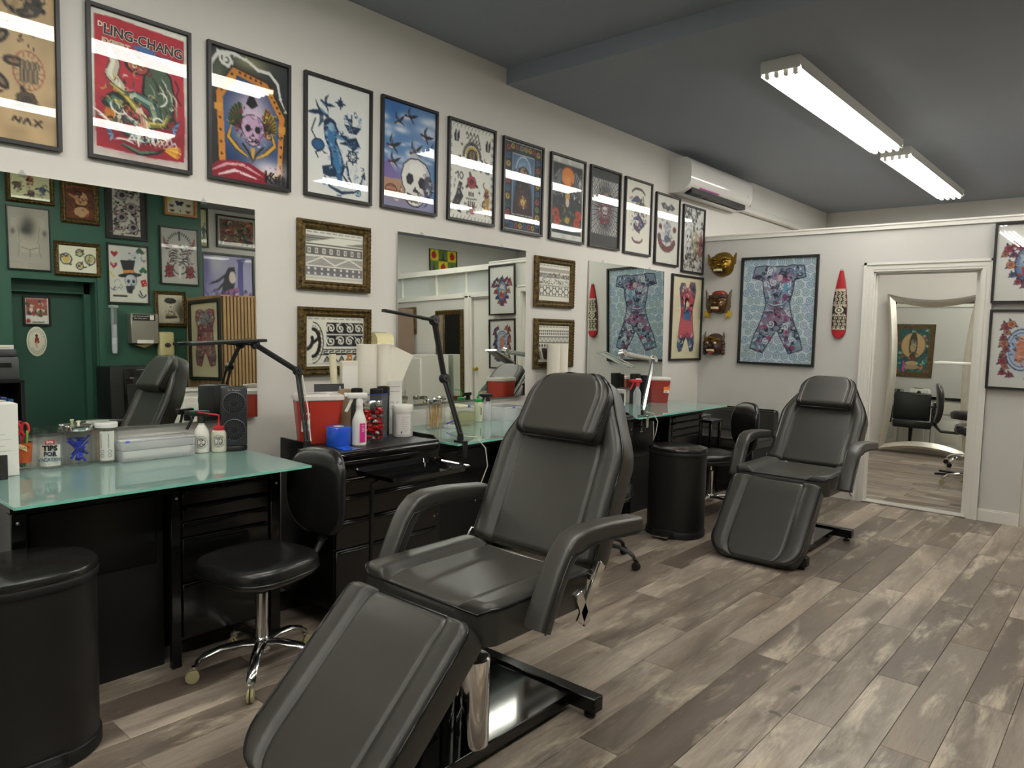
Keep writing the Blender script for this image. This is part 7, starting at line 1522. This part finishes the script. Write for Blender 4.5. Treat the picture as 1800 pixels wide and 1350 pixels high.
t = thing('soap_dispenser', 'cream soap dispenser on the green wall under the portrait', 'dispenser', (XR-.001, 3.745, 1.27), -PI/2)
MB().rbox(-.085, .085, -.11, 0, 0, .285, .03, 3).build('case', mat('cream_plastic', hx('d9cf9b'), .3), t, 40); MB().ball((0, -.108, .13), .038, .012, .028, 14, 8).build('window', mat('grey_plastic2', hx('4a4238'), .3), t)
t = thing('water_cooler', 'black water cooler standing against the green wall', 'cooler', (4.96, 3.225, 0))
MB().rbox(-.20, .20, -.235, .235, 0, 1.175, .025, 2).build('case', BLACKM, t, 40); MB().rbox(-.215, -.19, -.10, .215, .60, 1.14, .012, 2).build('front_panel', BLACKG, t, 40)
MB().rbox(-.218, -.212, -.07, .17, .66, .98, .006, 1).build('niche', mat('niche_dark', hx('0c0c0d'), .5), t, 40)
for y in (-.02, .10): MB().rbox(-.220, -.213, y-.02, y+.02, 1.04, 1.055, .002, 1).build('button', STEEL, t, 40)
MB().box(-.2195, -.217, .04, .09, .86, .875).build('label', PAPER, t, 0); MB().box(-.2195, -.217, -.05, .15, .665, .67).build('drip_edge', STEEL, t, 0)
# slatted counter block with its picture, white cupboard
sl = thing('slatted_counter', 'tall counter clad in vertical oak slats, standing beside the green wall', 'counter', (0, 0, 0)); OAK = mat('oak_slat', hx('a5845a'), .5, var=.12, vscale=12); BKS = mat('slat_felt', hx('1c1a18'), .9)
MB().box(4.37, 5.19, 4.04, 4.135, 0, 1.94).box(4.37, 5.19, 4.235, 5.6, 0, 1.94).build('core', BKS, sl, 0)
MB().box(4.355, 5.19, 4.015, 4.135, 1.94, 1.955).box(4.355, 5.19, 4.235, 5.6, 1.94, 1.955).build('cap', OAK, sl, 0)
ms = MB().box(-.014, .014, -.020, 0, 0, 1.94).mesh('slat', OAK, 0)
for k in range(20): inst('slat', ms, sl, (4.39+k*.042, 4.04, 0))
for k in range(34): inst('slat', ms, sl, (4.37, 4.06+k*.042, 0), (0, 0, -PI/2)) if not (4.10 < 4.06+k*.042 < 4.24 and False) else None
picture('tall framed red and grey body tattoo print on the slatted counter', 'back', 4.73, 1.455, .735, .925, flipped(p_longsuit()), fw=.04, d=.03, off=(4.73, 4.0195), fm=Bk)
t = thing('white_cupboard', 'low white panelled cupboard before the slatted counter', 'cupboard', (4.66, 3.70, 0))
MB().rbox(-.20, .20, -.18, .24, 0, .885, .004, 1).build('case', TRIM, t, 40); MB().rbox(-.22, .22, -.20, .26, .885, .915, .006, 1).build('top', TRIM, t, 40); MB().rbox(-.212, -.20, -.14, .20, .10, .82, .004, 1).rbox(-.218, -.21, -.09, .15, .16, .76, .004, 1).build('door', TRIM, t, 40)
t = thing('hand_soap', 'small blue pump bottle on the white cupboard', 'bottle', (4.60, 3.66, .9155)); MB().lathe([(.03, 0), (.032, .08), (.012, .10), (.01, .13)], 16).build('body', mat('soap_blue', hx('5a9ab0'), .3), t); MB().tube([(0, 0, .12), (0, 0, .15), (-.03, 0, .15)], .006, 6).build('pump', WHITEP, t)
# side wall beyond
def far_pic(lab, y, z, w, h, art, fw): t = picture(lab, 'right', y, z, w, h, art, fw=fw, fm=Bk, group='pictures beyond the slatted counter'); t.location.x = 5.695; return t
far_pic('framed red and green patterned panel high beyond the slatted counter', 4.95, 2.888, .56, .43, flipped(p_redgreen()), .02)
far_pic('large framed purple painting of a long-haired figure beyond the counter', 4.82, 2.225, .73, .75, flipped(p_purple()), .03)
far_pic('narrow framed sheet partly hidden by the corner of the green wall', 4.43, 2.90, .26, .50, flipped(p_spot4()), .02)
# desk with printer (left edge of the first mirror)
t = thing('office_desk', 'black office shelf unit carrying the printer opposite the first mirror', 'shelf', (4.2, 1.70, 0))
MB().rbox(-.22, .22, -.45, .31, 1.06, 1.085, .004, 1).build('top', BLACKM, t, 40); MB().rbox(-.22, .22, -.45, -.42, 0, 1.06, .004, 1).rbox(-.22, .22, .28, .31, 0, 1.06, .004, 1).build('side', BLACKM, t, 40)
for z in (.35, .70): MB().rbox(-.22, .22, -.42, .28, z, z+.02, .003, 1).build('shelf_board', BLACKM, t, 40)
MB().box(.19, .21, -.42, .28, 0, 1.06).build('back', BLACKM, t, 0)
bc = [hx(c) for c in ('2c6a9c', '3a4a8a', 'c0583a', '2a8a8a', 'd8d4c8', '8a2c34')]
for k in range(6): tag(MB().rbox(-.02, .02, -.08, .08, 0, .20+.02*(k % 3), .002, 1).build('folder', mat('folder_%d' % k, bc[k], .5), None, 0), 'upright office folder, %s, on the shelf below the printer' % ('pale blue', 'indigo', 'orange', 'teal', 'white', 'dark red')[k], 'folder', 'folders on the office shelf').location = (4.06, 1.90-.05*k, .7205)
for o in bpy.data.objects:
    if o.name.startswith('folder'): o.rotation_euler = (0, 0, PI/2)
t = thing('printer', 'dark grey office printer on the black shelf unit', 'printer', (4.2, 1.70, 1.0855))
MB().rbox(-.20, .18, -.25, .28, 0, .20, .02, 2).build('body', mat('printer_grey', hx('55555a'), .4), t, 40); MB().rbox(-.19, .17, -.24, .27, .20, .27, .02, 2).build('scanner', mat('printer_grey2', hx('4a4a4f'), .4), t, 40); MB().box(-.2045, -.198, -.2, .22, .11, .15).build('paper_slot', mat('fan_dark', hx('0a0a0b'), .5), t, 0)
t = thing('paper_stack', 'stack of white paper lying on top of the printer', 'paper', (4.17, 1.74, 1.356)); MB().box(-.14, .14, -.18, .21, 0, .035).build('sheets', PAPER, t, 0); MB().box(-.1405, -.14, -.1, .18, .008, .012).build('edge_print', mat('kraft', hx('a58a5c'), .8), t, 0)

# ------------------------------------------------------------------ right part of the partition and beyond (seen in the second mirror)
t = thing('gilt_mirror', 'tall gilt-framed mirror on the partition beyond the narrow door', 'mirror', (3.72, YB-.001, 1.25))
def rframe(w, h, fw, d):
    prof = [(0, 0), (0, d*.6), (fw*.3, d), (fw*.6, d*.7), (fw, d*.5), (fw, 0)]; V = []; X, Z_ = w/2, h/2
    for q, y in prof: V += [(-X+q, -y, -Z_+q), (X-q, -y, -Z_+q), (X-q, -y, Z_-q), (-X+q, -y, Z_-q)]
    n = len(prof); return MB().add(V, [(j*4+k, j*4+(k+1) % 4, (j+1)*4+(k+1) % 4, (j+1)*4+k) for j in range(n-1) for k in range(4)])
rframe(.53, 1.22, .06, .035).build('frame', GILT, t, 30); MB().box(-.21, .21, -.012, -.006, -.555, .555).build('glass', MIRROR, t, 0)
t = thing('white_locker', 'white low cabinet below the gilt mirror', 'cabinet', (4.02, 6.58, 0)); MB().rbox(-.33, .33, -.2, .29, 0, 1.26, .004, 1).build('case', TRIM, t, 40)
for s in (-1, 1): MB().rbox(s*.165-.155, s*.165+.155, -.212, -.2, .08, 1.22, .004, 1).build('door', TRIM, t, 40); MB().cyl((s*.03, -.23, .7), (s*.03, -.23, .8), .006, n=8).build('handle', STEEL, t)
t = thing('wooden_screen', 'tall brown wooden panel standing beside the partition', 'panel', (4.38, 6.55, 0)); MB().rbox(-.02, .02, -.15, .3, 0, 1.9, .004, 1).build('board', mat('brown_panel', hx('7a6658'), .5, var=.15, vscale=4), t, 40); MB().rbox(-.025, .025, -.155, -.12, 0, 1.92, .004, 1).build('edge', GILT, t, 40)
picture('small gilt-framed picture hung on the partition near the brown panel', 'back', 4.62, 1.74, .46, .38, flipped(p_scroll()), 'gilt', .04, .03, name='gilt_framed_print')
def p_apples():
    A = Art(48, 58, '6a7a3a', 80)
    for j in range(4):
        for i in range(3):
            x, y = i/3, j*.302
            if (i+j) % 2 == 0: A.rect(x, y, x+.334, y+.302, 'd8c81e'); A.ell(x+.167, y+.16, .09, .09, 'a8202e'); A.pl([(x+.17, y+.09), (x+.19, y+.05)], .02, '3a1c18'); A.scrib((x+.03, y+.03, x+.3, y+.28), 5, ['3a2c14', 'a8202e'], .012, .04)
            else: A.rect(x, y, x+.334, y+.302, '5f7a3a'); A.poly([(x+.1, y+.302), (x+.13, y+.2), (x+.155, y+.08), (x+.167, y+.03), (x+.18, y+.08), (x+.205, y+.2), (x+.235, y+.302)], '3a3c40'); A.rect(x, y+.26, x+.334, y+.302, '2c3030')
    return A
struct('wall_rear', MB().box(5.55, 5.7, 7.04, YEND, 0, 3.155), WALLG)
t = picture('yellow and green canvas of apples and towers above the frosted screen', 'right', 8.5, 2.62, .62, .75, flipped(p_apples()), fw=.004, d=.03, glass=False); t.location = (5.545, 8.55, 2.62)
struct('window_2', MB().box(4.2, 4.9, YEND-.02, YEND-.005, 2.2, 3.0).box(4.15, 4.95, YEND-.03, YEND-.004, 2.98, 3.03), mat('vent_dark', hx('2a2c30'), .5))

# ------------------------------------------------------------------ room behind the doorway
lm = thing('leaning_mirror', 'large silver-framed mirror with curved-in sides leaning in the back room', 'mirror', (1.42, 10.28, 0)); lm.rotation_euler = (R(-3.4), 0, 0)
SILV = mat('silver_leaf', (.62, .59, .50), .32, metal=.85, bump=.2, bscale=30, var=.12, vscale=10)
def bow(w, h, k, n=14):
    P = []
    for i in range(n): t_ = i/n; P.append((-w+2*w*t_, -h+k*4*t_*(1-t_)))
    for i in range(n): t_ = i/n; P.append((w-k*4*t_*(1-t_), -h+2*h*t_))
    for i in range(n): t_ = i/n; P.append((w-2*w*t_, h-k*4*t_*(1-t_)))
    for i in range(n): t_ = i/n; P.append((-w+k*4*t_*(1-t_), h-2*h*t_))
    return P
rings = [(bow(.54, 1.02, .085), 0.), (bow(.54, 1.02, .085), -.035), (bow(.505, .985, .08), -.055), (bow(.455, .935, .075), -.035), (bow(.43, .91, .07), -.02)]
V = [(x, y, z+1.02) for P, y in rings for x, z in P]; n = 56
MB().add(V, [(j*n+k, j*n+(k+1) % n, (j+1)*n+(k+1) % n, (j+1)*n+k) for j in range(len(rings)-1) for k in range(n)]+[tuple(reversed(range(n)))]).build('frame', SILV, lm, 30)
MB().prism(bow(.44, .92, .07), -.024, -.018, T3(0, 0, 1.02) @ Matrix(((1, 0, 0, 0), (0, 0, 1, 0), (0, 1, 0, 0), (0, 0, 0, 1)))).build('glass', MIRROR, lm, 0)
def p_tapestry():
    A = Art(64, 92, '5a4a30', 90); A.scrib((0, 0, 1, 1.45), 120, ['7a6a42', '3a3020', '8a7a4e'], .02, .08); A.rect(.11, .10, .89, 1.33, '6a4a2c'); A.rect(.14, .13, .86, 1.30, '2f5a58'); A.clip = A.mask([(.14, .13), (.86, .13), (.86, 1.30), (.14, 1.30)]); A.scrib((.14, .13, .86, 1.3), 130, ['3f7a6a', '5a9a8a', '2a4460', 'a8485a', 'c86a4a', '24384a', '8ab0a0'], .03, .1)
    A.ell(.5, .58, .29, .34, 'b89a72'); A.ring(.5, .58, .29, .34, .014, '8a6a3c'); A.ell(.5, .58, .10, .36, '4a4034'); A.ell(.5, .62, .07, .14, 'a89878'); A.ell(.5, .48, .06, .06, '7a8078'); A.rect(.42, .86, .58, 1.0, '6a3a34'); A.scrib((.40, .3, .60, 1.0), 30, ['2c2a28', '9a8a68', '4a5a5a'], .015, .06); A.ell(.5, 1.06, .16, .06, 'b8a07a'); A.ell(.5, 1.16, .2, .06, 'a08a68'); A.pl([(.30, 1.02), (.32, 1.12), (.29, 1.2), (.32, 1.28)], .035, 'd83ab0'); A.ell(.74, 1.16, .03, .07, 'c8642c'); return A  # the pink streak is a neon reflection painted into the art
picture('embroidered hanging of a standing deity in a pale disc, shown in the leaning mirror', 'back', .50, 1.66, .62, .89, flipped(p_tapestry()), fw=.004, d=.012, glass=False, name='tapestry', cat='tapestry', off=(.50, YB+.1145)).rotation_euler = (0, 0, PI)
cb = thing('base_cabinet', 'white panelled base cabinet with black worktop behind the partition', 'cabinet', (.72, YB+.112, 0))
MB().box(-.68, .70, 0, .50, .08, .84).build('case', TRIM, cb, 0); MB().rbox(-.69, .71, 0, .53, .84, .885, .004, 1).build('worktop', mat('black_top', hx('1a1a1b'), .25), cb, 40)
for k in range(3):
    x0 = -.66+k*.455; MB().rbox(x0, x0+.435, .50, .516, .62, .815, .004, 1).build('drawer', TRIM, cb, 40); dd = MB().rbox(x0, x0+.435, .50, .516, .10, .60, .004, 1).build('door', TRIM, cb, 40); MB().rbox(x0+.07, x0+.365, .514, .524, .17, .53, .010, 2).build('raised_panel', TRIM, dd, 40)
t = thing('thermal_printer', 'white stencil printer on the black worktop in the back room', 'printer', (.72, YB+.36, .8855)); MB().rbox(-.14, .14, -.10, .10, 0, .13, .015, 2).build('case', WHITEP, t, 40); MB().rbox(-.08, .06, .03, .10, .131, .137, .003, 1).build('slot', BLACKM, t, 40); MB().lathe([(.03, 0), (.03, .002)], 18, T3(0, .101, .06) @ RX(-PI/2)).build('badge', INK, t)
t = thing('power_supply', 'grey twin-dial power supply on the black worktop in the back room', 'device', (.38, YB+.36, .8855)); MB().rbox(-.08, .08, -.09, .09, 0, .11, .01, 2).build('case', mat('psu_grey', hx('8a8c86'), .4), t, 40)
for s in (-1, 1): MB().box(s*.035-.025, s*.035+.025, .09, .093, .06, .095).build('display', BLACKM, t, 0)
t = thing('tape_stack', 'stack of white tape rolls on the black worktop', 'tape', (.14, YB+.34, .8855))
for k in range(3): MB().lathe([(.02, .03*k), (.05, .03*k), (.05, .03*k+.028), (.02, .03*k+.028)], 20).build('roll', WHITEP, t, 40)
t = thing('drawer_tower', 'white drawer tower at the side of the back room', 'drawers', (1.22, 8.55, 0)) if False else None
st2 = work_stool('black work stool with chrome base half hidden behind the door jamb', (2.26, 8.42, 0), R(100), .62)
t = thing('massage_stool', 'round black stool on casters beyond the door jamb', 'stool', (1.99, 9.75, 0)); star_base(t, .24, CHROME, 5, .3, BLACKM); MB().lathe([(.02, .14), (.02, .55)], 14).build('column', CHROME, t); MB().lathe([(.15, .55), (.19, .555), (.20, .58), (.20, .62), (.17, .64), (.001, .645)], 28).build('seat', LEATHER2, t, 40)
t = thing('arm_chair', 'black padded armchair in the back room, shown in the leaning mirror', 'chair', (.78, 8.0, 0), R(165)); MB().rbox(-.26, .26, -.26, .26, .36, .48, .03, 3).build('seat', LEATHER2, t, 40); MB().rbox(-.26, .26, .20, .30, .48, .92, .03, 3).build('backrest', LEATHER2, t, 40)
for s in (-1, 1): MB().tube([(s*.30, .22, .42), (s*.30, .22, .66), (s*.30, .18, .70), (s*.30, -.18, .70), (s*.30, -.22, .66), (s*.30, -.22, .42)], .025, 10).build('armrest', BLACKM, t)
MB().lathe([(.02, .10), (.03, .36)], 12).build('column', BLACKM, t); star_base(t, .26, BLACKM, 5, .2, BLACKM)
t = thing('side_tray', 'white tray on a thin black stand in the back room', 'tray', (1.98, 9.0, 0)); MB().rbox(-.22, .22, -.15, .15, 1.20, 1.225, .005, 1).build('tray', WHITEP, t, 40); MB().tube([(.15, 0, 1.20), (.15, 0, .03)], .012, 8).build('pole', BLACK, t); MB().tube([(-.15, .12, .02), (.15, 0, .03), (-.15, -.12, .02)], .012, 8).build('foot', BLACK, t)
t = thing('wooden_stand', 'light wooden stand beside the stools in the back room', 'stand', (2.16, 9.40, 0)); MB().rbox(-.02, .02, -.12, .12, 0, .62, .004, 1).rbox(-.04, .04, -.14, .14, .62, .66, .004, 1).build('post', mat('pine', hx('b8945a'), .5, var=.1, vscale=8), t, 40)
